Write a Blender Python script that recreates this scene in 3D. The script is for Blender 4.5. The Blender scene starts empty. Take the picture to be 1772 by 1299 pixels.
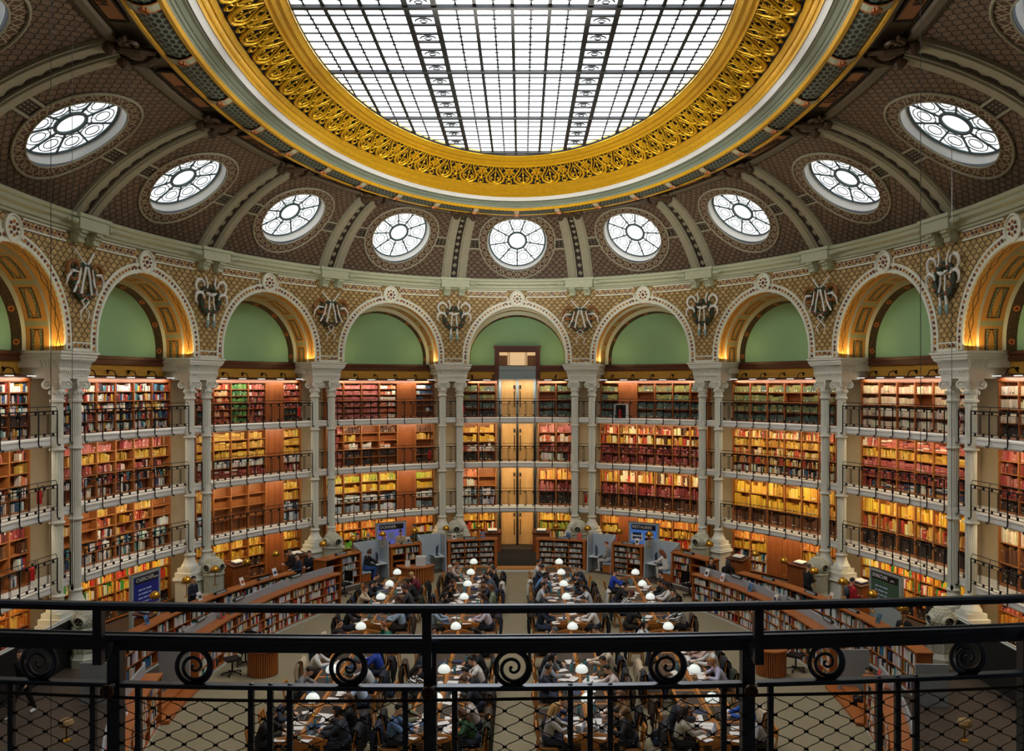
import bpy, math, random, bisect
import numpy as np
from mathutils import Vector, Matrix
R = random.Random(11)
PI = math.pi
sin, cos, sqrt = math.sin, math.cos, math.sqrt
scene = bpy.context.scene
COL = scene.collection

# ---------------------------------------------------------------- colours and node helpers
def lin(h):
    h = h.lstrip('#')
    o = []
    for i in (0, 2, 4):
        c = int(h[i:i+2], 16) / 255
        o.append(c / 12.92 if c <= .04045 else ((c + .055) / 1.055) ** 2.4)
    return tuple(o)

class S:
    """a node socket with arithmetic"""
    def __init__(s, nt, v): s.nt, s.v = nt, v
    def op(s, o, *a):
        n = s.nt.nodes.new('ShaderNodeMath'); n.operation = o
        for i, x in enumerate((s,) + a):
            if isinstance(x, S): s.nt.links.new(x.v, n.inputs[i])
            else: n.inputs[i].default_value = x
        return S(s.nt, n.outputs[0])
    def __add__(s, b): return s.op('ADD', b)
    def __sub__(s, b): return s.op('SUBTRACT', b)
    def __rsub__(s, b): return s.op('MULTIPLY', -1.0).op('ADD', b)
    def __mul__(s, b): return s.op('MULTIPLY', b)
    def __truediv__(s, b): return s.op('DIVIDE', b)
    def fr(s): return s.op('FRACT')
    def fl(s): return s.op('FLOOR')
    def ab(s): return s.op('ABSOLUTE')
    def sq(s): return s.op('SQRT')
    def lt(s, b): return s.op('LESS_THAN', b)
    def gt(s, b): return s.op('GREATER_THAN', b)
    def mn(s, b): return s.op('MINIMUM', b)
    def mx(s, b): return s.op('MAXIMUM', b)
    def mod2(s): return s.op('FLOORED_MODULO', 2.0)

MATS = {}
def base_mat(name, rough=.6, metal=0., spec=.5):
    m = bpy.data.materials.new(name); m.use_nodes = True
    b = m.node_tree.nodes['Principled BSDF']
    b.inputs['Roughness'].default_value = rough
    b.inputs['Metallic'].default_value = metal
    b.inputs['Specular IOR Level'].default_value = spec
    MATS[name] = m
    return m, m.node_tree, b
def mixc(nt, fac, a, b):
    n = nt.nodes.new('ShaderNodeMix'); n.data_type = 'RGBA'
    for sock, x in ((n.inputs[0], fac), (n.inputs[6], a), (n.inputs[7], b)):
        if isinstance(x, S): nt.links.new(x.v, sock)
        elif isinstance(x, str): sock.default_value = (*lin(x), 1)
        elif isinstance(x, (int, float)): sock.default_value = x
        elif isinstance(x, tuple): sock.default_value = (*x[:3], 1)
        else: nt.links.new(x, sock)
    return S(nt, n.outputs[2])
def noise(nt, scale, detail=3., obj=True, stretch=None):
    tc = nt.nodes.new('ShaderNodeTexCoord'); n = nt.nodes.new('ShaderNodeTexNoise')
    n.inputs['Scale'].default_value = scale; n.inputs['Detail'].default_value = detail
    src = tc.outputs['Object' if obj else 'UV']
    if stretch:
        mp = nt.nodes.new('ShaderNodeMapping'); mp.inputs['Scale'].default_value = stretch
        nt.links.new(src, mp.inputs[0]); src = mp.outputs[0]
    nt.links.new(src, n.inputs['Vector'])
    return S(nt, n.outputs[0])
def uvs(nt):
    tc = nt.nodes.new('ShaderNodeTexCoord'); sp = nt.nodes.new('ShaderNodeSeparateXYZ')
    nt.links.new(tc.outputs['UV'], sp.inputs[0])
    return S(nt, sp.outputs[0]), S(nt, sp.outputs[1])
def bump(nt, b, h, strength=.3, dist=.02):
    n = nt.nodes.new('ShaderNodeBump'); n.inputs['Strength'].default_value = strength
    n.inputs['Distance'].default_value = dist
    nt.links.new(h.v, n.inputs['Height']); nt.links.new(n.outputs[0], b.inputs['Normal'])
def mat(name, col, rough=.6, metal=0., var=.12, nscale=6., spec=.5, stretch=None, emit=0.):
    """a plain material with a little procedural unevenness"""
    if name in MATS: return MATS[name]
    m, nt, b = base_mat(name, rough, metal, spec)
    c = lin(col)
    d = tuple(x * (1 - var) for x in c); e = tuple(min(1, x * (1 + var)) for x in c)
    mx = mixc(nt, noise(nt, nscale, stretch=stretch), d, e)
    nt.links.new(mx.v, b.inputs['Base Color'])
    if emit:
        b.inputs['Emission Color'].default_value = (*c, 1); b.inputs['Emission Strength'].default_value = emit
    return m
def wood(name, c1, c2, scale=5., rough=.42, stretch=(1, 1, .08)):
    if name in MATS: return MATS[name]
    m, nt, b = base_mat(name, rough)
    n1 = noise(nt, scale * 4, 4., stretch=stretch); n2 = noise(nt, scale * .5, 2.)
    mx = mixc(nt, (n1 * .7 + n2 * .5 - .15), c1, c2)
    nt.links.new(mx.v, b.inputs['Base Color'])
    return m

# ---------------------------------------------------------------- mesh building
ORIG = {}
class M:
    def __init__(s): s.v, s.f, s.mi, s.uv, s.fc = [], [], [], [], []; s.cur = 0; s.hasuv = False; s.hascol = False; s.col = (1, 1, 1)
    def face(s, idx, uv=None):
        s.f.append(tuple(idx)); s.mi.append(s.cur); s.uv.append(uv); s.fc.append(s.col)
        if uv: s.hasuv = True
    def vert(s, p): s.v.append(tuple(p)); return len(s.v) - 1
    def quad(s, a, b, c, d, uv=None):
        n = len(s.v); s.v += [tuple(a), tuple(b), tuple(c), tuple(d)]; s.face((n, n+1, n+2, n+3), uv)
    def grid(s, P, cu=False, cv=False, flip=False, uv=None):
        """P: rows of points; faces between neighbours"""
        n = len(s.v); r, c = len(P), len(P[0])
        for row in P: s.v += [tuple(p) for p in row]
        for i in range(r if cv else r - 1):
            for j in range(c if cu else c - 1):
                i2, j2 = (i + 1) % r, (j + 1) % c
                q = (n+i*c+j, n+i*c+j2, n+i2*c+j2, n+i2*c+j)
                u = None
                if uv: u = [uv[i][j], uv[i][j2], uv[i2][j2], uv[i2][j]]
                if flip: q = q[::-1]; u = u[::-1] if u else None
                s.face(q, u)
        return n
    def fan(s, ring, flip=False):
        n = len(s.v); s.v += [tuple(p) for p in ring]
        idx = list(range(n, n + len(ring)))
        s.face(idx[::-1] if flip else idx)
    def box8(s, p):
        """p: eight corners, bottom ring then top ring"""
        n = len(s.v); s.v += [tuple(q) for q in p]
        for q in ((3,2,1,0),(4,5,6,7),(0,1,5,4),(1,2,6,5),(2,3,7,6),(3,0,4,7)): s.face([n+i for i in q])
    def box(s, x0, x1, y0, y1, z0, z1, mt=None):
        p = [(x0,y0,z0),(x1,y0,z0),(x1,y1,z0),(x0,y1,z0),(x0,y0,z1),(x1,y0,z1),(x1,y1,z1),(x0,y1,z1)]
        if mt is not None: p = [mt @ Vector(q) for q in p]
        s.box8(p)
    def tube(s, pts, r, n=8, closed=False, cap=True):
        pts = [Vector(p) for p in pts]; k = len(pts)
        rad = r if isinstance(r, (list, tuple)) else [r] * k
        rows = []; up = None
        for i, p in enumerate(pts):
            a = pts[i-1] if (i > 0 or closed) else p
            b = pts[(i+1) % k] if (i < k-1 or closed) else p
            t = (b - a)
            if t.length < 1e-9: t = Vector((0,0,1))
            t.normalize()
            if up is None:
                up = Vector((0,0,1)) if abs(t.z) < .9 else Vector((1,0,0))
            x = t.cross(up)
            if x.length < 1e-6: x = t.cross(Vector((1,.3,.2)))
            x.normalize(); y = x.cross(t).normalized(); up = y
            rows.append([p + (x*cos(2*PI*j/n) + y*sin(2*PI*j/n)) * rad[i] for j in range(n)])
        s.grid(rows, cu=True, cv=closed, flip=True)
        if cap and not closed: s.fan(rows[0]); s.fan(rows[-1], True)
    def lathe(s, prof, c=(0,0,0), n=16, flute=0, fd=0., sx=1., sy=1.):
        rows = []
        for r, z in prof:
            fl = fd if flute else 0
            row = []
            for j in range(n):
                a = 2*PI*j/n
                rr = r * (1 - (fl * (.5 + .5*cos(flute*a)) if flute else 0))
                row.append((c[0] + rr*cos(a)*sx, c[1] + rr*sin(a)*sy, c[2] + z))
            rows.append(row)
        s.grid(rows, cu=True, flip=False)
        s.fan(rows[0], True); s.fan(rows[-1])
    def ball(s, c, r, n=12, m=8, sc=(1,1,1), mt=None):
        rows = []
        for i in range(m+1):
            t = PI * i / m - PI/2
            row = []
            for j in range(n):
                a = 2*PI*j/n
                p = Vector((cos(t)*cos(a)*sc[0]*r, cos(t)*sin(a)*sc[1]*r, sin(t)*sc[2]*r))
                if mt is not None: p = mt @ p
                row.append((c[0]+p[0], c[1]+p[1], c[2]+p[2]))
            rows.append(row)
        s.grid(rows, cu=True)
    def data(s, name, mats, smooth=False, off=None):
        me = bpy.data.meshes.new(name)
        v = s.v
        if off is not None: v = [(a-off[0], b-off[1], c-off[2]) for a, b, c in v]
        me.from_pydata(v, [], s.f)
        for m_ in (mats if isinstance(mats, (list, tuple)) else [mats]): me.materials.append(m_)
        if len(me.materials) > 1: me.polygons.foreach_set('material_index', s.mi)
        if smooth: me.polygons.foreach_set('use_smooth', [True] * len(s.f))
        if s.hasuv:
            l = me.uv_layers.new(name='UVMap'); fl = []
            for f, u in zip(s.f, s.uv):
                for q in (u or [(0, 0)] * len(f)): fl += (q[0], q[1])
            l.data.foreach_set('uv', fl)
        if s.hascol:
            l = me.color_attributes.new('tint', 'FLOAT_COLOR', 'CORNER'); fl = []
            for f, c in zip(s.f, s.fc):
                fl += (c[0], c[1], c[2], 1.) * len(f)
            l.data.foreach_set('color', fl)
        me.update()
        return me
    def build(s, name, mats, parent=None, smooth=False, loc=None, label=None):
        """link as one object; vertices are in world space; parents sit unrotated at ORIG"""
        o0 = Vector((0,0,0)) if parent is None else ORIG[parent.name]
        o1 = o0 if loc is None else Vector(loc)
        o = bpy.data.objects.new(name, s.data(name, mats, smooth, o1))
        COL.objects.link(o); o.location = o1 - o0
        ORIG[o.name] = o1
        if parent is not None: o.parent = parent
        if label: o['label'] = label
        return o

def tag(o, label=None, cat=None, group=None, kind=None):
    if label: o['label'] = label
    if cat: o['category'] = cat
    if group: o['group'] = group
    if kind: o['kind'] = kind
    return o
def thing(name, label, cat, loc, group=None, rz=0.):
    o = bpy.data.objects.new(name, None); COL.objects.link(o)
    o.location = loc; o.rotation_euler.z = rz; o.empty_display_size = .1
    ORIG[o.name] = Vector(loc)
    return tag(o, label, cat, group)
KIDS = {}
def kids_of(root):
    return list(root.children)
def dup(root, loc, rz, label, group=None, sx=1., kids=None):
    r = root.copy(); COL.objects.link(r); r.location = loc; r.rotation_euler = (0, 0, rz); r.scale = (sx, 1, 1)
    tag(r, label, None, group)
    def rec(a, b):
        for c in (KIDS.setdefault(a.name, list(a.children))):
            d = c.copy(); COL.objects.link(d); d.parent = b
            rec(c, d)
    rec(root, r)
    return r

# ---------------------------------------------------------------- the oval room
CAM = Vector((.2592, 0., 8.9)); FPX, PCX, PCY = 1484.9, 903.45, 667.8
D0, A_, B_ = 25.15, 20.98, 15.21
NEAR = 23.05 / 20.98
_T = np.linspace(0, PI/2, 2001)
_s = np.concatenate([[0], np.cumsum(np.hypot(np.diff(B_*np.sin(_T)), np.diff(A_*np.cos(_T))))])
_TU = np.interp(np.linspace(0, 4, 401), _s / _s[-1] * 4, _T)      # u 0..4 -> t
BAYW = _s[-1] / 4
def tparam(u):
    u = ((u + 8) % 16) - 8
    sg = -1 if u < 0 else 1; a = abs(u)
    near = a > 4
    if near: a = 8 - a
    i = min(int(a * 100), 399); f_ = a * 100 - i
    t = _TU[i] * (1 - f_) + _TU[i+1] * f_
    if near: t = PI - t
    return sg * t
_cache = {}
def fr(u):
    """pier line point, tangent (to the right seen from inside looking out at u), inward normal"""
    k = round(u, 5)
    r = _cache.get(k)
    if r is None:
        t = tparam(u)
        a = A_ if cos(t) >= 0 else A_ * NEAR
        x, y = B_*sin(t), D0 + a*cos(t)
        tx, ty = B_*cos(t), -a*sin(t)
        l = sqrt(tx*tx + ty*ty); tx, ty = tx/l, ty/l
        r = _cache[k] = (x, y, tx, ty, -ty * -1, -tx)        # inward normal below
        nx, ny = -(-ty), -(tx)
        nx, ny = ty, -tx
        r = _cache[k] = (x, y, tx, ty, nx, ny)
    return r
def P(u, w, z):
    x, y, tx, ty, nx, ny = fr(u)
    return (x + nx*w, y + ny*w, z)
def frame(u, w, z):
    """matrix: local x along the wall (right), y outward (away from the room), z up"""
    x, y, tx, ty, nx, ny = fr(u)
    return Matrix(((tx, -nx, 0, x+nx*w), (ty, -ny, 0, y+ny*w), (0, 0, 1, z), (0, 0, 0, 1)))
def ellpt(u, a, b, z):
    t = tparam(u)
    k = a if cos(t) >= 0 else a * NEAR
    return (b*sin(t), D0 + k*cos(t), z)
def unproj(px, py, z):
    """world point at height z seen at photo pixel px, py"""
    Y = FPX * (CAM.z - z) / (py - PCY)
    return (CAM.x + (px - PCX) / FPX * Y, Y, z)
def frange(a, b, n): return [a + (b-a)*i/n for i in range(n+1)]
def cbox(m, u0, u1, w0, w1, z0, z1, n=None, caps=True):
    """a box bent along the wall; w0 nearer the room centre (larger w)"""
    n = n or max(1, int(abs(u1-u0) * 10 + .5))
    us = frange(u0, u1, n)
    rows = [[P(u, w0, z0), P(u, w0, z1), P(u, w1, z1), P(u, w1, z0)] for u in us]
    m.grid(rows, cu=True)
    if caps: m.fan(rows[0]); m.fan(rows[-1], True)
def sweep(m, prof, u0, u1, n, closed=False, uv=False, pf=None):
    """profile [(w,z)] swept along the wall"""
    us = frange(u0, u1, n)
    if closed: us = us[:-1]
    f_ = pf or (lambda u, w, z: P(u, w, z))
    rows = [[f_(u, w, z) for w, z in prof] for u in us]
    UV = None
    if uv:
        d = [0.]
        for (w0, z0), (w1, z1) in zip(prof, prof[1:]): d.append(d[-1] + sqrt((w1-w0)**2 + (z1-z0)**2))
        UV = [[(u * BAYW, x) for x in d] for u in us]
    m.grid(rows, cv=closed, uv=UV)
# ---------------------------------------------------------------- people: base bodies
class Body:
    def __init__(s): s.m = M(); s.pr = []
    def limb(s, a, b_, r0, r1, tg, fl=1.):
        a, b_ = Vector(a), Vector(b_)
        s.m.tube([a, a.lerp(b_, .35), a.lerp(b_, .7), b_], [r0, r0*.72 + r1*.28 + (r0*.04), r0*.35 + r1*.65, r1], 12)
        s.m.ball(a, r0, 12, 8); s.m.ball(b_, r1, 12, 8)
        s.pr.append((np.array(a), np.array(b_), r0, r1, tg))
    def blob(s, c, r, sc, tg, mt=None):
        s.m.ball(c, r, 16, 12, sc, mt)
        s.pr.append((np.array(Vector(c)), np.array(Vector(c) + Vector((0, 0, 1e-4))), r*max(sc)*.9, r*max(sc)*.9, tg))
def ik(S_, W_, l1, l2, pole):
    S_, W_ = Vector(S_), Vector(W_); d = W_ - S_; L = min(d.length, l1 + l2 - .005)
    W_ = S_ + d.normalized()*L; d = d.normalized()
    a = (l1*l1 - l2*l2 + L*L) / (2*L); h = sqrt(max(0, l1*l1 - a*a))
    p = Vector(pole); p = (p - d*p.dot(d)).normalized()
    return S_ + d*a + p*h, W_
def hand(B, W_, dirv, side, palm, curl=.5):
    """palm slab, four fingers of unequal length with knuckle bends, a thumb from the palm's side"""
    d = Vector(dirv).normalized(); n = Vector(palm).normalized(); x = d.cross(n).normalized()
    n = x.cross(d).normalized() * (1 if x.cross(d).dot(n) > 0 else -1)
    W_ = Vector(W_)
    for o in (-.024, 0, .024): B.limb(W_ + d*.012 + x*o*.5, W_ + d*.085 + x*o, .015, .0125, 'skin')
    for i, (o, ln) in enumerate(((-.033, .06), (-.011, .074), (.011, .07), (.033, .052))):
        k = W_ + d*.088 + x*o
        d1 = (d + n*curl*.5 + x*o*2).normalized(); d2 = (d + n*curl*1.5 + x*o*2).normalized()
        k1 = k + d1*ln*.5; k2 = k1 + d2*ln*.5
        B.limb(k, k1, .0095, .0085, 'skin'); B.limb(k1, k2, .0085, .007, 'skin')
    t0 = W_ + d*.03 + x*side*.03; t1 = t0 + (d*.6 + x*side*.7 + n*.35).normalized()*.04; t2 = t1 + (d*.9 + x*side*.2 + n*.4).normalized()*.03
    B.limb(t0, t1, .0115, .0095, 'skin'); B.limb(t1, t2, .0095, .008, 'skin')
def head(B, hm):
    """hm places a head: y forward, z up, centre of the skull at the origin"""
    q = lambda *p: hm @ Vector(p); m3 = hm.to_3x3()
    B.blob(q(0, -.005, .02), 1., (.077, .096, .1), 'skin', m3)
    B.blob(q(0, .022, -.045), 1., (.06, .066, .072), 'skin', m3)
    B.limb(q(-.022, .062, -.085), q(.022, .062, -.085), .026, .026, 'skin')
    B.limb(q(0, .088, .012), q(0, .108, -.026), .009, .0145, 'skin'); B.limb(q(-.012, .09, -.03), q(.012, .09, -.03), .011, .011, 'skin')
    B.limb(q(-.03, .085, .022), q(.03, .085, .022), .012, .012, 'skin')
    B.limb(q(-.016, .083, -.062), q(.016, .083, -.062), .01, .01, 'skin')
    for sx in (-1, 1):
        B.blob(q(sx*.078, -.005, -.008), 1., (.011, .02, .031), 'skin', m3)
        B.blob(q(sx*.04, .062, -.025), 1., (.022, .02, .022), 'skin', m3)
BASES = {}
def finish(name, B, hm):
    me = B.m.data('tmp', [], True)
    ob = bpy.data.objects.new('tmp', me); COL.objects.link(ob)
    r = ob.modifiers.new('r', 'REMESH'); r.mode = 'VOXEL'; r.voxel_size = .0085; r.use_smooth_shade = True
    sm = ob.modifiers.new('s', 'SMOOTH'); sm.iterations = 3; sm.factor = .5
    de = ob.modifiers.new('d', 'DECIMATE'); de.ratio = .22
    dg = bpy.context.evaluated_depsgraph_get(); dg.update()
    out = bpy.data.meshes.new_from_object(ob.evaluated_get(dg))
    bpy.data.objects.remove(ob); bpy.data.meshes.remove(me)
    n = len(out.vertices); co = np.empty(n*3, np.float32); out.vertices.foreach_get('co', co); co = co.reshape(-1, 3).astype(float)
    no = np.empty(n*3, np.float32); out.vertices.foreach_get('normal', no); no = no.reshape(-1, 3)
    best = np.full(n, 1e9); lab = np.zeros(n, int); tags = ['skin', 'top', 'trousers', 'shoeL', 'shoeR']
    for a, b_, r0, r1, tg in B.pr:
        ab = b_ - a; L2 = max(1e-12, ab @ ab); t = np.clip(((co - a) @ ab) / L2, 0, 1)
        d = np.linalg.norm(co - (a + t[:, None]*ab), axis=1) - (r0 + (r1-r0)*t)
        k = d < best; best[k] = d[k]; lab[k] = tags.index(tg)
    faces = [tuple(p.vertices) for p in out.polygons]
    res = {'hm': hm}
    def wrap(o): o.materials.append(None); o.polygons.foreach_set('use_smooth', [True]*len(o.polygons)); o.update(); return o
    out.materials.clear(); out.name = 'body'; res['body'] = wrap(out)
    for ti, tn, off in ((1, 'sweater', .013), (2, 'trousers', .011), (3, 'shoe', .008), (4, 'shoe', .008)):
        fs = [f for f in faces if sum(lab[i] == ti for i in f) * 2 >= len(f)]
        if not fs: continue
        ids = sorted({i for f in fs for i in f}); mp = {i: j for j, i in enumerate(ids)}
        # close the cloth: outer skin plus an inner one so that hems have thickness
        vo = co[ids] + no[ids]*off; k = len(ids)
        F = [tuple(mp[i] for i in f) for f in fs]
        me2 = bpy.data.meshes.new(tn); me2.from_pydata([tuple(v) for v in vo], [], F)
        res[tags[ti]] = wrap(me2)
    eyes = []
    for sx in (-1, 1):
        g = M(); g.ball(hm @ Vector((sx*.031, .083, .002)), .0115, 8, 6, (1, .7, .8)); eyes.append(wrap(g.data('eye', [])))
    g = M(); g.tube([hm @ Vector((x, .095 - abs(x)*.25, -.062)) for x in (-.022, -.01, 0, .01, .022)], [.002, .005, .006, .005, .002], 6); res['mouth'] = wrap(g.data('mouth', []))
    res['eyes'] = eyes
    BASES[name] = res
def seated(name, lean, hp, hy, L_, R_, roll=0.):
    """L_/R_: (wrist, hand direction, palm direction, curl)"""
    B = Body(); pel = Vector((0, 0, .585)); a = lean*RAD_
    d = Vector((0, sin(a), cos(a)))
    ch = pel + d*.33; sh = pel + d*.47; nk = pel + d*.56
    f = Vector((0, cos(a), -sin(a)))
    B.blob(pel, 1., (.17, .13, .115), 'trousers'); B.limb(pel + Vector((-.05, 0, .04)), pel + Vector((.05, 0, .04)), .115, .115, 'trousers')
    for sx in (-1, 1):
        B.limb(pel + d*.12 + Vector((sx*.05, 0, 0)), ch + Vector((sx*.065, 0, 0)), .105, .112, 'top')
        B.limb(ch + Vector((sx*.065, 0, 0)), sh + Vector((sx*.08, 0, -.02)), .112, .085, 'top')
        B.limb(sh + Vector((sx*.09, 0, .0)), sh + Vector((sx*.16, 0, -.015)), .07, .06, 'top')
        B.limb(sh + d*.05, sh + Vector((sx*.13, 0, .01)), .05, .05, 'top')
    B.limb(sh + d*.03, nk + d*.05 + f*.015, .058, .05, 'skin')
    hr = (lean*.45 + hp)*RAD_
    hm = Matrix.Translation(nk + d*.1 + Vector((0, sin(hr)*.07 + .03, cos(hr)*.07))) @ Matrix.Rotation(-hy*RAD_, 4, 'Z') @ Matrix.Rotation(-hp*RAD_, 4, 'X') @ Matrix.Rotation(roll*RAD_, 4, 'Y')
    hm = hm
    head(B, hm)
    B.limb(nk + d*.04, hm @ Vector((0, -.01, -.06)), .05, .048, 'skin')
    for sx, (W_, hd, pn, cu) in ((-1, L_), (1, R_)):
        W_ = Vector(W_)
        if W_.y > 5: W_ = hm @ Vector((sx*.055, .06, -.13)) ; el_p = (sx*.3, .4, -1)
        else: el_p = (sx*.9, -.35, -.6)
        S_ = sh + Vector((sx*.185, 0, -.03)); E, W2 = ik(S_, W_, .285, .255, el_p)
        if W_.z < .9 and E.z < .83 and E.y > .3: E.z = .83
        B.limb(S_, E, .062, .046, 'top'); B.limb(E, W2, .047, .033, 'top')
        B.limb(W2, W2 + (W2-E).normalized()*.02, .027, .024, 'skin')
        hand(B, W2, hd if hd else (hm.translation - W2), -sx, pn, cu)
    for sx in (-1, 1):
        hip = pel + Vector((sx*.095, .02, -.03)); kn = Vector((sx*.13, .43, .53)); an = Vector((sx*.13, .4 - .08*(sx > 0), .1))
        B.limb(hip, kn, .09, .064, 'trousers'); B.limb(kn, an, .062, .042, 'trousers')
        t = 'shoeL' if sx < 0 else 'shoeR'
        B.limb(an + Vector((0, -.02, -.05)), an + Vector((sx*.01, .07, -.055)), .042, .04, t); B.limb(an + Vector((sx*.01, .07, -.055)), an + Vector((sx*.015, .16, -.065)), .04, .032, t)
    finish(name, B, hm)
RAD_ = PI/180
DN = (0, 0, -1)
TW_ = lambda x, y, z=.795: (x, y+.04, z+.025)
seated('write', 22, 32, 6, (TW_(-.13, .5), (.5, .8, -.1), DN, .35), (TW_(.13, .5, .8), (-.4, .9, -.1), DN, .7))
seated('type', 14, 18, -4, (TW_(-.1, .5, .81), (.15, 1, -.05), DN, .5), (TW_(.1, .5, .81), (-.15, 1, -.05), DN, .5))
seated('chin', 20, 14, 14, (TW_(-.16, .5), (.8, .6, 0), DN, .3), ((0, 9, 0), None, (-1, 0, .2), .9))
seated('read', 30, 38, -8, (TW_(-.2, .46), (.7, .7, -.1), DN, .25), (TW_(.2, .46), (-.7, .7, -.1), DN, .25))
seated('brow', 26, 30, 0, ((0, 9, 0), None, (1, 0, .3), .8), (TW_(.16, .48, .8), (-.5, .9, -.1), DN, .6), 8)
seated('upright', 6, 12, 18, (TW_(-.18, .42, .8), (.5, .8, -.1), DN, .4), (TW_(.14, .44, .8), (-.4, .9, 0), DN, .5))
seated('lap', 2, 24, -16, (TW_(-.1, .2, .64), (.5, .7, -.1), DN, .5), (TW_(.1, .2, .64), (-.5, .7, -.1), DN, .6))
def standing(name, step, lean, hp, L_, R_):
    B = Body(); pel = Vector((0, 0, .93)); a = lean*RAD_; d = Vector((0, sin(a), cos(a)))
    ch = pel + d*.34; sh = pel + d*.47; nk = pel + d*.56
    B.blob(pel, 1., (.165, .12, .12), 'trousers')
    for sx in (-1, 1):
        B.limb(pel + d*.06 + Vector((sx*.05, 0, 0)), ch + Vector((sx*.065, 0, 0)), .11, .112, 'top'); B.limb(ch + Vector((sx*.065, 0, 0)), sh + Vector((sx*.08, 0, -.02)), .112, .085, 'top')
        B.limb(sh + Vector((sx*.09, 0, 0)), sh + Vector((sx*.16, 0, -.015)), .07, .06, 'top'); B.limb(sh + d*.05, sh + Vector((sx*.13, 0, .01)), .05, .05, 'top')
    hm = Matrix.Translation(nk + d*.15 + Vector((0, .02, 0))) @ Matrix.Rotation(-hp*RAD_, 4, 'X')
    B.limb(sh + d*.03, hm @ Vector((0, -.01, -.06)), .058, .048, 'skin'); head(B, hm)
    for sx, (W_, hd, pn, cu) in ((-1, L_), (1, R_)):
        S_ = sh + Vector((sx*.185, 0, -.03)); E, W2 = ik(S_, W_, .285, .255, (sx*.5, -1, -.3))
        B.limb(S_, E, .062, .046, 'top'); B.limb(E, W2, .047, .033, 'top'); hand(B, W2, hd, -sx, pn, cu)
    for sx in (-1, 1):
        y = sx*step; hip = pel + Vector((sx*.09, 0, -.04)); an = Vector((sx*.1, y, .1)); kn, _ = ik(hip, an, .42, .42, (0, 1, 0))
        B.limb(hip, kn, .09, .064, 'trousers'); B.limb(kn, an, .062, .042, 'trousers'); t = 'shoeL' if sx < 0 else 'shoeR'
        B.limb(an + Vector((0, -.02, -.05)), an + Vector((sx*.01, .07, -.055)), .042, .04, t); B.limb(an + Vector((sx*.01, .07, -.055)), an + Vector((sx*.02, .16, -.065)), .04, .032, t)
    finish(name, B, hm)
standing('stand', .03, 4, 18, ((-.12, .3, 1.08), (.4, .9, 0), (0, .3, -1), .5), ((.12, .3, 1.1), (-.4, .9, 0), (0, .3, -1), .5))
standing('walk', .3, 5, 4, ((-.26, .16, .92), (0, .3, -1), (1, 0, 0), .6), ((.26, -.14, .9), (0, -.1, -1), (-1, 0, 0), .6))
def hair_mesh(kind, hm):
    g = M(); n, m_ = 22, 14
    rows = []
    for i in range(m_+1):
        t = PI*i/m_ - PI/2; row = []
        for j in range(n):
            a = 2*PI*j/n
            x, y, z = cos(t)*cos(a), cos(t)*sin(a), sin(t)
            face = y > .25 and z < .52 + .12*sin(a*5)*.3
            low = -.75 if kind in ('long', 'bob') else -.42
            side = abs(x) > .72 and y > -.1 and z < -.1
            under = z < low
            k = .86 if (face or under or (side and kind in ('short', 'curly', 'bun'))) else 1.13
            if kind == 'curly' and k > 1: k += .06*sin(j*2.7 + i*1.9) + .07
            if kind == 'beanie': k = 1.15 if z > .0 else (1.17 if z > -.12 and not y > .9 else .85)
            row.append(hm @ Vector((x*.078*k, -.005 + y*.098*k, .02 + z*.102*k)))
        rows.append(row)
    g.grid(rows, cu=True)
    if kind == 'long':
        for dx in (-.045, 0, .045): g.tube([hm @ Vector(p) for p in ((dx*.8, -.07, .05), (dx, -.1, -.06), (dx*1.2, -.115, -.18), (dx*1.1, -.1, -.3), (dx*.8, -.08, -.38))], [.05, .055, .05, .042, .02], 8)
        for sx in (-1, 1): g.tube([hm @ Vector(p) for p in ((sx*.07, -.01, .03), (sx*.085, -.01, -.07), (sx*.08, -.02, -.18))], [.025, .028, .015], 7)
    if kind == 'bob':
        for sx in (-1, 1): g.tube([hm @ Vector(p) for p in ((sx*.068, -.02, .03), (sx*.085, -.015, -.06), (sx*.075, -.01, -.12))], [.035, .036, .02], 7)
        g.tube([hm @ Vector(p) for p in ((0, -.08, .02), (0, -.095, -.06), (0, -.08, -.12))], [.06, .062, .03], 8)
    if kind == 'bun': g.ball(hm @ Vector((0, -.1, .09)), .042, 10, 8)
    if kind == 'hood':
        pass
    me = g.data('hair', [], True); me.materials.append(None); return me
HAIRC = {}
def cmat(pref, col, rough=.75):
    return mat(pref + col, col, rough, var=.14, nscale=9)
SKINS = ['e0b090', 'c98f68', '8a5a3c']
m_eye = mat('eye_dark', '#1c1410', .2); m_lip = mat('lip', '#a8584c', .5)
def stripes(c1, c2):
    nm = 'striped_' + c1 + c2
    if nm in MATS: return MATS[nm]
    m, nt, b = base_mat(nm, .8)
    tc = nt.nodes.new('ShaderNodeTexCoord'); sp = nt.nodes.new('ShaderNodeSeparateXYZ'); nt.links.new(tc.outputs['Object'], sp.inputs[0])
    z = S(nt, sp.outputs[2]); y = S(nt, sp.outputs[1])
    f = ((z * 1. + y * .35) / .07).fr().lt(.5)
    nt.links.new(mixc(nt, f, c1, c2).v, b.inputs['Base Color']); return m
PEOPLE = []
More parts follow.
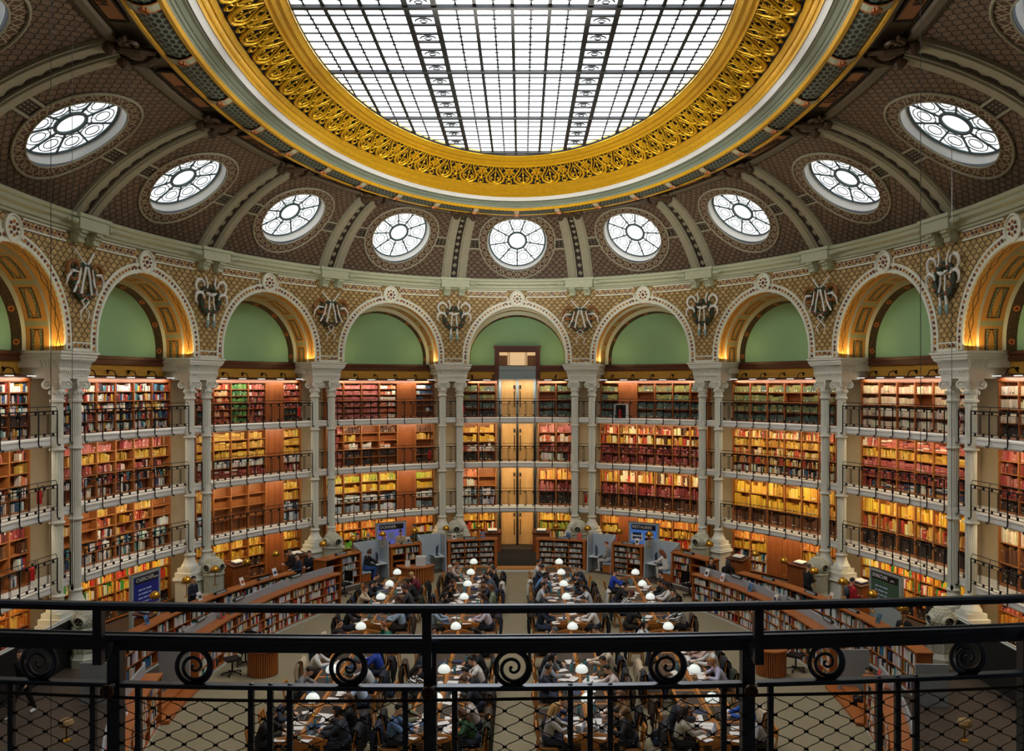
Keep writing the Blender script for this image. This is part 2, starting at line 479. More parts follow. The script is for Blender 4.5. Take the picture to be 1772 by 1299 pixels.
def person(pose, hk, hc, top, tr, sk, loc, rz, mir, lab, grp=None, hat=None):
    bs = BASES[pose]
    rt = thing('person', lab, 'person', loc, grp, rz)
    rt.scale = (-1 if mir else 1, 1, 1)
    def add(name, me, mt, par, label=None):
        o = bpy.data.objects.new(name, me); COL.objects.link(o); o.parent = par
        o.material_slots[0].link = 'OBJECT'; o.material_slots[0].material = mt
        if label: o['label'] = label
        return o
    skm = cmat('skin', SKINS[sk], .55)
    bd = add('body', bs['body'], skm, rt)
    key = (pose, hk)
    if key not in HAIRC: HAIRC[key] = hair_mesh(hk, bs['hm'])
    add('beanie' if hk == 'beanie' else 'hair', HAIRC[key], cmat('hair', hc, .6), rt)
    tm = stripes(*top.split('/')) if '/' in top else cmat('cloth', top)
    add('sweater', bs['top'], tm, rt); add('trousers', bs['trousers'], cmat('cloth', tr), rt)
    for t in ('shoeL', 'shoeR'):
        if t in bs: add('shoe', bs[t], cmat('cloth', R.choice(['1a1a1c', 'd8d6d0', '2a2420', '1a1a1c'])), rt)
    for e in bs['eyes']: add('eye', e, m_eye, bd)
    add('mouth', bs['mouth'], m_lip, bd)
    PEOPLE.append(rt)
    return rt
# ---------------------------------------------------------------- architecture
C9 = 8.9
def scallop(nt, w, conc=0, lw=.07):
    u, v = uvs(nt)
    h = w * .5
    r = (v / h).fl()
    a = ((u / w) + r.mod2() * .5).fr() - .5
    b = (v / h).fr() * .5
    d = (a*a + b*b).sq()
    line = (d - .5).ab().lt(lw)
    if conc:
        line = line.mx((d * conc).fr().lt(.3) * .45)
    return line, (r * 7.3 + ((u / w) + r.mod2() * .5).fl() * 3.7).op('SINE')
def scale_mat(name, w, c1, c2, dark, rough=.6, conc=0):
    m, nt, b = base_mat(name, rough)
    line, rnd = scallop(nt, w, conc)
    base = mixc(nt, noise(nt, 9.) * .7 + rnd * .25, c1, c2)
    mx = mixc(nt, line, base.v, dark)
    nt.links.new(mx.v, b.inputs['Base Color'])
    return m
m_span = scale_mat('gilt_scales', .32, '#a8894e', '#d8bd84', '#54401c')
m_vault = scale_mat('brown_scales', .34, '#6a5644', '#826c57', '#20170f', conc=4)
m_white = mat('cream_stucco', '#e6e9d8', .5)
m_grey = mat('celadon_paint', '#b4bb9e', .5)
m_rib = mat('olive_rib_paint', '#94907a', .5)
m_dark = mat('dark_brown_paint', '#2c2119', .6)
m_col = mat('column_paint', '#e2e4d8', .42, var=.05)
m_stone = mat('pale_stone', '#b3a385', .8, nscale=1.2, var=.2)
m_gold = mat('gilding', '#eab420', .32, .45, var=.25)
m_goldp = mat('gold_paint', '#d8a41e', .45, .15, var=.2)
m_black = mat('void_black', '#0b0a08', .9)
m_green = mat('lunette_green', '#86b287', .85, var=.06, nscale=30)
m_wood = wood('mahogany', '#6b3517', '#a8602c')
m_woodl = wood('oak_shelf', '#83491f', '#b5763f')
m_woodd = wood('dark_walnut', '#3b1c0e', '#6a3418')
m_iron = mat('black_iron', '#15161a', .38, .6)
m_ochre = mat('ochre_frieze', '#b98a2c', .7)
m_bead = mat('bead_red', '#74331a', .4)
m_bead2 = mat('bead_orange', '#c07a24', .4)
m_marb = mat('fascia_paint', '#eceeea', .5, var=.06)
m_whitep = mat('white_paint', '#e6e8e6', .5, var=.03)

def glow(name, col, st):
    m, nt, b = base_mat(name, .5)
    b.inputs['Base Color'].default_value = (.8, .8, .8, 1)
    b.inputs['Emission Color'].default_value = (*lin(col), 1)
    b.inputs['Emission Strength'].default_value = st
    return m
SKY_ST = 4.6
m_sky = glow('daylit_pane', '#f6f8fc', SKY_ST)
m_ocu = glow('oculus_pane', '#f3f7fb', 1.25); m_ocur = glow('oculus_pane_boosted', '#f8fafc', 1.35)  # right-hand panes glow stronger, a boost added to brighten the left walls

# --- floors
m, nt, b = base_mat('carpet', .95)
tc = noise(nt, 60., 2.); t2 = noise(nt, .35, 2.)
mx = mixc(nt, tc * .8 + t2 * .4 - .1, '#6f654d', '#a59a7c')
nt.links.new(mx.v, b.inputs['Base Color']); bump(nt, b, tc, .25, .01)
m_carpet = m
m_plank = wood('plank_floor', '#3a3029', '#594b3f', 3., .5, (1, .06, 1))
def disc(m, pf, n, z, rings=(0., 1.)):
    rows = []
    for f_ in rings:
        rows.append([pf(u, f_, z) for u in frange(-8, 8, n)[:-1]])
    m.grid(rows, cu=True)
PLZ = .03                                                # raised walk round the carpet
def inner_edge(u, k, z):
    x, y, _ = ellpt(u, 13.94 + .15, 9.34 + .1, 0)
    return (x*k, D0 + (y - D0)*k, z)
g = M(); disc(g, lambda u, f_, z: (ellpt(u, 18.3, 12.6, 0)[0]*f_, D0 + (ellpt(u, 18.3, 12.6, 0)[1] - D0)*f_, z), 96, 0., (0.001, .5, 1.))
tag(g.build('floor', m_carpet), kind='structure')
g = M()
us = frange(-8, 8, 128)[:-1]
def walk_in(u, z):
    # edge of the raised walk: far curve by the counters, side curve behind the low cases
    x, y, _ = ellpt(u, 16.9, 10.35, 0)
    return (x, y, z)
rows = [[walk_in(u, 0.) for u in us], [walk_in(u, PLZ) for u in us], [P(u, -1.2, PLZ) for u in us]]
g.grid(rows, cu=True)
tag(g.build('floor_walk', m_plank), kind='structure')

# --- back wall of pale stone, split by bays of shelving
g = M()
rows = [[P(u, -1.15, z) for u in frange(-7.45, 7.45, 150)] for z in (0, 2.4, 4.8, 7.2, 10.3)]
g.grid(rows)
tag(g.build('wall_back', m_stone), kind='structure')

# --- galleries
FL = {4: 7.2, 3: 4.8, 2: 2.4}
PW = .125
m_slabt = mat('gallery_floor', '#8d8f92', .6)
for lv, z in FL.items():
    g = M()
    for k in range(-6, 7):
        for (a, b_, w) in ((k-.5+PW, k+.5-PW, .1), (k+.5-PW, k+.5+PW, -.1)):
            prof = [(-1.15, z), (w+.03, z), (w+.03, z-.05), (w, z-.07), (w, z-.21), (w-.04, z-.25), (w-.1, z-.28), (-1.15, z-.16)]
            n = 8 if b_ - a > .5 else 3
            us_ = frange(a, b_, n)
            rows = [[P(u, ww, zz) for ww, zz in prof] for u in us_]
            g.grid(rows, cu=True); g.fan(rows[0]); g.fan(rows[-1], True)
    tag(g.build('floor_gallery', m_marb), kind='structure')

# --- spandrel wall with arches
ARC, ARO, AZ, SPR, TOPW = 2.71, 3.05, C9 + 1.5, C9 + 1.15, C9 + 5.05
def wp(k, x, z, w=.5): return P(k + x / BAYW, w, z)
def ray_rect(c, s, hw, h0, h1):
    """distance from (0,AZ) along (c,s) to the bay's rectangle"""
    t = 1e9
    if abs(c) > 1e-6: t = min(t, hw / abs(c))
    if s > 1e-6: t = min(t, (h1 - AZ) / s)
    return t
g = M(); HW = BAYW / 2
for k in range(-8, 8):
    N = 48; rows = []
    xs = [(HW - (HW-ARC)*0, 0)]
    for i in range(N + 1):
        th = PI * i / N; c, s = cos(th), sin(th)
        t = ray_rect(c, s, HW, 0, TOPW)
        rows.append([(c*(ARC + (t-ARC)*q), AZ + s*(ARC + (t-ARC)*q)) for q in (0, .34, .67, 1)])
    for sg, row in ((1, rows[0]), (-1, rows[-1])):
        leg = [(x, SPR) for x, z in row]
        if sg == 1: rows = [leg] + rows
        else: rows = rows + [leg]
    g.grid([[wp(k, x, z) for x, z in r] for r in rows], uv=[[(x + k*BAYW, z) for x, z in r] for r in rows])
# strip of wall from the frieze to the vault foot
tag(g.build('wall_arcade', m_span), kind='structure')

# --- barrel soffits and green lunettes
m, nt, b = base_mat('soffit_coffers', .55)
u, v = uvs(nt)
pu = (u / 1.42 + .5).fr()            # along the arch: one panel every 1.42 m
inside = pu.gt(.12) * pu.lt(.88)
edge = (pu - .12).ab().mn((pu - .88).ab()).lt(.035) * inside.mx(0.)
vin = v.gt(.22) * v.lt(.62)
vedge = (v - .22).ab().mn((v - .62).ab()).lt(.03)
dots = ((u * 9.).fr() - .5).ab().lt(.3) * (v - .28).ab().mn((v - .56).ab()).lt(.045) * inside
diag = ((pu - .5).ab() * .95 + (v - .42).ab() * 2.2 - .42).ab().lt(.035) * inside * vin
base = mixc(nt, noise(nt, 5.), '#c08a3e', '#a8793a')
g1 = mixc(nt, (edge * vin).mx(vedge * inside).mx(diag), base.v, '#4a2614')
g2 = mixc(nt, dots, g1.v, '#3f6a58')
g3 = mixc(nt, pu.lt(.06).mx(pu.gt(.94)), g2.v, '#8e8f6c')
nt.links.new(g3.v, b.inputs['Base Color']); m_coff = m
m, nt, b = base_mat('soffit_rosettes', .6)
u, v = uvs(nt)
a = (u / 1.1).fr() - .5; d = (a*a*1.21 + (v - .17)*(v - .17)).sq()
g1 = mixc(nt, noise(nt, 26.).gt(.55), '#3b2a16', '#5f4420')
g2 = mixc(nt, d.lt(.1), g1.v, '#c0702a'); g3 = mixc(nt, d.lt(.05), g2.v, '#5d1f0c')
nt.links.new(g3.v, b.inputs['Base Color']); m_ros = m
m, nt, b = base_mat('soffit_front', .5)
u, v = uvs(nt)
w_ = ((u * 1.35).fr() - .5).ab()
ch = (v - .2 - w_ * .16).ab().mn((v - .2 + w_ * .16).ab()).lt(.014)
g1 = mixc(nt, noise(nt, 4.), '#d09a44', '#b8823a'); g2 = mixc(nt, ch, g1.v, '#3c2a14')
nt.links.new(g2.v, b.inputs['Base Color']); m_sof = m
def arch_path(r, n=40, z0=None):
    z0 = SPR if z0 is None else z0
    pts = [(r, z0)] + [(r*cos(PI*i/n), AZ - (ARC-r)*.25 + r*sin(PI*i/n)) for i in range(n+1)] + [(-r, z0)]
    return pts
def strip(g, k, ra, wa, rb, wb, n=40):
    A = arch_path(ra, n); Bp = arch_path(rb, n)
    d = [0.]
    for p, q in zip(A, A[1:]): d.append(d[-1] + sqrt((p[0]-q[0])**2 + (p[1]-q[1])**2))
    mid = d[-1] / 2
    L = sqrt((ra-rb)**2 + (wa-wb)**2)
    rows = [[wp(k, x, z, wa) for x, z in A], [wp(k, x, z, wb) for x, z in Bp]]
    g.grid(rows, uv=[[(q - mid, 0.) for q in d], [(q - mid, L) for q in d]])
g1, g2, g3, g4, g5 = M(), M(), M(), M(), M()
for k in range(-7, 8):
    strip(g1, k, ARC, .5, ARC, .08)
    strip(g4, k, ARC, .08, ARC-.1, .06); strip(g4, k, ARC-.1, -.74, 2.45, -.76)
    strip(g2, k, ARC-.1, .06, ARC-.1, -.74)
    strip(g3, k, 2.45, -.76, 2.38, -1.1)
    A = arch_path(2.38); zc = AZ - (ARC - 2.38)*.25
    rows = [[wp(k, x*q, SPR + (z-SPR)*q, -1.08) for x, z in A] for q in (1., .5, 0.001)]
    g5.grid(rows)
tag(g1.build('trim_1', m_sof), kind='structure'); tag(g2.build('trim_2', m_coff), kind='structure')
tag(g3.build('trim_3', m_ros), kind='structure'); tag(g4.build('trim_4', m_grey), kind='structure')
tag(g5.build('wall_lunettes', m_green), kind='structure')

# --- archivolts, bead bands, rosettes
def bead(g, k, x, z, r, w):
    g.cur = 0
    fm = lambda a, rr, dw: wp(k, x + rr*cos(a), z + rr*sin(a), w + dw)
    ring = lambda rr, dw: [fm(2*PI*j/8, rr, dw) for j in range(8)]
    n = g.grid([ring(r*1.32, 0), ring(r*1.25, .025), ring(r, .025)], cu=True)
    g.cur = 1 + (int(abs(x*40 + z*23)) % 3 == 0)
    g.grid([ring(r, .025), ring(r*.75, .055)], cu=True); g.fan(ring(r*.75, .055))
    g.cur = 0
def arc_band(g, k, r0, r1, w, th, n=44):
    pa = [(r1, SPR+.02)] + [(r1*cos(PI*i/n), AZ + r1*sin(PI*i/n)) for i in range(n+1)] + [(-r1, SPR+.02)]
    pb = [(r0, SPR+.02)] + [(r0*cos(PI*i/n), AZ + r0*sin(PI*i/n)) for i in range(n+1)] + [(-r0, SPR+.02)]
    g.grid([[wp(k, x, z, w) for x, z in pb], [wp(k, x, z, w+th) for x, z in pb], [wp(k, x, z, w+th) for x, z in pa], [wp(k, x, z, w) for x, z in pa]])
def hbar(g, k, x0, x1, z0, z1, w, th):
    cbox(g, k + x0/BAYW, k + x1/BAYW, w+th, w, z0, z1, max(1, int((x1-x0)/.8)))
for k in range(-5, 6):
    g = M()
    arc_band(g, k, ARC, ARC+.1, .48, .09); arc_band(g, k, ARO-.06, ARO+.02, .48, .06); arc_band(g, k, ARC+.1, ARO-.06, .48, .03)
    for i in range(47):
        th = PI * (i + .5) / 47
        if abs(th - PI/2) < .13: continue
        bead(g, k, 2.9*cos(th), AZ + 2.9*sin(th), .062, .51)
    for sx in (-1, 1):
        for i in range(2): bead(g, k, sx*2.9, SPR + .12 + .2*i, .062, .51)
        x0 = ARO; x1 = HW
        a, b_ = (x0, x1) if sx > 0 else (-x1, -x0)
        hbar(g, k, a, b_, SPR+.0, SPR+.1, .48, .08); hbar(g, k, a, b_, SPR+.27, SPR+.32, .48, .06)
        bead(g, k, sx*(ARO+.15), SPR+.185, .06, .51); bead(g, k, sx*(ARO+.38), SPR+.185, .06, .51)
        # frieze line with beads up to the console
        zt = C9 + 4.87
        a, b_ = (.55, HW-.8) if sx > 0 else (-(HW-.8), -.55)
        hbar(g, k, a, b_, zt+.12, zt+.18, .48, .06); hbar(g, k, a, b_, zt-.18, zt-.12, .48, .06)
        n = int((HW - 1.35) / .2)
        for i in range(n): bead(g, k, sx*(.62 + i*.2), zt, .062, .49)
        hbar(g, k, *((.5, .56) if sx > 0 else (-.56, -.5)), zt-.75, zt-.15, .48, .06)
        for i in range(2): bead(g, k, sx*(.66), zt-.3-.2*i, .055, .49)
    # rosette
    zr = C9 + 4.63
    ring = lambda rr, dw, n=24: [wp(k, rr*cos(2*PI*j/n), zr + rr*sin(2*PI*j/n)*1.05, .5+dw) for j in range(n)]
    g.grid([ring(.42, 0), ring(.42, .1), ring(.36, .12), ring(.33, .06)], cu=True); g.fan(ring(.33, .06))
    for j in range(8):
        bead(g, k, .2*cos(2*PI*j/8), zr + .2*sin(2*PI*j/8), .055, .56)
    bead(g, k, 0, zr, .085, .56)
    tag(g.build('trim_archivolt', [m_white, m_bead, m_bead2]), kind='structure')

# --- cornice
g = M()
cz = C9 + 5.05
prof = [(.5, cz), (.62, cz+.02), (.62, cz+.1), (.7, cz+.12), (.72, cz+.24), (.86, cz+.3), (.86, cz+.42), (.95, cz+.46), (.97, cz+.55), (.9, cz+.6), (.45, cz+.62)]
sweep(g, prof, -8, 8, 160, True)
tag(g.build('trim_cornice', m_grey), kind='structure')
for k in range(-5, 5):
    g = M(); pk = k + .5
    x0, x1 = pk - .8/BAYW, pk + .8/BAYW
    cbox(g, x0, x1, 1.02, .5, cz+.08, cz+.5, 3); cbox(g, x0-.012, x1+.012, 1.08, .5, cz+.46, cz+.58, 3)
    for sx in (-.42, .42):          # scroll brackets under the block
        u_ = pk + sx/BAYW
        cbox(g, u_-.024, u_+.024, .95, .5, cz-.02, cz+.1, 1)
        fm = frame(u_, .5, cz - .2)
        sc = []
        for i in range(26):
            a = i / 25 * 3.4*PI; r = .19*(1 - i/30)
            sc.append((0, -.2 - r*cos(a)*.9, .05 + r*sin(a)))
        for dx in (-.12, 0, .12): g.tube([fm @ Vector((dx, y, z)) for _, y, z in sc], .055, 6)
        g.box(-.15, .15, -.32, 0, -.12, .2, fm)
    for sx in (-1, 1):              # pine cone finials on the half-round moulding
        u_ = pk + sx*.95/BAYW
        for d_, r in ((0, .1), (.12, .09), (.24, .075), (.36, .055), (.46, .03)):
            p = P(u_ + sx*d_/BAYW, .95, cz+.3); g.ball(p, r, 8, 6)
    tag(g.build('trim_console', m_grey), kind='structure')

# --- vault
VZ0, VZ1 = C9 + 5.65, C9 + 8.6
def mw(u):
    a = abs(((u + 8) % 16) - 8)
    return sin(a * PI / 8) ** 1.2
def wtop(u): return 2.6 + 2.4 * mw(u)
def V(u, s, d=0.):
    wt = wtop(u); w0 = .48; dw = wt - w0
    cw, czz = w0 + .35*dw, VZ0 + .72*(VZ1-VZ0)
    w = (1-s)**2*w0 + 2*s*(1-s)*cw + s*s*wt; z = (1-s)**2*VZ0 + 2*s*(1-s)*czz + s*s*VZ1
    if d:
        tw = 2*(1-s)*(cw-w0) + 2*s*(wt-cw); tz = 2*(1-s)*(czz-VZ0) + 2*s*(VZ1-czz)
        l = sqrt(tw*tw + tz*tz); w += tz/l*d; z -= tw/l*d
    return P(u, w, z)
def vwidth(k, s):
    a, b_ = Vector(V(k-.5, s)), Vector(V(k+.5, s)); return (a-b_).length
def varc(k):
    L = [0.]; prev = Vector(V(k, 0))
    for i in range(1, 41):
        p = Vector(V(k, i/40)); L.append(L[-1] + (p-prev).length); prev = p
    return L
RO = 1.52
g = M(); gb = M(); gr = M()
BAYV = {}
for k in range(-8, 8):
    L = varc(k); H = L[-1]
    yc = np.interp(.5, [i/40 for i in range(41)], L)
    s_of = lambda y, L=L: float(np.interp(y, L, [i/40 for i in range(41)]))
    def loc(x, y, d=0., k=k, s_of=s_of):
        s = s_of(y); return V(k + x / vwidth(k, s), s, d)
    BAYV[k] = (loc, yc, H)
    N = 64; rows = []; UVr = []
    for i in range(N + 1):
        a = 2*PI*i/N; c, s_ = cos(a), sin(a)
        row = []
        for q in (0, .25, .5, .75, 1):
            # outer boundary: panel rectangle in (u, y)
            t = 1e9
            if abs(c) > 1e-6:
                t = min(t, 3.6/abs(c))
            if s_ > 1e-6: t = min(t, (H - yc)/s_)
            if s_ < -1e-6: t = min(t, yc/-s_)
            x, y = c*(RO + (t-RO)*q), yc + s_*(RO + (t-RO)*q)
            x, y = x, min(max(y, 0), H)
            s = s_of(y); hw = vwidth(k, s)/2
            if q == 1 and abs(abs(c*t) - 3.6) < 1e-4: x = math.copysign(hw, c)
            else: x = max(-hw, min(hw, x))
            row.append((x, y))
        rows.append(row)
    g.grid([[loc(x, y) for x, y in r] for r in rows], uv=[[(x + 3*k, y) for x, y in r] for r in rows], flip=False)
tag(g.build('ceiling_vault', m_vault), kind='structure')

# ribs
m, nt, b = base_mat('diamond_band', .6)
u, v = uvs(nt)
dm = ((u).ab() * 1.6 + ((v / .46).fr() - .5).ab() * .62)
g1 = mixc(nt, dm.lt(.3), '#2b1d14', '#0f0b08'); g2 = mixc(nt, dm.lt(.2), g1.v, '#85806a')
nt.links.new(g2.v, b.inputs['Base Color']); m_dia = m
for k in range(-6, 6):
    g = M(); pk = k + .5
    for c in (-.42, .42):
        prof = [(-.25, -.02), (-.25, .1), (-.19, .1), (-.17, .16), (.17, .16), (.19, .1), (.25, .1), (.25, -.02)]
        rows = []
        for i in range(21):
            s = .02 + .98*i/20; hw = vwidth(k, s)
            sc = .8 + .2*(hw/BAYW)
            rows.append([V(pk + (c*sc + x*sc)/hw, s, d) for x, d in prof])
        g.grid(rows)
        for dx in (-.13, .13):
            b0 = V(pk + (c+dx)/vwidth(k, .02), .02, .14)
            g.ball(b0, .1, 8, 6)
        g.fan(rows[0])
    g.cur = 1
    rows = []; UVr = []
    for i in range(21):
        s = .02 + .98*i/20; hw = vwidth(k, s)
        rows.append([V(pk + x/hw, s, .03) for x in (-.2, 0, .2)]); UVr.append([(x, i/20*4.6) for x in (-.2, 0, .2)])
    g.grid(rows, uv=UVr)
    g.cur = 0
    for x in (-.2, .2):
        g.tube([V(pk + x/vwidth(k, i/20), i/20, .06) for i in range(1, 21)], .03, 5)
    tag(g.build('trim_rib', [m_rib, m_dia]), kind='structure')
    # scrolled cartouche where the ribs meet the ring
    g = M()
    for c in (-.45, .45):
        p = V(pk + c/vwidth(k, 1), 1., .16)
        for r, dz in ((.2, 0), (.13, -.1)): g.ball((p[0], p[1], p[2]+dz), r, 10, 8)
    fm = frame(pk, wtop(pk), VZ1)
    for sg in (-1, 1):
        pts = []
        for i in range(30):
            a = i/29*3*PI; r = .3*(1 - i/38)
            pts.append(fm @ Vector((sg*(.62 + r*cos(a)), -.55 + r*sin(a)*.8, -.12)))
        g.tube(pts, .075, 6)
        g.tube([fm @ Vector((sg*.4, -.05, -.1)), fm @ Vector((sg*.5, -.3, -.22)), fm @ Vector((sg*.35, -.7, -.2)), fm @ Vector((sg*.1, -1.0, -.12))], .1, 6)
    g.ball(fm @ Vector((0, -.5, -.12)), .28, 10, 8, (1, 1.2, .6))
    tag(g.build('trim_cartouche', mat('bronze_brown', '#4d3a28', .5, .2)), kind='structure')

# oculi: border ring on the vault, white reveal, iron frame, glass
m, nt, b = base_mat('guilloche', .6)
u, v = uvs(nt)
w1 = ((u * 26 / (2*PI)).fr() - .5).ab() * .55
ln = (v - .1 - w1).ab().lt(.03).mx((v - .3 + w1).ab().lt(.03))
g1 = mixc(nt, noise(nt, 11.), '#3a261b', '#5c3d2a'); g2 = mixc(nt, ln, g1.v, '#9d957c')
nt.links.new(g2.v, b.inputs['Base Color']); m_gui = m
m_ocf = mat('oculus_iron', '#4d5f63', .5, .2)
NOC = 0
for k in range(-5, 6):
    loc, yc, H = BAYV[k]
    c0 = Vector(loc(0, yc)); e1 = (Vector(loc(.5, yc)) - Vector(loc(-.5, yc))).normalized()
    e2 = (Vector(loc(0, yc+.5)) - Vector(loc(0, yc-.5))).normalized(); nn = e1.cross(e2)
    if nn.dot(Vector((0, D0, 0)) - Vector((c0.x, c0.y, 0))) < 0: nn = -nn
    q = lambda r, a, d: c0 + (e1*cos(a) + e2*sin(a))*r + nn*d
    g = M(); n = 64
    vs = lambda r, d: [loc(r*cos(2*PI*j/n), yc + r*sin(2*PI*j/n), d) for j in range(n+1)]
    g.grid([vs(RO+.01, .03), vs(RO+.42, .03)], uv=[[(2*PI*j/n, v_) for j in range(n+1)] for v_ in (0., .4)])
    g.cur = 1
    for r, t in ((RO+.43, .045), (RO+.02, .03)):
        g.tube([loc(r*cos(2*PI*j/40), yc + r*sin(2*PI*j/40), .04) for j in range(40)], t, 6, True)
    for sg in (-1, 1):              # fret band between the oculus and the ribs
        for dy in (-.26, .26):
            g.tube([loc(sg*x, yc+dy-.1, .03) for x in frange(RO+.4, 2.75, 4)], .045, 5)
        g.cur = 2
        rows = [[loc(sg*x, yc+dy-.1, .012) for dy in (-.2, .2)] for x in frange(RO+.44, 2.75, 4)]
        g.grid(rows)
        for i in range(3):
            for j in (-1, 0, 1):
                x = RO + .62 + i*.2
                g.cur = 1; g.tube([loc(sg*(x-.05), yc-.1+j*.12, .02), loc(sg*(x+.06), yc-.1+j*.12, .02)], .015, 4)
        g.cur = 1
    tag(g.build('trim_oculus', [m_gui, m_rib, m_dark], smooth=False), kind='structure')
    NOC += 1
    w = bpy.data.objects.new('window_%d' % NOC, None)
    g = M()
    g.grid([[q(RO+.02, 2*PI*j/n, .02) for j in range(n)], [q(RO-.03, 2*PI*j/n, -.36) for j in range(n)]], cu=True, flip=True)
    root = tag(g.build('window_%d' % NOC, m_whitep), kind='structure')
    bpy.data.objects.remove(w)
    g = M(); g.fan([q(RO+.02, 2*PI*j/n, -.34) for j in range(n)])
    g.build('pane', m_ocur if k > 0 else m_ocu, root)
    g = M(); D = -.29
    for r, t in ((.47, .06), (RO-.06, .04)):
        g.tube([q(r, 2*PI*j/40, D) for j in range(40)], t, 6, True)
    for i in range(9):
        a = 2*PI*i/9 + PI/2 + PI/9
        g.tube([q(.47, a, D), q(RO-.05, a, D)], .036, 5)
        am = a + PI/9
        for r, cr in ((.98, .36), (.98, .22)):
            cc = q(r, am, D)
            g.tube([cc + (e1*cos(2*PI*j/16) + e2*sin(2*PI*j/16))*cr for j in range(16)], .017, 4, True)
        g.tube([q(.66, am - .28, D), q(.62, am, D), q(.66, am+.28, D)], .01, 4)
        g.tube([q(.6, am, D), q(.74, am, D)], .01, 4)
    g.build('window_frame', m_ocf, root)

# --- ring between vault and skylight
def rp(u, w, z): return P(u, w, z)
def wouter(u): return 4.05 + 2.2*mw(u)
def winner(u): return 5.0 + 2.0*mw(u)
US = frange(-8, 8, 192)[:-1]
def ringsurf(fs, name, mt, uvv=None):
    g = M()
    rows = [[f_(u) for u in US] for f_ in fs]
    UV = [[(u*BAYW*.62, y) for u in US] for y in uvv] if uvv else None
    if UV:
        rows = [r + [r[0]] for r in rows]; UV = [r + [(8*BAYW*.62, r[0][1])] for r in UV]; g.grid(rows, uv=UV)
    else: g.grid(rows, cu=True)
    return tag(g.build(name, mt, smooth=False), kind='structure')
L_ = lambda u, w, z: P(u, w, C9 + z)
ringsurf([lambda u: L_(u, wtop(u)-.05, 8.58), lambda u: L_(u, wtop(u)+.1, 8.5), lambda u: L_(u, wtop(u)+.28, 8.52), lambda u: L_(u, wtop(u)+.34, 8.7), lambda u: L_(u, wouter(u)-.3, 8.72), lambda u: L_(u, wouter(u)-.22, 8.5), lambda u: L_(u, wouter(u)-.06, 8.44)], 'ceiling_border', mat('ring_brown', '#5d5140', .55))
def gl(wf, z, r, name, m_):
    g = M(); g.tube([L_(u, wf(u), z) for u in US], r, 6, True); tag(g.build(name, m_), kind='structure')
gl(wouter, 8.42, .085, 'trim_outer_gold', m_goldp)
m, nt, b = base_mat('honeycomb', .5)
u, v = uvs(nt)
cw_ = .21
def hexd(ox, oy):
    a = ((u / cw_ + ox).fr() - .5) * cw_; c = ((v / (cw_*1.732) + oy).fr() - .5) * (cw_*1.732)
    return (a*a + c*c).sq()
d = hexd(0., 0.).mn(hexd(.5, .5))
g1 = mixc(nt, d.lt(.078), '#66766a', '#14140e')
nt.links.new(g1.v, b.inputs['Base Color']); m_hex = m
def wmid(f_): return lambda u: wouter(u)*(1-f_) + winner(u)*f_
ringsurf([lambda u, f_=f_, z=z: L_(u, wmid(f_)(u), z) for f_, z in ((0.04, 8.42), (.25, 8.34), (.5, 8.31), (.75, 8.36), (.97, 8.46))], 'ceiling_lattice', m_hex, (0, .28, .55, .82, 1.08))
gl(winner, 8.47, .1, 'trim_inner_gold', m_goldp)
for i in range(-12, 13):             # cross bands with a gilt palmette
    u_ = i * .5; g = M()
    dw = .16/BAYW/.62
    rows = [[L_(u_ + s*dw, wmid(f_)(u_), z - .05) for f_, z in ((0.04, 8.42), (.25, 8.34), (.5, 8.31), (.75, 8.36), (.97, 8.46))] for s in (-1, -.7, .7, 1)]
    g.cur = 1; g.grid(rows[:2]); g.grid(rows[2:]); g.cur = 0; g.grid(rows[1:3])
    g.cur = 1
    for a in (-.9, -.45, 0, .45, .9):
        p0 = L_(u_, wmid(.35)(u_), 8.25); p1 = L_(u_ + sin(a)*.12/BAYW/.62, wmid(.35 + .3*cos(a))(u_), 8.24)
        g.tube([p0, p1], [.02, .045], 5)
    tag(g.build('trim_band', [m_grey, mat('copper_orange', '#b56a34', .4, .3)]), kind='structure')
E2 = lambda a, b_, z: (lambda u: ellpt(u, a, b_, C9 + z))
ringsurf([lambda u: L_(u, winner(u)+.06, 8.46), lambda u: L_(u, winner(u)+.12, 8.56), E2(15.72, 8.06, 8.56), E2(15.68, 8.02, 8.62), E2(15.6, 7.98, 8.62), E2(15.5, 7.9, 8.7), E2(15.32, 7.82, 8.7), E2(15.28, 7.8, 8.74)], 'ceiling_moulding', mat('moulding_green', '#808c7c', .45))
ringsurf([E2(15.28, 7.8, 8.74), E2(15.2, 7.76, 8.7), E2(15.02, 7.64, 8.84)], 'trim_white_band', m_whitep)
ringsurf([E2(15.02, 7.64, 8.84), E2(14.95, 7.62, 8.82), E2(14.85, 7.6, 8.88), E2(14.75, 7.57, 8.94), E2(14.7, 7.56, 8.92), E2(14.55, 7.53, 8.98), E2(14.4, 7.5, 9.08), E2(14.3, 7.47, 9.06), E2(14.1, 7.42, 9.14), E2(14.02, 7.38, 9.2)], 'trim_gold_moulding', m_gold)
ringsurf([E2(14.02, 7.38, 9.2), E2(13.95, 7.36, 9.3), E2(13.05, 6.48, 9.86)], 'ceiling_frieze_ground', m_black)
ringsurf([E2(13.1, 6.5, 9.74), E2(13.0, 6.44, 9.7), E2(12.9, 6.4, 9.78), E2(12.7, 6.3, 9.76), E2(12.55, 6.22, 9.84), E2(12.3, 6.1, 9.82), E2(12.1, 6.0, 9.92), E2(12.0, 5.95, 9.92), E2(12.0, 5.95, 10.15)], 'trim_gold_lip', m_gold)
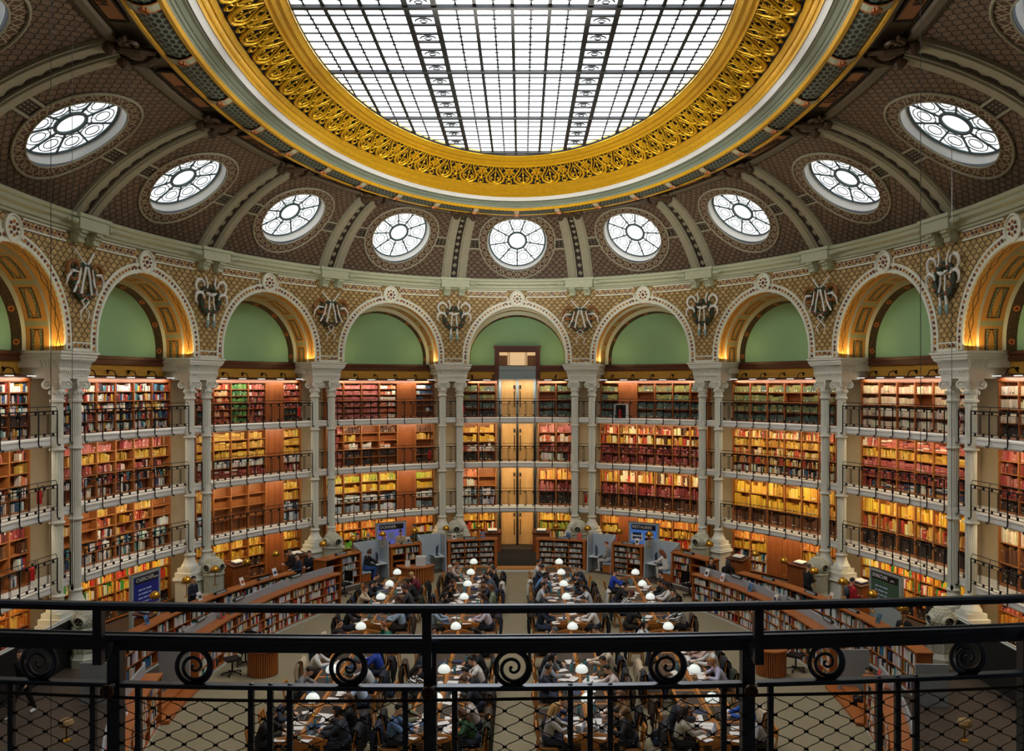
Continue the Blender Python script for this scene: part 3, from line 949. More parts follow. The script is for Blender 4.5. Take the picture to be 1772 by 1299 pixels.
# pierced gilt scrolls
g = M()
NM = 54
uu = frange(-8, 8, 2000); pl = [Vector(ellpt(u, 13.5, 6.9, C9+9.5)) for u in uu]
dd = [0.]
for a, b_ in zip(pl, pl[1:]): dd.append(dd[-1] + (b_-a).length)
TOT = dd[-1]; MW = TOT / NM
def fz(x, h, d=.05):
    """frieze point: x metres along, h 0..1 from the lower to the upper edge"""
    x = x % TOT
    i = min(bisect.bisect(dd, x), 2000) - 1
    u = uu[i] + (uu[i+1]-uu[i])*((x-dd[i])/max(1e-9, dd[i+1]-dd[i]))
    p = Vector(ellpt(u, 14.0 - .92*h, 7.36 - .88*h, C9 + 9.2 + .56*h))
    c = Vector((0, D0, p.z)); n_ = (c - p).normalized() * .55 + Vector((0, 0, -.83))
    return p + n_ * d
def fcurve(x0, pts, r, n=5):
    g.tube([fz(x0 + a*MW, h) for a, h in pts], r, n)
def spiral(cx_, cy_, r, turns, a0, sg, k=14):
    return [(cx_ + sg*r*(1-i/(k+3))*cos(a0 + turns*2*PI*i/k), cy_ + r*1.05*(1-i/(k+3))*sin(a0 + turns*2*PI*i/k)) for i in range(k+1)]
for i in range(NM):
    x0 = (i + .5) * MW - .26*MW
    for sg in (-1, 1):
        lyre = [(sg*.02, .04), (sg*.17, .08), (sg*.3, .24), (sg*.32, .44), (sg*.24, .64), (sg*.15, .8), (sg*.1, .98)]
        fcurve(x0, lyre, [.035, .06, .062, .055, .045, .04, .035])
        fcurve(x0, [(sg*.06, .14), (sg*.2, .3), (sg*.22, .46), (sg*.12, .62), (sg*.04, .8)], [.03, .035, .03, .025, .02], 4)
        fcurve(x0, spiral(sg*.12, .36, .08, 1.2, -PI/2, sg), .022, 4)
        fcurve(x0, spiral(sg*.34, .68, .07, 1.1, PI/2, -sg), .022, 4)
        fcurve(x0, [(sg*.5, .04), (sg*.4, .14), (sg*.42, .24), (sg*.5, .3), (sg*.4, .4), (sg*.36, .52)], [.03, .03, .035, .035, .025, .02], 4)
        fcurve(x0, [(sg*.3, .46), (sg*.41, .58), (sg*.43, .74), (sg*.36, .88), (sg*.28, .98)], [.02, .03, .035, .03, .02], 4)
        fcurve(x0, spiral(sg*.42, .86, .05, 1., 0, sg, 9), .02, 4)
        fcurve(x0, [(sg*.5, .42), (sg*.46, .6), (sg*.47, .78), (sg*.5, .98)], [.04, .035, .03, .02], 4)
        fcurve(x0, [(sg*.17, .8), (sg*.24, .9), (sg*.2, .98)], [.02, .025, .02], 4)
    fcurve(x0, [(0, .05), (0, .3), (0, .55), (0, .97)], [.05, .035, .025, .025], 5)
    for c in ((0, .14, .08), (0, .56, .05), (.5, .36, .06), (.5, .1, .045), (0, .78, .035)):
        g.ball(fz(x0 + c[0]*MW, c[1], .05), c[2], 7, 5)
tag(g.build('trim_gold_scroll', m_gold, smooth=True), kind='structure')

# city plaques
m_plaque = mat('plaque_orange', '#b1703a', .5)
m_letter = mat('plaque_letters', '#2a1408', .5)
def text(body, size, name, mt, parent, M4, ext=.006, align='CENTER'):
    c = bpy.data.curves.new(name, 'FONT'); c.body = body; c.size = size; c.extrude = ext
    c.align_x = align; c.align_y = 'CENTER'; c.resolution_u = 3
    o = bpy.data.objects.new(name, c); COL.objects.link(o); c.materials.append(mt)
    me = bpy.data.meshes.new_from_object(o); bpy.data.objects.remove(o)
    me.transform(Matrix.Translation(-ORIG[parent.name]) @ M4)
    o = bpy.data.objects.new(name, me); COL.objects.link(o); o.parent = parent
    if not me.materials: me.materials.append(mt)
    return o
CITY = {-5: 'JERUSALEM', -4: 'PARIS', -3: 'BYZANCE', -2: 'ROME', -1: 'OXFORD', 0: 'BERLIN', 1: 'VIENNE', 2: 'CARTHAGE', 3: 'ALEXANDRIE', 4: 'LONDRES', 5: 'BABYLONE'}
for k, nm in CITY.items():
    wc = (wtop(k) + wouter(k)) / 2 + .02; hw = (wouter(k) - wtop(k) - .64) / 2 - .11
    z = C9 + 8.62; hx = 1.15
    p0 = P(k, wc, z)
    rt = thing('city_plaque', 'orange name plaque lettered %s under the skylight ring' % nm.lower(), 'plaque', p0)
    g = M(); us_ = frange(k - hx/4.6, k + hx/4.6, 6)
    WC = lambda u: (wtop(u) + wouter(u)) / 2 + .02
    rows = [[P(u, WC(u) - hw, z+.06), P(u, WC(u) - hw, z), P(u, WC(u) + hw, z), P(u, WC(u) + hw, z+.06)] for u in us_]
    g.grid(rows, cu=True); g.build('panel', m_plaque, rt)
    g = M()
    for s in (-1, 1): g.tube([P(u, WC(u) + s*(hw+.02), z) for u in us_], .04, 5)
    for u in (us_[0], us_[-1]): g.tube([P(u, WC(u) - hw, z), P(u, WC(u) + hw, z)], .05, 6)
    g.build('border', m_dark, rt)
    x, y, tx, ty, nx, ny = fr(k)
    M4 = Matrix(((tx, nx, 0, p0[0]), (ty, ny, 0, p0[1]), (0, 0, -1, z - .02), (0, 0, 0, 1)))
    text(nm, .42 if len(nm) < 8 else .32, 'lettering', m_letter, rt, M4)

# --- skylight
SZ = C9 + 10.0
sk = M(); sk.fan([ellpt(u, 12.1, 6.05, SZ + .1) for u in US])
sky = tag(sk.build('window_20', m_sky), kind='structure')
def chord(x):                       # half length along y of the opening at x
    q = 1 - (x/6.0)**2
    return 12.05*sqrt(q) if q > 0 else 0
def chordx(y):
    a = 12.05*(1 if y >= 0 else NEAR)
    q = 1 - (y/a)**2
    return 6.0*sqrt(q) if q > 0 else 0
m_bar = mat('skylight_iron', '#262b2f', .6)
gb, gt = M(), M()
PX = 1.0
for x in [j*1.0 for j in range(-6, 7)]:
    if abs(abs(x) - 2.45) < .6: continue
    h = chord(x)
    if h: gb.box(x-.05, x+.05, D0 - h*NEAR, D0 + h, SZ+.02, SZ+.07)
for x in [j*1.0 + .5 for j in range(-6, 6)]:
    h = chord(x)
    if h and not 1.9 < abs(x) < 3.0: gt.box(x-.024, x+.024, D0 - h*NEAR, D0 + h, SZ+.04, SZ+.07)
for bx in (-2.45, 2.45):            # twin ladder girders
    for dx in (-.38, .38):
        h = chord(bx+dx); gb.box(bx+dx-.075, bx+dx+.075, D0 - h*NEAR, D0 + h, SZ+.0, SZ+.07)
n = -26
while n < 17:
    y = 2.25 + n*.5875
    h = chordx(y)
    if h > .2:
        big = n % 8 == 0
        if big:
            gb.box(-h, h, D0+y-.075, D0+y+.075, SZ-.03, SZ+.07); gb.box(-h, h, D0+y+.17, D0+y+.2, SZ+.02, SZ+.06)
        else: gt.box(-h, h, D0+y-.034, D0+y+.034, SZ+.04, SZ+.07)
        for j in range(-6, 6):
            x = j*1.0 + .5
            if abs(x) < h-.2 and not 1.9 < abs(x) < 3.0: gt.box(x-.06, x+.06, D0+y+.2, D0+y+.24, SZ+.03, SZ+.06)
        if h > 2.9:
            for bx in (-2.45, 2.45):
                gb.box(bx-.36, bx+.36, D0+y-.05, D0+y+.05, SZ+.02, SZ+.07)
                yy = D0 + y + .3
                if n % 2: 
                    gt.tube([(bx + .22*cos(PI + PI*q/8), yy + .18*sin(PI + PI*q/8), SZ+.03) for q in range(9)], .026, 4)
                    gt.tube([(bx + .1*cos(2*PI*q/10), yy+.02 + .09*sin(2*PI*q/10), SZ+.03) for q in range(10)], .02, 4, True)
    n += 1
gb.tube([ellpt(u, 12.0, 5.97, SZ) for u in US], .05, 5, True)
gb.build('girder_frame', m_bar, sky); gt.build('glazing_frame', m_bar, sky)
# ---------------------------------------------------------------- columns, stoves, railings, shelving, books
ORD = ['', 'first', 'second', 'third', 'fourth', 'fifth', 'sixth']
def bayname(k):
    if k == 0: return 'the central doorway bay'
    return 'the %s bay %s of the doorway' % (ORD[abs(k)], 'left' if k < 0 else 'right')
def piername(i):
    """i: 0 is the pier just right of the doorway, -1 just left"""
    return 'the %s pier %s of the doorway' % (ORD[i+1] if i >= 0 else ORD[-i], 'right' if i >= 0 else 'left')
LVN = {4: 'top gallery', 3: 'middle gallery', 2: 'lower gallery', 1: 'ground floor'}
DX = .47
def make_column():
    rt = thing('column', '', 'column', (0, 0, 0), 'twin iron columns round the hall')
    g = M()
    for h, z0, z1 in ((.4, PLZ, .95), (.46, .95, 1.0), (.47, 1.0, 1.1), (.41, 1.1, 1.3), (.34, 1.3, 1.48)): g.box(-h, h, -h, h, z0, z1)
    for i in range(9):
        for a in range(4):
            x = -.42 + i*.105
            p = ((x, -.47), (.47, x), (x, .47), (-.47, x))[a]
            g.ball((p[0], p[1], 1.0), .05, 6, 4)
    g.build('pedestal', m_col, rt)
    g = M(); g.lathe([(.33, 1.48), (.34, 1.54), (.31, 1.6), (.27, 1.66), (.22, 1.78), (.2, 1.88), (.2, 1.95), (.24, 1.97), (.24, 2.02), (.2, 2.04), (.185, 2.06)], n=24)
    g.build('base', m_col, rt, smooth=True)
    g = M(); rings = [(2.0, 4.37), (4.37, 6.77), (6.77, 8.36)]
    for i, (a, b_) in enumerate(rings):
        z0 = a + (.04 if i == 0 else .45)
        if i: g.lathe([(.185, a), (.25, a+.02), (.25, a+.06), (.2, a+.09), (.19, a+.42), (.2, a+.45)], n=24)
        g.lathe([(.172, z0), (.182, z0+.04), (.182, b_-.12), (.172, b_-.06), (.175, b_)], n=96, flute=16, fd=.2)
    g.build('shaft', m_col, rt)
    g = M()
    g.lathe([(.18, 8.34), (.235, 8.38), (.235, 8.44), (.19, 8.47), (.2, 8.6), (.235, 8.7), (.235, 8.74), (.2, 8.78), (.21, 8.88), (.27, 9.02), (.3, 9.06)], n=24)
    for j in range(12):
        a = 2*PI*j/12; g.ball((.225*cos(a), .225*sin(a), 8.68), .045, 6, 5, (1, 1, 1.5))
    for sx in (-1, 1):
        for sy in (-1, 1):
            pts = []
            for i in range(22):
                a = i/21*2.6*PI; r = .15*(1 - i/26)
                pts.append((sx*(.21 + r*sin(a)*.72), sy*(.21 + r*sin(a)*.72), 8.93 - r*cos(a)*-1))
            g.tube(pts, .045, 6); g.ball((sx*.21, sy*.21, 8.93), .06, 6, 5)
    g.box(-.27, .27, -.27, .27, 9.06, 9.15)
    g.build('capital', m_col, rt)
    return rt
col0 = make_column(); first = True
for i in range(-5, 5):
    for sx in (-1, 1):
        u = i + .5 + sx*DX/BAYW
        x, y, tx, ty, nx, ny = fr(u)
        lab = '%s fluted column of the pair on %s' % ('left' if sx < 0 else 'right', piername(i))
        rz = math.atan2(ty, tx)
        if first:
            col0.location = (x, y, 0); col0.rotation_euler.z = rz; tag(col0, lab); first = False
        else: dup(col0, (x, y, 0), rz, lab)
# entablature blocks over each pair
def make_block():
    g = M()
    for h, d, z0, z1 in ((.76, .27, 9.15, 9.24), (.78, .29, 9.24, 9.3), (.78, .29, 9.3, 9.42), (.82, .33, 9.42, 9.46), (.8, .31, 9.46, 9.5)):
        g.box(-h, h, -d, 1.1, z0, z1)
    st = [(.8, .31, 9.5), (.81, .32, 9.58), (.85, .37, 9.7), (.93, .45, 9.78), (.94, .46, 9.84), (.97, .49, 9.86), (.97, .49, 9.95), (1.02, .54, 9.97), (1.02, .54, 10.05)]
    rows = [[(-h, -d, z), (h, -d, z), (h, 1.1, z), (-h, 1.1, z)] for h, d, z in st]
    g.grid(rows, cu=True); g.fan(rows[-1])
    for j in range(19):
        x = -.78 + j*.0867
        g.tube([(x, -.33, 9.52), (x, -.345, 9.62), (x, -.4, 9.72), (x*1.1, -.48, 9.78)], .022, 4)
    for j in range(9):
        y = -.28 + j*.09
        for sx in (-1, 1): g.tube([(sx*.81, y, 9.52), (sx*.83, y, 9.62), (sx*.88, y, 9.72), (sx*.95, y, 9.78)], .022, 4)
    for j in range(15): g.box(-.78 + j*.108, -.73 + j*.108, -.34, -.28, 9.32, 9.4)
    g.box(-.92, .92, .3, 1.12, 9.5, 10.05); g.box(-.7, .7, -.5, .4, 10.0, 10.12)
    return g.data('entablature', m_col)
blk = make_block()
for i in range(-5, 5):
    o = bpy.data.objects.new('trim_entablature', blk); COL.objects.link(o); o.matrix_world = frame(i + .5, 0, 0); tag(o, kind='structure')
# plain pilaster faces on the stone behind the columns
g = M()
for i in range(-7, 7):
    u = i + .5
    for s in (-1, 1):
        cbox(g, u + s*.1 - .006, u + s*.1 + .006, -1.08, -1.16, PLZ, 9.6, 1)
tag(g.build('trim_pilasters', m_stone), kind='structure')

# warm air vents: octagonal cast-iron pedestal with a domed head
m_cast = mat('cast_iron_cream', '#b9bcab', .5, var=.15, nscale=14)
m_vhole = mat('vent_hole_shade', '#22231f', .7)  # flat dark colour stands in for the shade inside the vent holes
def make_stove():
    rt = thing('air_vent', '', 'vent', (0, 0, 0), 'cast-iron warm air vents in front of the piers')
    oc = lambda r, z: [(r*cos(PI/8 + PI*j/4), r*sin(PI/8 + PI*j/4), z) for j in range(8)]
    g = M(); rows = [oc(r, z) for r, z in ((.5, PLZ), (.5, .32), (.46, .38), (.42, .46), (.4, .5), (.4, 1.24), (.44, 1.28), (.46, 1.34), (.44, 1.38))]
    g.grid(rows, cu=True); g.fan(rows[-1])
    for j in range(8):
        a = PI*j/4; fm = Matrix.Rotation(a, 4, 'Z')
        for z0, z1 in ((.56, .8), (.86, 1.2)):
            for q in ([(.375, -.1, z0), (.375, .1, z0), (.375, .1, z1), (.375, -.1, z1)],):
                g.tube([fm @ Vector(p) for p in q], .014, 4, True)
            for yy in (-.05, 0, .05):
                for k in range(int((z1-z0)/.07)): g.ball(fm @ Vector((.372, yy, z0+.05+k*.07)), .02, 5, 4)
        b_ = Matrix.Rotation(a + PI/8, 4, 'Z')
        g.tube([b_ @ Vector((.405, 0, .5)), b_ @ Vector((.405, 0, 1.22))], .02, 5)
    g.build('pedestal', m_cast, rt)
    g = M(); g.lathe([(.32, 1.36), (.35, 1.44), (.38, 1.56), (.37, 1.7), (.34, 1.82), (.26, 1.96), (.16, 2.05), (.08, 2.08), (.07, 2.1)], n=24)
    for z in frange(1.5, 2.0, 6):
        r = np.interp(z, [1.44, 1.56, 1.7, 1.82, 1.96, 2.05], [.35, .38, .37, .34, .26, .16])
        for j in range(18): g.ball((r*cos(2*PI*(j + (z*10 % 2)/2)/18), r*sin(2*PI*(j + (z*10 % 2)/2)/18), z), .03, 5, 4)
    g.build('dome', m_cast, rt)
    g = M(); g.lathe([(.07, 2.08), (.05, 2.12), (.08, 2.16), (.06, 2.22), (.015, 2.3)], n=10); g.build('finial', m_cast, rt)
    for a in (0, PI/2, PI, -PI/2):
        fm = Matrix.Rotation(a, 4, 'Z') @ Matrix.Translation((.33, 0, 1.62))
        g = M()
        g.grid([[fm @ Vector((x, r*cos(2*PI*j/20), r*sin(2*PI*j/20))) for j in range(20)] for x, r in ((-.05, .21), (.1, .2), (.12, .16), (.06, .15))], cu=True, flip=True)
        o = g.build('port', m_cast, rt)
        g = M(); g.fan([fm @ Vector((.055, .155*cos(2*PI*j/20), .155*sin(2*PI*j/20))) for j in range(20)]); g.build('opening', m_vhole, o, label='dark round opening')
    return rt
st0 = make_stove(); first = True
for i in range(-4, 4):
    x, y, _ = P(i + .5, .82, 0)
    if i in (-4, 3): x, y = math.copysign(13.62, x), 27.35
    a = math.atan2(fr(i+.5)[5], fr(i+.5)[4])
    lab = 'cream cast-iron domed air vent in front of %s' % piername(i)
    if first: st0.location = (x, y, 0); st0.rotation_euler.z = a; tag(st0, lab); first = False; st0.scale.z = .91
    else:
        o = dup(st0, (x, y, 0), a, lab); o.scale.z = .91

# gallery railings
m, nt, b = base_mat('wire_mesh', .5, .5)
u, v = uvs(nt)
b.inputs['Base Color'].default_value = (.01, .01, .012, 1)
wl = (((u + v) / .075).fr() - .5).ab().mx((((u - v) / .075).fr() - .5).ab()).gt(.42)
nt.links.new((wl * .9).v, b.inputs['Alpha']); m_mesh = m
m_net = m
def railing(u0, u1, lv, w, lab, grp, small=False):
    z = FL[lv]; um = (u0+u1)/2
    rt = thing('gallery_railing', lab, 'railing', P(um, w, z), grp)
    n = 3 if small else 14; us_ = frange(u0, u1, n)
    def bar(name, zz, r, ww=w):
        g = M(); g.tube([P(u, ww, zz) for u in us_], r, 5); g.build(name, m_iron, rt)
    bar('top_rail', z+1.03, .013, w-.05); bar('main_rail', z+.89, .02)
    g = M(); L = (u1-u0)*BAYW; nr = max(1, int(L/.42))
    for zz in (.78, .875, .08, .18): g.tube([P(u, w, z+zz) for u in us_], .011, 5)
    for zz in (z+.8275, z+.13):
        for i in range(nr):
            u = u0 + (u1-u0)*(i+.5)/nr; fm = frame(u, w, zz)
            g.tube([fm @ Vector((.05*cos(2*PI*j/10), 0, .05*sin(2*PI*j/10))) for j in range(10)], .014, 4, True)
            g.box(-.015, .015, -.01, .01, -.045, .045, fm)
    npst = 2 if small else 7; gg = g; gp = []
    for i in range(npst):
        u = u0 + (u1-u0)*i/(npst-1); g = M(); fm = frame(u, w, z)
        g.tube([fm @ Vector(q) for q in ((0, 0, .9), (0, 0, .1), (0, 0, -.12), (0, -.02, -.2), (0, -.06, -.25), (0, -.1, -.22), (0, -.08, -.18))], .022, 5)
        g.tube([fm @ Vector(q) for q in ((0, 0, .88), (0, .05, 1.03))], .01, 4)
        gp.append(g)
    for i in range(npst - 1):
        for d in (-.045, 0, .045):
            u = u0 + (u1-u0)*(i+.5)/(npst-1) + d/BAYW
            p = P(u, w, 0); gg.tube([(p[0], p[1], z+.175), (p[0], p[1], z+.785)], .008, 4)
    gg.build('grille', m_iron, rt)
    for q in gp: q.build('post', m_iron, rt)
    g = M()
    rows = [[P(u, w-.015, z+.2) for u in us_], [P(u, w-.015, z+.76) for u in us_]]
    g.grid(rows, uv=[[(u*BAYW, 0) for u in us_], [(u*BAYW, .56) for u in us_]])
    g.build('wire_mesh', m_net, rt)
for lv in (4, 3, 2):
    for k in range(-5, 6):
        railing(k-.5+.1, k+.5-.1, lv, .17, 'black iron railing of the %s across %s' % (LVN[lv], bayname(k)), 'gallery railings')
    for i in range(-5, 5):
        railing(i+.5-.04, i+.5+.04, lv, -.06, 'short railing between twin columns, %s, %s' % (piername(i), LVN[lv]), 'gallery railings', True)

# ribboned wreaths on the spandrels
m_leaf = mat('wreath_leaf', '#33432f', .6, var=.4, nscale=30)
m_rbn = mat('wreath_ribbon', '#e9ece6', .5)
m_rb2 = mat('wreath_ring', '#8f5a26', .5)
m_blu = mat('ribbon_blue', '#8fb0b4', .5)
m_flw = mat('wreath_flower', '#b4562c', .5)
for i in range(-5, 5):
    kind = i % 2 == 0          # pier right of the doorway carries rings
    fm = frame(i + .5, .6, C9 + 3.55)
    v_ = lambda x, z, d=.05: fm @ Vector((x, -d, z))
    rt = thing('wreath', '%s with white ribbons above %s' % ('wreath with paired brown rings' if kind else 'green flowered wreath relief', piername(i)), 'ornament', tuple(fm @ Vector((0, 0, -.6))), 'stucco wreaths between the arches')
    g = M(); rr = .52; zc = -.02 if not kind else -.1
    a0, a1 = (0, 2*PI) if not kind else (PI*.9, PI*2.1)
    for j in range(40):
        a = a0 + (a1-a0)*j/40
        for q in (-.05, .05): g.ball(v_((rr+q)*cos(a)*.95, zc + (rr+q)*sin(a)), .08, 6, 4)
    if kind:
        g.tube([v_(.55, .2), v_(.35, .42), v_(0, .5), v_(-.35, .42), v_(-.55, .2)], .09, 6)
    g.build('garland', m_leaf, rt)
    g = M()
    for j in range(9):
        a = a0 + (a1-a0)*(j+.4)/9; g.ball(v_(rr*cos(a)*.95, zc + rr*sin(a), .13), .05, 6, 4)
    g.build('flower', m_flw, rt)
    if kind:
        for sg in (-1, 1):
            g = M(); g.tube([v_(sg*.62 + .3*cos(2*PI*j/20), .25 + .3*sin(2*PI*j/20), .08) for j in range(20)], .07, 6, True); g.build('ring', m_rb2, rt)
    for sg in (-1, 1):
        g = M()
        if kind:
            g.tube([v_(sg*.5, .95, .06), v_(sg*.2, .62, .1), v_(sg*.05, .5, .14)], .035, 5)
            g.tube([v_(sg*.05, .42, .14), v_(sg*.17, 0, .14), v_(sg*.28, -.5, .12)], [.05, .04, .05], 5)
            g.tube([v_(sg*.3, .36, .14), v_(sg*.42, -.1, .12), v_(sg*.62, -.48, .1)], [.03, .05, .04], 5)
            g.tube([v_(sg*.45, .2, .16), v_(sg*.75, .22, .15), v_(sg*.93, .02, .12), v_(sg*.95, -.25, .06)], [.03, .06, .05, .02], 5)
            g.tube([v_(0, -.6, .1), v_(sg*.18, -.72, .08), v_(sg*.02, -.9, .07), v_(sg*.24, -1.1, .07), v_(sg*.16, -1.38, .05)], [.04, .04, .03, .03, .015], 5)
        else:
            g.tube([v_(sg*.3, .95, .06), v_(sg*.2, .62, .1), v_(sg*.26, .45, .12)], .04, 5)
            g.tube([v_(sg*(.62 + .24*cos(a)), .52 + .27*sin(a), .1) for a in frange(PI, -PI*.75, 12)], [.03, .04, .05, .06, .065, .065, .06, .05, .045, .04, .035, .03, .02], 5)
            g.tube([v_(sg*(.66 + .24*cos(a)), .02 + .24*sin(a), .12) for a in frange(PI, -PI*.35, 10)], [.03, .045, .06, .07, .07, .065, .06, .05, .04, .03, .02], 5)
            g.tube([v_(sg*.1, .3, .1), v_(sg*.13, -.1, .1), v_(sg*.16, -.42, .14)], .035, 5)
            g.tube([v_(sg*.28, .28, .1), v_(sg*.1, .2, .14), v_(0, .18, .14)], [.04, .06, .06], 5)
            g.tube([v_(sg*.16, -.55, .1), v_(sg*.17, -.85, .08)], [.05, .06], 5)
        g.build('ribbon', m_rbn, rt)
        if not kind:
            g = M(); g.tube([v_(sg*.17, -.85, .08), v_(sg*.18, -1.05, .08), v_(sg*.18, -1.2, .06)], [.065, .07, .01], 5); g.build('ribbon_tip', m_blu, rt)

# ---------------------------------------------------------------- bookcases
BK = M(); BK.hascol = True                      # every shelved book beyond the nearest few hundred
BOOKS = []                                      # (depth, corners, colour, label, group) for separately built books
def pal(s): return [lin(c) for c in s.split()]
PAL = {
 'mixed': pal('e9e6dc c33a2c 2b4a7a 1e1c1c d8d2c4 7a2a22 3d7c8a e0b04a f2efe6 9a3f2f 31313a c9c4b6'),
 'mixw': pal('efece4 e4e0d4 f4f2ec 2a2c31 a8302a d5d0c2 3b8c8f 1d1d20 c8c2b4 e9e5da 315b88 d9a33c'),
 'mixn': pal('f6f4ee f0eee6 e8e4da f8f6f2 2a2c31 c8403a f2efe6 3b8c9f e4e0d4 1d1d20 d8d2c4 efece4 3a5a9c e0b048 fafaf6'),
 'redw': pal('b05a4c 963c34 e3d6c4 a4463c 54201a c46a5a'),
 'orred': pal('d06a3c b8482c e0a060 c2552f 8a2a1c e5c08a'),
 'green': pal('4f8a3c 3f7a34 6a9c4a 2f5f3a 7aa24c'),
 'darkg': pal('2c4a34 3a5c3c 24362c 5a2a24 1e2a24'),
 'pink': pal('b8605a b0524e c47a70 a84a48 bc665e'),
 'whor': pal('e4cdb4 d98a5a e8ddd0 c4603c efe4d4'),
 'blue': pal('31486a 3c5878 28384e c8d0d4'), 'dark': pal('2a201c 3a2a22 1c1614 4a3428'),
 'brown': pal('5a3420 6a4026 4a2a1a 7a4c2c'),
 'olive': pal('6c6e3c 84803e 5a6a4e 78743e 4e5c50 92884a 68744e'),
 'teal': pal('44584e 50645a 364a44 5c6e64 3e5250'),
 'tan': pal('d8b890 c9a67c e2c8a4 caa884 d4b48c'), 'cream': pal('dcccb0 cdbb9c e4d8c0 c4b090'),
 'gold': pal('c8982c b8862a d8aa3c a8762a d0a448 e0bc5a'), 'yell': pal('d8a828 e6bc3c c89424 f0cc58 b8801c'),
 'redd': pal('943430 7a2a28 a84a44 682422 b86a60'), 'goldm': pal('c8982c d8b464 b03a2a e8d8a8 a8762a c85838 5a3018'),
 'white': pal('e4e2da d4d4d0 f0eee6 c4c8cc dcd8cc 5a6a7a'), 'whiteb': pal('dfe4e8 c8d2da eef0f0 8a9aa8 b4c0c8 4a5a6a'),
 'bright': pal('e8b82c d83c2c f0d054 3c8c3c e87c2c e8e4d8 c8301e f4c83c'), 'orange': pal('d8882c e0a040 c8702a ecb858'),
 'ltg': pal('6cb23c 86c44c 58a034'), 'cd': pal('d8dcd8 c4cac6 e6e8e4 5a6460 aab2b0 8a9290 f0f0ee 3a4240'),
 'grey': pal('b8bcc0 d0d4d8 9aa0a6 4a5058 e4e6e8'), 'yg': pal('c8b02c a8a82c d8c044 8a9a2c'),
}
LBLC = lin('e4dcc8'); DARKL = lin('30241c')
DARKB = pal('181314 241a18 2e2420')
def book8(fm, x0, x1, y0, y1, z0, z1, lean=0.):
    pts = []
    for z in (z0, z1):
        dx = lean*(z - z0)
        for x, y in ((x0, y0), (x1, y0), (x1, y1), (x0, y1)): pts.append(fm @ Vector((x+dx, y, z)))
    return pts
def fill(fm, W, Hh, D, pname, fr_=.95, hmin=.6, hmax=.92, th=(.025, .06), mode='up', run=3, sink=None, rng=R, lbl=.4):
    """fill a compartment: local x 0..W, y 0 (front) .. D (back), z 0..Hh"""
    sink = sink or BK
    P_ = PAL[pname]
    def put(p, c):
        if sink is BK: BK.col = c; BK.box8(p)
        else: sink(p, c)
    if mode == 'stack':
        x = .01
        while x < W*fr_ - .15:
            w = rng.uniform(.2, .34); z = 0.
            if x + w > W: w = W - x - .01
            while z < Hh*rng.uniform(.55, .85):
                t = rng.uniform(.04, .08)
                if z + t > Hh - .02: break
                put(book8(fm, x, x+w, rng.uniform(.01, .05), D*.8, z, z+t-.004), rng.choice(P_)); z += t
            x += w + rng.uniform(.01, .04)
        return
    x = rng.uniform(0, .03) if fr_ > .6 else rng.choice([.01, W*(1-fr_)])
    end = min(W - .005, x + W*fr_); left = 0
    while x < end - .02:
        if left <= 0:
            c = rng.choice(P_); left = rng.randint(1, run); h = Hh*rng.uniform(hmin, hmax); t0 = rng.uniform(*th)
        t = t0*rng.uniform(.9, 1.1)
        if x + t > end: break
        cc = tuple(max(0, q*rng.uniform(.82, 1.15)) for q in c)
        ln = rng.choice((0, 0, 0, 0, 0, .12, -.05)) if run < 4 and x + t + .06 < end and x > .08 else 0
        y0 = rng.uniform(.0, .03)
        put(book8(fm, x, x+t-.003, y0, D*.85, 0, h, ln), cc)
        if sink is BK and ln == 0 and t > .02 and rng.random() < lbl:
            zl = h*(.14 if run > 4 else rng.choice((.12, .18, .7))); hl = min(.06, h*.18)
            BK.col = LBLC if rng.random() < .8 else DARKL
            BK.quad(*[fm @ Vector(q) for q in ((x+.003, y0-.003, zl), (x+t-.006, y0-.003, zl), (x+t-.006, y0-.003, zl+hl), (x+.003, y0-.003, zl+hl))])
        x += t; left -= 1
        if run < 5 and rng.random() < .03: x += rng.uniform(.02, .1)
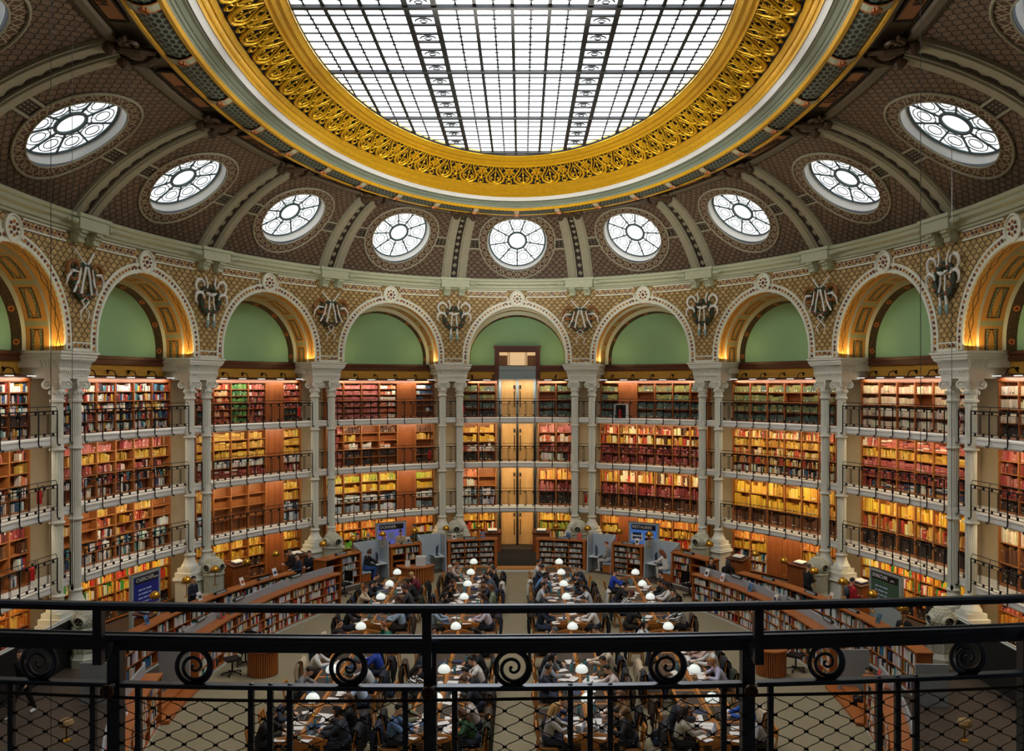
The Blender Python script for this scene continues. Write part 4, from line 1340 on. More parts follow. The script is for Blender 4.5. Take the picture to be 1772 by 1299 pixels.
# what stands in each bay and gallery: bottom row last
E_ = None
SPEC = {  # (level, bay): (rows, [palette per row top->bottom], options)
 (4,-4): (5, ['mixw','mixw','mixw','dark','mixw'], {}),
 (4,-3): (5, ['mixed','mixed','mixw','mixed','mixw'], {}),
 (4,-2): (6, ['redw','redw','orred','redw','darkg','darkg'], {'colpal': {1: 'orred', 2: 'green', 3: 'redw'}, 'door': 4}),
 (4,-1): (6, ['pink']*6, {'run': 9, 'colpal': {3: 'whor', 5: 'blue'}, 'door': 4, 'half': (5, 2)}),
 (4, 1): (4, ['olive','olive','teal','teal'], {'run': 9, 'door': 1, 'empty': [(2,1), (5,1)]}),
 (4, 2): (4, ['olive','olive','olive','teal'], {'run': 9, 'empty': [(3,1)]}),
 (4, 3): (4, ['tan','tan','cream','cream'], {'run': 9, 'empty': [(3,1)]}),
 (4, 4): (4, ['cream','cream','cream','dark'], {'run': 9}),
 (3,-4): (5, ['redw','gold','whor','mixw','mixw'], {'fill': .7}),
 (3,-3): (5, ['pink','gold','redw','mixed','mixed'], {'fill': .75}),
 (3,-2): (5, ['gold','gold','gold','white','redw'], {'mode': 'mix', 'door': 4}),
 (3,-1): (5, ['brown','gold','whor','dark','dark'], {'mode': 'mix', 'fill': .8, 'door': 4, 'empty': [(2,0), (2,1), (3,1), (5,2)], 'colpal': {0: 'redd'}}),
 (3, 1): (4, ['goldm','goldm','redd','redd'], {}),
 (3, 2): (5, ['goldm','gold','goldm','goldm','mixw'], {}),
 (3, 3): (5, ['redw','gold','pink','redd','mixed'], {'mode': 'mix'}),
 (3, 4): (5, ['pink','redw','pink','redd','dark'], {}),
 (2,-4): (4, ['redd','brown','mixw','mixw'], {'fill': .6}),
 (2,-3): (5, ['gold','goldm','mixed','mixw','mixw'], {'fill': .8, 'empty': [(0,0), (1,0), (1,1), (1,2), (0,2), (5,0), (5,1)]}),
 (2,-2): (4, ['gold','gold','whiteb','whiteb'], {'door': 4, 'empty': [(c,r) for c in (1,2,3) for r in (0,1,2,3)]}),
 (2,-1): (4, ['yg','yell','white','whiteb'], {'door': 4, 'run': 7}),
 (2, 1): (3, ['goldm','redd','brown'], {'tilt': 1}),
 (2, 2): (3, ['yell','yell','brown'], {'tilt': 1, 'run': 5}),
 (2, 3): (3, ['yell','goldm','dark'], {'tilt': 1}),
 (2, 4): (3, ['cream','brown','dark'], {'tilt': 1}),
 (1,-4): (4, ['orange','orange','redd','dark'], {}),
 (1,-3): (4, ['bright','bright','orange','dark'], {}),
 (1,-2): (4, ['yell','yell','dark','brown'], {'door': 4, 'fill': .85}),
 (1,-1): (4, ['orange','bright','ltg','dark'], {'door': 4}),
 (1, 1): (4, ['orange','yell','bright','goldm'], {'door': 1}),
 (1, 2): (4, ['orange','yell','mixw','mixw'], {'door': 2, 'door2': 3}),
 (1, 3): (4, ['bright','bright','orange','dark'], {}),
 (1, 4): (4, ['redw','orange','dark','dark'], {}),
}
ZR = {4: (7.2, 9.12), 3: (4.8, 6.95), 2: (2.4, 4.55), 1: (.1, 2.15)}
BW0, BW1 = -.83, -1.12
def bookcase(u0, u1, lv, ncol, rows, pals, lab, opt):
    z0, z1 = ZR[lv]; um = (u0+u1)/2
    rt = thing('bookcase', lab, 'bookcase', P(um, -1., z0), 'wall bookcases of the galleries')
    mt = m_wood if lv == 4 else m_woodl
    kw = BAYW * 1.06
    g = M(); rr = [[P(u, BW1+.01, z0), P(u, BW1+.01, z1), P(u, BW1, z1), P(u, BW1, z0)] for u in frange(u0, u1, 12)]
    g.grid(rr, cu=True); g.build('back_panel', m_wood if lv > 2 else m_woodl, rt)
    zb = z0 + .06
    if lv > 1 and rows < 4: zb = z0 + .1
    hh = (z1 - .06 - zb) / rows
    for r in range(rows + 1):
        g = M(); z = zb + hh*r; cbox(g, u0, u1, BW0+.02, BW1, z-.03 if r else z0, z, 12)
        g.build('shelf', mt, rt)
    for c in range(ncol + 1):
        u = u0 + (u1-u0)*c/ncol; g = M(); cbox(g, u-.0035, u+.0035, BW0+.035, BW1, z0, z1, 1); g.build('upright', mt, rt)
    g = M(); cbox(g, u0-.006, u1+.006, BW0+.07, BW1, z1-.06, z1, 12); cbox(g, u0-.008, u1+.008, BW0+.1, BW1, z1, z1+.05, 12)
    g.build('crown_moulding', mt, rt)
    doors = [opt[d] for d in ('door', 'door2') if d in opt]
    for c in range(ncol):
        ua, ub = u0 + (u1-u0)*c/ncol + .006, u0 + (u1-u0)*(c+1)/ncol - .006
        if c in doors:
            g = M(); cbox(g, ua-.003, ub+.003, BW0+.02, BW0-.06, z0+.02, z1-.06, 1)
            for q in (.12, .5, .88):
                uq = ua + (ub-ua)*q; cbox(g, uq-.004, uq+.004, BW0+.035, BW0, z0+.05, z1-.1, 1)
            for q in (.03, .38, .97):
                zq = z0 + .04 + (z1-z0-.16)*q; cbox(g, ua, ub, BW0+.03, BW0, zq, zq+.08, 1)
            d = g.build('door', m_wood, rt, label='plain panelled wooden door leaf')
            continue
        fm = frame((ua+ub)/2, BW0, 0)
        W = (Vector(P(ub, BW0, 0)) - Vector(P(ua, BW0, 0))).length
        for r in range(rows):           # r from the top
            pn = opt.get('colpal', {}).get(c, pals[r])
            if (c, r) in opt.get('empty', ()): continue
            z = zb + hh*(rows-1-r) + .003
            f2 = fm @ Matrix.Translation((-W/2, 0, z))
            ff = opt.get('fill', .97); ff = ff if ff > .9 else R.uniform(ff-.3, 1.)
            mode = 'up'
            if opt.get('mode') == 'mix' and R.random() < .5: mode = 'stack'
            run = opt.get('run', 3)
            if opt.get('half', (9, 9))[0] == c and r >= opt['half'][1]:
                if R.random() < .5: continue
                ff = .4
            big = hh > .5
            fill(f2, W, hh-.04, .24, pn, ff, .55 if not big else .5, .93 if run < 6 else .8, (.03, .06) if not big else (.035, .08), mode, run)
    return rt
def bookcase_bay(k):
    ms = .098
    for lv in (4, 3, 2, 1):
        if k == 0:
            for sg in (-1, 1):
                a, b_ = (-.5+ms, -.152) if sg < 0 else (.152, .5-ms)
                sp = {(4,-1): (4, ['olive','olive','teal','dark'], {'run': 9}), (4,1): (4, ['olive','olive','teal','teal'], {'run': 9, 'empty': [(0,1)]}),
                      (3,-1): (4, ['gold','yell','whor','dark'], {'run': 5}), (3,1): (4, ['pink','whor','redd','mixw'], {'run': 5}),
                      (2,-1): (4, ['whor','whor','white','whiteb'], {'empty': [(1,0), (1,1)]}), (2,1): (3, ['orange','redd','dark'], {'tilt': 1}),
                      (1,-1): (4, ['yell','bright','orange','dark'], {}), (1,1): (4, ['yell','yg','bright','dark'], {})}[(lv, sg)]
                bookcase(a, b_, lv, 2, sp[0], sp[1], 'wooden %s bookcase %s of the glazed central doors' % (LVN[lv], 'left' if sg < 0 else 'right'), sp[2])
        else:
            sp = SPEC[(lv, k)]
            bookcase(k-.5+ms, k+.5-ms, lv, 6, sp[0], sp[1], 'six-column wooden bookcase on the %s in %s' % (LVN[lv], bayname(k)), sp[2])
for k in range(-4, 5): bookcase_bay(k)

# strips over the top bookcases: mahogany rail, ochre frieze, lamp rail
g1, g2, g3 = M(), M(), M()
for k in range(-5, 6):
    segs = [(k-.5+.09, k+.5-.09)] if k else [(-.5+.09, -.16), (.16, .5-.09)]
    for a, b_ in segs:
        cbox(g1, a, b_, -.98, -1.16, C9+.82, C9+1.1); cbox(g1, a, b_, -.92, -1.16, C9+1.02, C9+1.12)
        cbox(g2, a, b_, -1.06, -1.16, C9+.4, C9+.84)
        cbox(g3, a, b_, -.6, -.68, C9+.31, C9+.36); cbox(g3, a, b_, -.7, -1.1, C9+.27, C9+.31)
tag(g1.build('trim_rail', m_woodd), kind='structure'); tag(g2.build('trim_ochre_frieze', m_ochre), kind='structure'); tag(g3.build('trim_lamp_rail', m_woodd), kind='structure')
m_tubew = glow('shelf_lamp', '#f4f4ee', .75)
def shelf_lamp(k, u, n):
    rt = thing('shelf_lamp', '%s white strip lamp over the top shelves of %s' % (n, bayname(k)), 'lamp', P(u, -.58, C9+.36), 'strip lamps on the top gallery rail')
    g = M(); cbox(g, u-.026, u+.026, -.55, -.6, C9+.31, C9+.345, 1); g.build('tube', m_tubew, rt)
    g = M(); fm = frame(u+.05, -.62, C9+.36)
    g.tube([fm @ Vector(q) for q in ((0, .42, .1), (0, .3, .24), (0, .1, .2), (0, 0, 0))], .022, 5); g.ball(fm @ Vector((0, .4, .22)), .05, 6, 5)
    g.build('bracket', m_iron, rt)
for k in range(-4, 5):
    n = 0
    for i in range(6):
        u = k - .5 + .13 + i*.148
        if abs(u) < .17: continue
        n += 1; shelf_lamp(k, u, ORD[n])

# central doors on four levels
m_leaf2 = wood('pale_oak_door', '#b98546', '#e0b878', 4., .45)
m_dframe = mat('door_frame_grey', '#8a9aa0', .4)
m_dblack = mat('door_frame_black', '#1b1a1a', .4)
m_pane = glow('lit_lobby', '#e2ac5c', .6)
def door(lv, n):
    z0, z1 = {4: (7.2, 9.35), 3: (4.8, 6.95), 2: (2.4, 4.55), 1: (.2, 2.25)}[lv]
    w = -1.0; hw = .125
    fm = lambda x: x / BAYW / 1.05
    g = M(); fmat = m_dframe if lv == 4 else m_dblack
    cbox(g, -fm(.98), -fm(.86), w+.12, w-.14, z0, z1, 1); cbox(g, fm(.86), fm(.98), w+.12, w-.14, z0, z1, 1)
    cbox(g, -fm(.98), fm(.98), w+.12, w-.14, z1-.1, z1, 2); cbox(g, -fm(.06), fm(.06), w+.06, w-.02, z0, z1-.1, 1)
    root = tag(g.build('door_%d' % n, fmat), kind='structure')
    for sg in (-1, 1):
        a, b_ = (-fm(.86), -fm(.06)) if sg < 0 else (fm(.06), fm(.86))
        g = M(); cbox(g, a, b_, w, w-.05, z0+.02, z1-.1, 1)
        um = (a+b_)/2
        for q in (-.28, .28): cbox(g, um+fm(q)-fm(.03), um+fm(q)+fm(.03), w+.02, w, z0+.1, z1-.25, 1)
        cbox(g, um-fm(.3), um+fm(.3), w+.02, w, z1-.3, z1-.24, 1); cbox(g, um-fm(.3), um+fm(.3), w+.02, w, z0+.7, z0+.76, 1)
        lf = g.build('door_leaf', m_leaf2, root)
        g = M(); x = sg*.16; f2 = frame(fm(x), w+.06, z0)
        g.tube([f2 @ Vector(q) for q in ((0, .06, .55), (0, -.03, .55), (0, -.03, 1.4), (0, .06, 1.4))], .022, 6); g.build('handle', m_iron, lf)
        g = M(); g.box(-.05, .05, -.01, .03, 1.55, 1.75, f2); g.build('reader', m_dblack, lf)
for i, lv in enumerate((1, 2, 3, 4)): door(lv, i+1)
# transom light and mahogany surround of the top door
g = M(); fm = lambda x: x/BAYW/1.05
for sg in (-1, 1):
    a, b_ = (fm(.96), fm(1.2)) if sg > 0 else (-fm(1.2), -fm(.96))
    cbox(g, a, b_, -.9, -1.15, C9+.3, C9+2.15, 1)
cbox(g, -fm(1.2), fm(1.2), -.9, -1.15, C9+1.93, C9+2.17, 2); cbox(g, -fm(1.26), fm(1.26), -.84, -1.15, C9+2.1, C9+2.2, 2)
cbox(g, -fm(.96), fm(.96), -.98, -1.15, C9+1.86, C9+1.94, 2)
tag(g.build('trim_door_surround', m_woodd), kind='structure')
g = M(); cbox(g, -fm(.96), fm(.96), -1.04, -1.1, C9+1.14, C9+1.9, 2); tr = tag(g.build('window_21', m_pane), kind='structure')
g = M()
for q in (-.5, -.42, .42, .5): cbox(g, fm(q)-.002, fm(q)+.002, -1.02, -1.05, C9+1.14, C9+1.9, 1)
for a, b_ in ((-.95, -.52), (.52, .95)): cbox(g, fm(a), fm(b_), -1.03, -1.05, C9+1.14, C9+1.68, 1)
g.build('mullion', mat('brown_glazing', '#7a5228', .5), tr)
g = M(); cbox(g, -fm(.98), fm(.98), -.85, -1.1, C9+.86, C9+1.1, 2); cbox(g, -fm(.98), fm(.98), -.86, -1.1, C9+.45, C9+.84, 2)
tag(g.build('trim_door_closer', m_dframe), kind='structure')
# walls behind the top door recess at the doorway
g = M(); rr = [[P(u, -1.09, z) for u in frange(-.17, .17, 4)] for z in (9.2, 11.)]
g.grid(rr); tag(g.build('wall_door_recess', m_woodd), kind='structure')
# ---------------------------------------------------------------- furniture on the ground floor
class Path:
    def __init__(s, pts):
        s.p = pts; s.d = [0.]
        for a, b_ in zip(pts, pts[1:]): s.d.append(s.d[-1] + math.hypot(b_[0]-a[0], b_[1]-a[1]))
        s.L = s.d[-1]
    def at(s, q):
        i = min(max(bisect.bisect(s.d, q) - 1, 0), len(s.p) - 2)
        f_ = (q - s.d[i]) / (s.d[i+1] - s.d[i])
        a, b_ = s.p[i], s.p[i+1]
        x, y = a[0] + (b_[0]-a[0])*f_, a[1] + (b_[1]-a[1])*f_
        tx, ty = b_[0]-a[0], b_[1]-a[1]; l = math.hypot(tx, ty); tx /= l; ty /= l
        nx, ny = ty, -tx                               # inward for paths running clockwise (left to right past the far end)
        return x, y, tx, ty, nx, ny
    def P(s, q, off, z):
        x, y, tx, ty, nx, ny = s.at(q); return (x + nx*off, y + ny*off, z)
    def frame(s, q, off, z):
        x, y, tx, ty, nx, ny = s.at(q)
        return Matrix(((tx, -nx, 0, x+nx*off), (ty, -ny, 0, y+ny*off), (0, 0, 1, z), (0, 0, 0, 1)))
    def box(s, m, q0, q1, o0, o1, z0, z1, n=None):
        n = n or max(1, int((q1-q0)/.5))
        rows = [[s.P(q, o0, z0), s.P(q, o0, z1), s.P(q, o1, z1), s.P(q, o1, z0)] for q in frange(q0, q1, n)]
        m.grid(rows, cu=True); m.fan(rows[0]); m.fan(rows[-1], True)
    def where(s, f_):
        """arc length of the first point satisfying f_(x, y)"""
        for p, d in zip(s.p, s.d):
            if f_(*p): return d
        return s.L
def ell_path(a, b_, t0, t1, n=200): return [(b_*sin(t), D0 + a*cos(t)) for t in frange(t0, t1, n)]
RAD = PI/180
FAR = Path([(9.0*sin(t), 32.75 + 9.0*cos(t)) for t in frange(-72*RAD, 72*RAD, 200)])
def FQ(X): return (math.asin(X/9.0) + 72*RAD)*9.0
INL = Path(ell_path(13.94, 9.34, -135*RAD, -40*RAD)); INR = Path(ell_path(13.94, 9.34, 40*RAD, 135*RAD))
OUL = Path(ell_path(15.05, 11.4, -100*RAD, -40*RAD)); OUR = Path(ell_path(15.05, 11.4, 40*RAD, 100*RAD))
m_cw = wood('counter_wood', '#8a451c', '#bf7434', 4., .4)
m_cwd = wood('counter_inside', '#4a2412', '#6f3a1c', 4., .5)
m_gpan = mat('grey_panel', '#9aa2a8', .5, var=.05)
m_plw = mat('white_plinth', '#cfd6d4', .5, var=.05)
m_gdk = mat('dark_grey_panel', '#565a60', .6, var=.06)
m_pdark = mat('partition_black', '#1d1e20', .35)
NEARBOOK = []                                          # candidates for separate objects
def case(pth, q0, q1, dep, z0, h, ncol, rows, pals, name, lab, cat, grp=None, panel=0., near=None, opt={}, off=0.):
    qm = (q0+q1)/2
    rt = thing(name, lab, cat, pth.P(qm, off - dep/2, z0), grp)
    o0, o1 = off, off - dep
    n = max(2, int((q1-q0)/.6))
    g = M(); pth.box(g, q0, q1, o0-.03, o1+.02, z0, z0+.1, n); g.build('plinth', m_plw, rt)
    g = M(); pth.box(g, q0-.03, q1+.03, o0+.03, o1-.01, z0+h-.05, z0+h, n); g.build('top', m_cw, rt)
    g = M(); pth.box(g, q0, q1, o1+.03, o1, z0+.1, z0+h-.05, n); g.build('back_panel', m_gdk, rt)
    ew = opt.get('end', .05)
    for a, b_ in ((q0, q0+ew), (q1-ew, q1)):
        g = M(); pth.box(g, a, b_, o0+.01, o1, z0+.1, z0+h-.05, 1); g.build('end_panel', m_cw, rt)
    qa, qb = q0 + ew, q1 - ew
    zb, zt = z0 + .12, z0 + h - .06
    hh = (zt - zb) / rows
    for c in range(1, ncol):
        q = qa + (qb-qa)*c/ncol; g = M(); pth.box(g, q-.015, q+.015, o0-.01, o1+.03, zb-.02, zt, 1); g.build('upright', m_cw, rt)
    for r in range(rows):
        g = M(); pth.box(g, qa, qb, o0-.015, o1+.03, zb + hh*r - .022, zb + hh*r, n); g.build('shelf', m_cw, rt)
    if panel:
        g = M(); pth.box(g, q0, q1, o1+.05, o1, z0+h, z0+h+panel, n); g.build('rear_panel', m_gpan, rt)
    for c in range(ncol):
        a, b_ = qa + (qb-qa)*c/ncol + .016, qa + (qb-qa)*(c+1)/ncol - .016
        fm = pth.frame((a+b_)/2, o0 - .03, 0)
        W = b_ - a
        for r in range(rows):
            if (c, r) in opt.get('empty', ()): continue
            z = zb + hh*(rows-1-r) + .002
            f2 = fm @ Matrix.Translation((-W/2, 0, z))
            pn = opt.get('colpal', {}).get(c, pals[r % len(pals)])
            snk = None
            if near is not None:
                def snk(p, col, c=c, r=r): NEARBOOK.append((p, col, near, c, r, ncol, rows))
            if pn == 'cd': fill(f2, W, hh-.03, .25, 'cd', R.uniform(.8, .99), .6, .66, (.012, .022), 'up', 6)
            else: fill(f2, W, hh-.03, min(.3, dep-.08), pn, R.uniform(.72, .99), .62, .95, (.018, .05), 'up', 3, snk)
    return rt
# curved counters at the far end
def far_case(xa, xb, ncol, rows, pals, lab, opt={}):
    return case(FAR, FQ(xa), FQ(xb), .62, 0., 1.47, ncol, rows, pals, 'counter_bookcase', lab, 'bookcase', 'curved counters at the far end', opt=opt)
far_case(-3.3, -.95, 3, 5, ['cd'], 'curved counter of disc cases left of the doorway steps', {'end': .14, 'colpal': {}})
far_case(.95, 3.3, 3, 5, ['cd'], 'curved counter of disc cases right of the doorway steps', {'end': .14})
far_case(-5.8, -4.5, 2, 4, ['mixw', 'mixw', 'dark', 'dark'], 'counter with dim shelves between the two left study booths', {'end': .1, 'empty': [(0,1),(1,2),(0,2),(0,3),(1,3)]})
far_case(4.5, 5.8, 2, 5, ['cd'], 'counter of discs and books between the two right study booths', {'end': .1, 'colpal': {1: 'mixw'}, 'empty': [(1,3),(1,4)]})
far_case(-8.15, -6.95, 2, 4, ['mixw'], 'counter end with empty shelves beside white magazines left of the booths', {'end': .08, 'empty': [(0,0),(0,1),(0,2),(0,3)], 'colpal': {1: 'whiteb'}})
far_case(6.95, 8.15, 2, 4, ['mixw'], 'counter end with white books beside empty shelves right of the booths', {'end': .08, 'empty': [(1,0),(1,1),(1,2),(1,3)], 'colpal': {0: 'mixw'}})
# study booths
m_booth = mat('booth_grey', '#b4c2cc', .55, var=.05)
m_seat = mat('booth_cushion', '#9db2c4', .7, var=.06)
m_desk = mat('booth_desk', '#dfe5e6', .35, var=.03)
m_plas = mat('black_plastic', '#121318', .35)
m_scr = mat('dark_screen', '#1a1d24', .15)
def booth(xa, xb, sg, lab):
    """sg=+1: desk on the right of the booth, bench on the left"""
    q0, q1 = FQ(xa), FQ(xb); rt = thing('study_booth', lab, 'booth', FAR.P((q0+q1)/2, -.4, 0))
    fm = FAR.frame((q0+q1)/2, 0, 0); W = (q1-q0)/2
    g = M(); g.box(-W, W, .72, .78, 0, 1.75, fm); g.build('back_panel', m_booth, rt)
    for s in (-1, 1):
        g = M(); x = s*W; desk = s == sg
        yt = .05 if desk else .3
        p = [(x, 0 if desk else 0, 0), (x, .75, 0), (x, .75, 1.75), (x, yt, 1.75 if desk else 1.6)]
        a = [fm @ Vector(q) for q in p]; b_ = [fm @ Vector((q[0]-s*.05, q[1], q[2])) for q in p]
        g.grid([a, b_], cu=True); g.fan(a); g.fan(b_, True); g.build('side_panel', m_booth, rt)
        g = M(); p = [(x, -.06, .08), (x, .6, .08), (x, .6, 1.5), (x, .14, 1.5)]
        a = [fm @ Vector((q[0]+s*.03, q[1], q[2])) for q in p]; b_ = [fm @ Vector(q) for q in p]
        g.grid([a, b_], cu=True); g.fan(a); g.fan(b_, True); g.build('wood_cheek', m_cw, rt)
    xs = (W*.1, W-.05) if sg > 0 else (-W+.05, -W*.1)
    g = M(); g.box(xs[0], xs[1], .08, .72, .7, .74, fm); g.build('desk', m_desk, rt)
    xb_ = (-W+.05, -W*.28) if sg > 0 else (W*.28, W-.05)
    g = M(); g.box(xb_[0], xb_[1], .08, .72, .05, .42, fm); g.build('bench', m_cw, rt)
    g = M(); g.box(xb_[0], xb_[1], .05, .72, .42, .48, fm); g.build('cushion', m_seat, rt)
    xm = sg*W*.5; f2 = fm @ Matrix.Translation((xm, .45, .74)) @ Matrix.Rotation(sg*PI/2 - sg*.5, 4, 'Z')
    mt_ = thing('computer_monitor', 'black monitor in the %s' % lab.split(' with')[0], 'monitor', tuple(f2 @ Vector((0, 0, 0))), 'monitors in the study booths')
    g = M(); g.box(-.27, .27, -.02, .02, .1, .46, f2); g.build('casing', m_plas, mt_)
    g = M(); g.box(-.25, .25, -.024, -.02, .13, .44, f2); g.build('screen', m_scr, mt_)
    g = M(); g.box(-.1, .1, -.08, .08, 0, .015, f2); g.box(-.025, .025, 0, .04, .01, .12, f2); g.build('stand', m_plas, mt_)
    f3 = fm @ Matrix.Translation((xm - sg*.3, .38, .742)) @ Matrix.Rotation(sg*PI/2, 4, 'Z')
    g = M(); g.box(-.2, .2, -.07, .07, 0, .02, f3); kb = g.build('keyboard', m_plas, loc=tuple(f3 @ Vector((0, 0, 0)))); tag(kb, 'black keyboard in the %s' % lab.split(' with')[0], 'keyboard', 'keyboards in the study booths')
booth(-4.45, -3.35, 1, 'empty grey study booth nearest the doorway on the left')
booth(-6.9, -5.85, 1, 'outer left grey study booth with a woman in jeans')
booth(3.35, 4.45, -1, 'inner right grey study booth with a sprawled reader')
booth(5.85, 6.9, -1, 'outer right grey booth with a long-haired woman')
# threshold at the doorway
m_wstep = wood('oak_step', '#b07636', '#d69a54', 4.)
g = M(); g.box(-.95, .95, 41.15, 41.75, 0, .16); g.cur = 1; g.box(-.95, .95, 41.1, 41.15, 0, .09); tag(g.build('floor_step', [m_wstep, m_plw]), kind='structure')
g = M(); g.box(-1.0, 1.0, 42.0, 46.6, PLZ, PLZ+.015); tag(g.build('doormat', mat('black_mat', '#15130f', .95), loc=(0, 44, PLZ)), 'black mat in front of the central glazed doors', 'mat')
# long low bookcases on both sides, in two rows
def yq(pth, Y): return pth.where((lambda x, y: y >= Y) if pth.p[0][1] < pth.p[-1][1] else (lambda x, y: y <= Y))
def low(pth, ya, yb, **k):
    a, b_ = yq(pth, ya), yq(pth, yb); a, b_ = min(a, b_), max(a, b_)
    return a, b_
PM = ['mixn', 'mixn', 'mixn', 'mixn']
for side, pi_, po, nm in ((-1, INL, OUL, 'left'), (1, INR, OUR, 'right')):
    a, b_ = low(pi_, 25.4, 34.3)
    case(pi_, a, b_, .45, 0., 1.4, 10, 4, PM, 'low_bookcase', 'long curved inner low bookcase with grey ridge panel on the %s of the carpet' % nm, 'bookcase', panel=.26, near='inner low bookcase on the %s' % nm)
    a, b_ = low(pi_, 15.5, 22.4)
    case(pi_, a, b_, .45, 0., 1.4, 7, 4, PM, 'low_bookcase', 'low bookcase nearest the balcony on the %s, below the spiral railing' % nm, 'bookcase', panel=.26, near='%s low bookcase nearest the balcony' % nm)
    a, b_ = low(po, 24.2, 34.6)
    case(po, a, b_, .45, PLZ, 1.37, 11, 3, PM, 'low_bookcase', 'outer low bookcase carrying brass lamps on the %s walk' % nm, 'bookcase', near='outer low bookcase on the %s' % nm)
    # steps through the gap
    g = M()
    pth = pi_; q0, q1 = low(pth, 22.5, 25.3)
    g2 = M(); pth.box(g2, q0, q1, .15, -.35, 0, .1); pth.box(g2, q0, q1, -.2, -.6, 0, .2)
    tag(g2.build('floor_steps_%s' % nm, m_cw), kind='structure')
    # partition by the wall
    x = side*14.15
    rt = thing('display_partition', 'long dark partition with white edges in front of the %s wall' % nm, 'partition', (x, 24.7, PLZ))
    g = M(); g.box(x-.06, x+.06, 20.4, 29.4, PLZ, 1.5); g.build('board', m_pdark, rt)
    for s in (-1, 1):
        g = M(); g.box(x+s*.06-.016, x+s*.06+.016, 20.4, 29.4, 1.5, 1.54); g.build('white_edge', m_plw, rt)
    g = M(); g.box(x-.044, x+.044, 20.4, 29.4, 1.5, 1.52); g.build('top_strip', m_gdk, rt)
    # tall grey end panels
    for (yy, off, hh) in ((25.0, -.55, 1.25), (24.0, -2.3, 1.2)):
        f4 = pth.frame(yq(pth, yy), off, 0)
        g = M(); g.box(-.03, .03, -.45, .45, 0, hh, f4)
        o = g.build('grey_screen', m_gpan, loc=tuple(f4 @ Vector((0, 0, 0)))); tag(o, '%s grey standing screen at the gap in the %s low bookcases' % ('inner' if off > -1 else 'outer', nm), 'screen')
    f4 = pth.frame(yq(pth, 18.6), -1.35, 0)
    rt = thing('side_table', 'small grey table behind the %s low bookcase nearest the balcony' % nm, 'table', tuple(f4 @ Vector((0, 0, 0))))
    g = M(); g.box(-.55, .55, -.4, .4, .72, .75, f4); g.build('top', m_gpan, rt)
    for sx in (-1, 1):
        for sy in (-1, 1):
            g = M(); g.box(sx*.5-.02, sx*.5+.02, sy*.35-.02, sy*.35+.02, 0, .72, f4); g.build('leg', m_iron, rt)
# slatted half-round desks
def pod(c, r, h, a0, label, ang=PI, top=.06):
    rt = thing('slatted_desk', label, 'desk', (c[0], c[1], 0))
    arc = lambda rr, n=22: [(c[0] + rr*cos(a0 + ang*i/n), c[1] + rr*sin(a0 + ang*i/n)) for i in range(n+1)]
    g = M(); n = 22
    for i in range(n):
        a = a0 + ang*(i+.5)/n; fm = Matrix.Translation((c[0] + r*cos(a), c[1] + r*sin(a), 0)) @ Matrix.Rotation(a, 4, 'Z')
        g.box(-.025, .02, -.02*r/.42, .02*r/.42, .03, h, fm)
    g.build('slats', m_cw, rt)
    g = M(); A = arc(r-.02); g.grid([[(x, y, .03) for x, y in A], [(x, y, h) for x, y in A]]); g.build('gap_shade', m_black, rt)  # black sheet stands in for the shade between the slats
    g = M(); A = arc(r+top)
    g.fan([(x, y, h+.04) for x, y in A]); g.fan([(x, y, h) for x, y in A], True); g.grid([[(x, y, h) for x, y in A], [(x, y, h+.04) for x, y in A]], cu=True)
    g.build('top', m_cw, rt)
    return rt
pod((-7.75, 26.55), .45, .78, PI, 'half-round slatted desk standing on the carpet at left')
pod((7.95, 26.55), .45, .78, PI, 'half-round slatted desk standing on the carpet at right')
pod((-4.6, 39.1), .82, .74, PI*1.02, 'curved slatted desk with white cabinet below the left booths')
g = M(); g.box(-4.55, -4.1, 38.75, 39.15, .78, 1.18); o = g.build('cabinet', m_plw, loc=(-4.3, 38.95, .78)); tag(o, 'white box cabinet on the curved slatted desk', 'cabinet')
g = M(); g.box(-5.0, -4.78, 38.6, 38.62, .78, 1.06); o = g.build('notice_card', m_whitep, loc=(-4.9, 38.6, .78)); tag(o, 'white notice card standing on the curved slatted desk', 'sign')
# swivel chairs
def make_swivel():
    rt = thing('swivel_chair', '', 'chair', (0, 0, 0), 'black swivel chairs')
    g = M(); g.box(-.23, .23, -.22, .22, .45, .52); g.build('seat', m_plas, rt)
    g = M(); g.grid([[(x, -.24 - .05*(1-(x/.22)**2), z) for x in (-.22, -.11, 0, .11, .22)] for z in (.56, .7, .85, 1.)]); g.grid([[(x, -.28 - .05*(1-(x/.22)**2), z) for x in (-.22, -.11, 0, .11, .22)] for z in (.56, .7, .85, 1.)], flip=True); g.build('backrest', m_plas, rt)
    g = M(); g.tube([(0, -.2, .47), (0, -.3, .5), (0, -.3, .65)], .02, 6); g.tube([(0, 0, .1), (0, 0, .45)], .028, 8); g.build('column', m_iron, rt)
    for i in range(5):
        a = 2*PI*i/5; g = M(); g.tube([(0, 0, .1), (.3*cos(a), .3*sin(a), .06)], .02, 5); g.ball((.3*cos(a), .3*sin(a), .035), .034, 6, 5); g.build('foot', m_iron, rt)
    return rt
sw = make_swivel(); first = True
for (px, py, a, lab) in ((402, 1167, 2.2, 'left of two black swivel chairs behind the left slatted desk'), (425, 1150, 2.8, 'right of two black swivel chairs behind the left slatted desk'), (596, 1030, 2.6, 'black swivel chair by the empty shelves at the left counter end'), (1193, 1032, -2.6, 'black swivel chair by the empty shelves at the right counter end'), (1377, 1160, -2.2, 'black swivel chair behind the right slatted desk')):
    p = unproj(px, py, 0)
    if first: sw.location = p; sw.rotation_euler.z = a; tag(sw, lab); first = False
    else: dup(sw, p, a, lab)

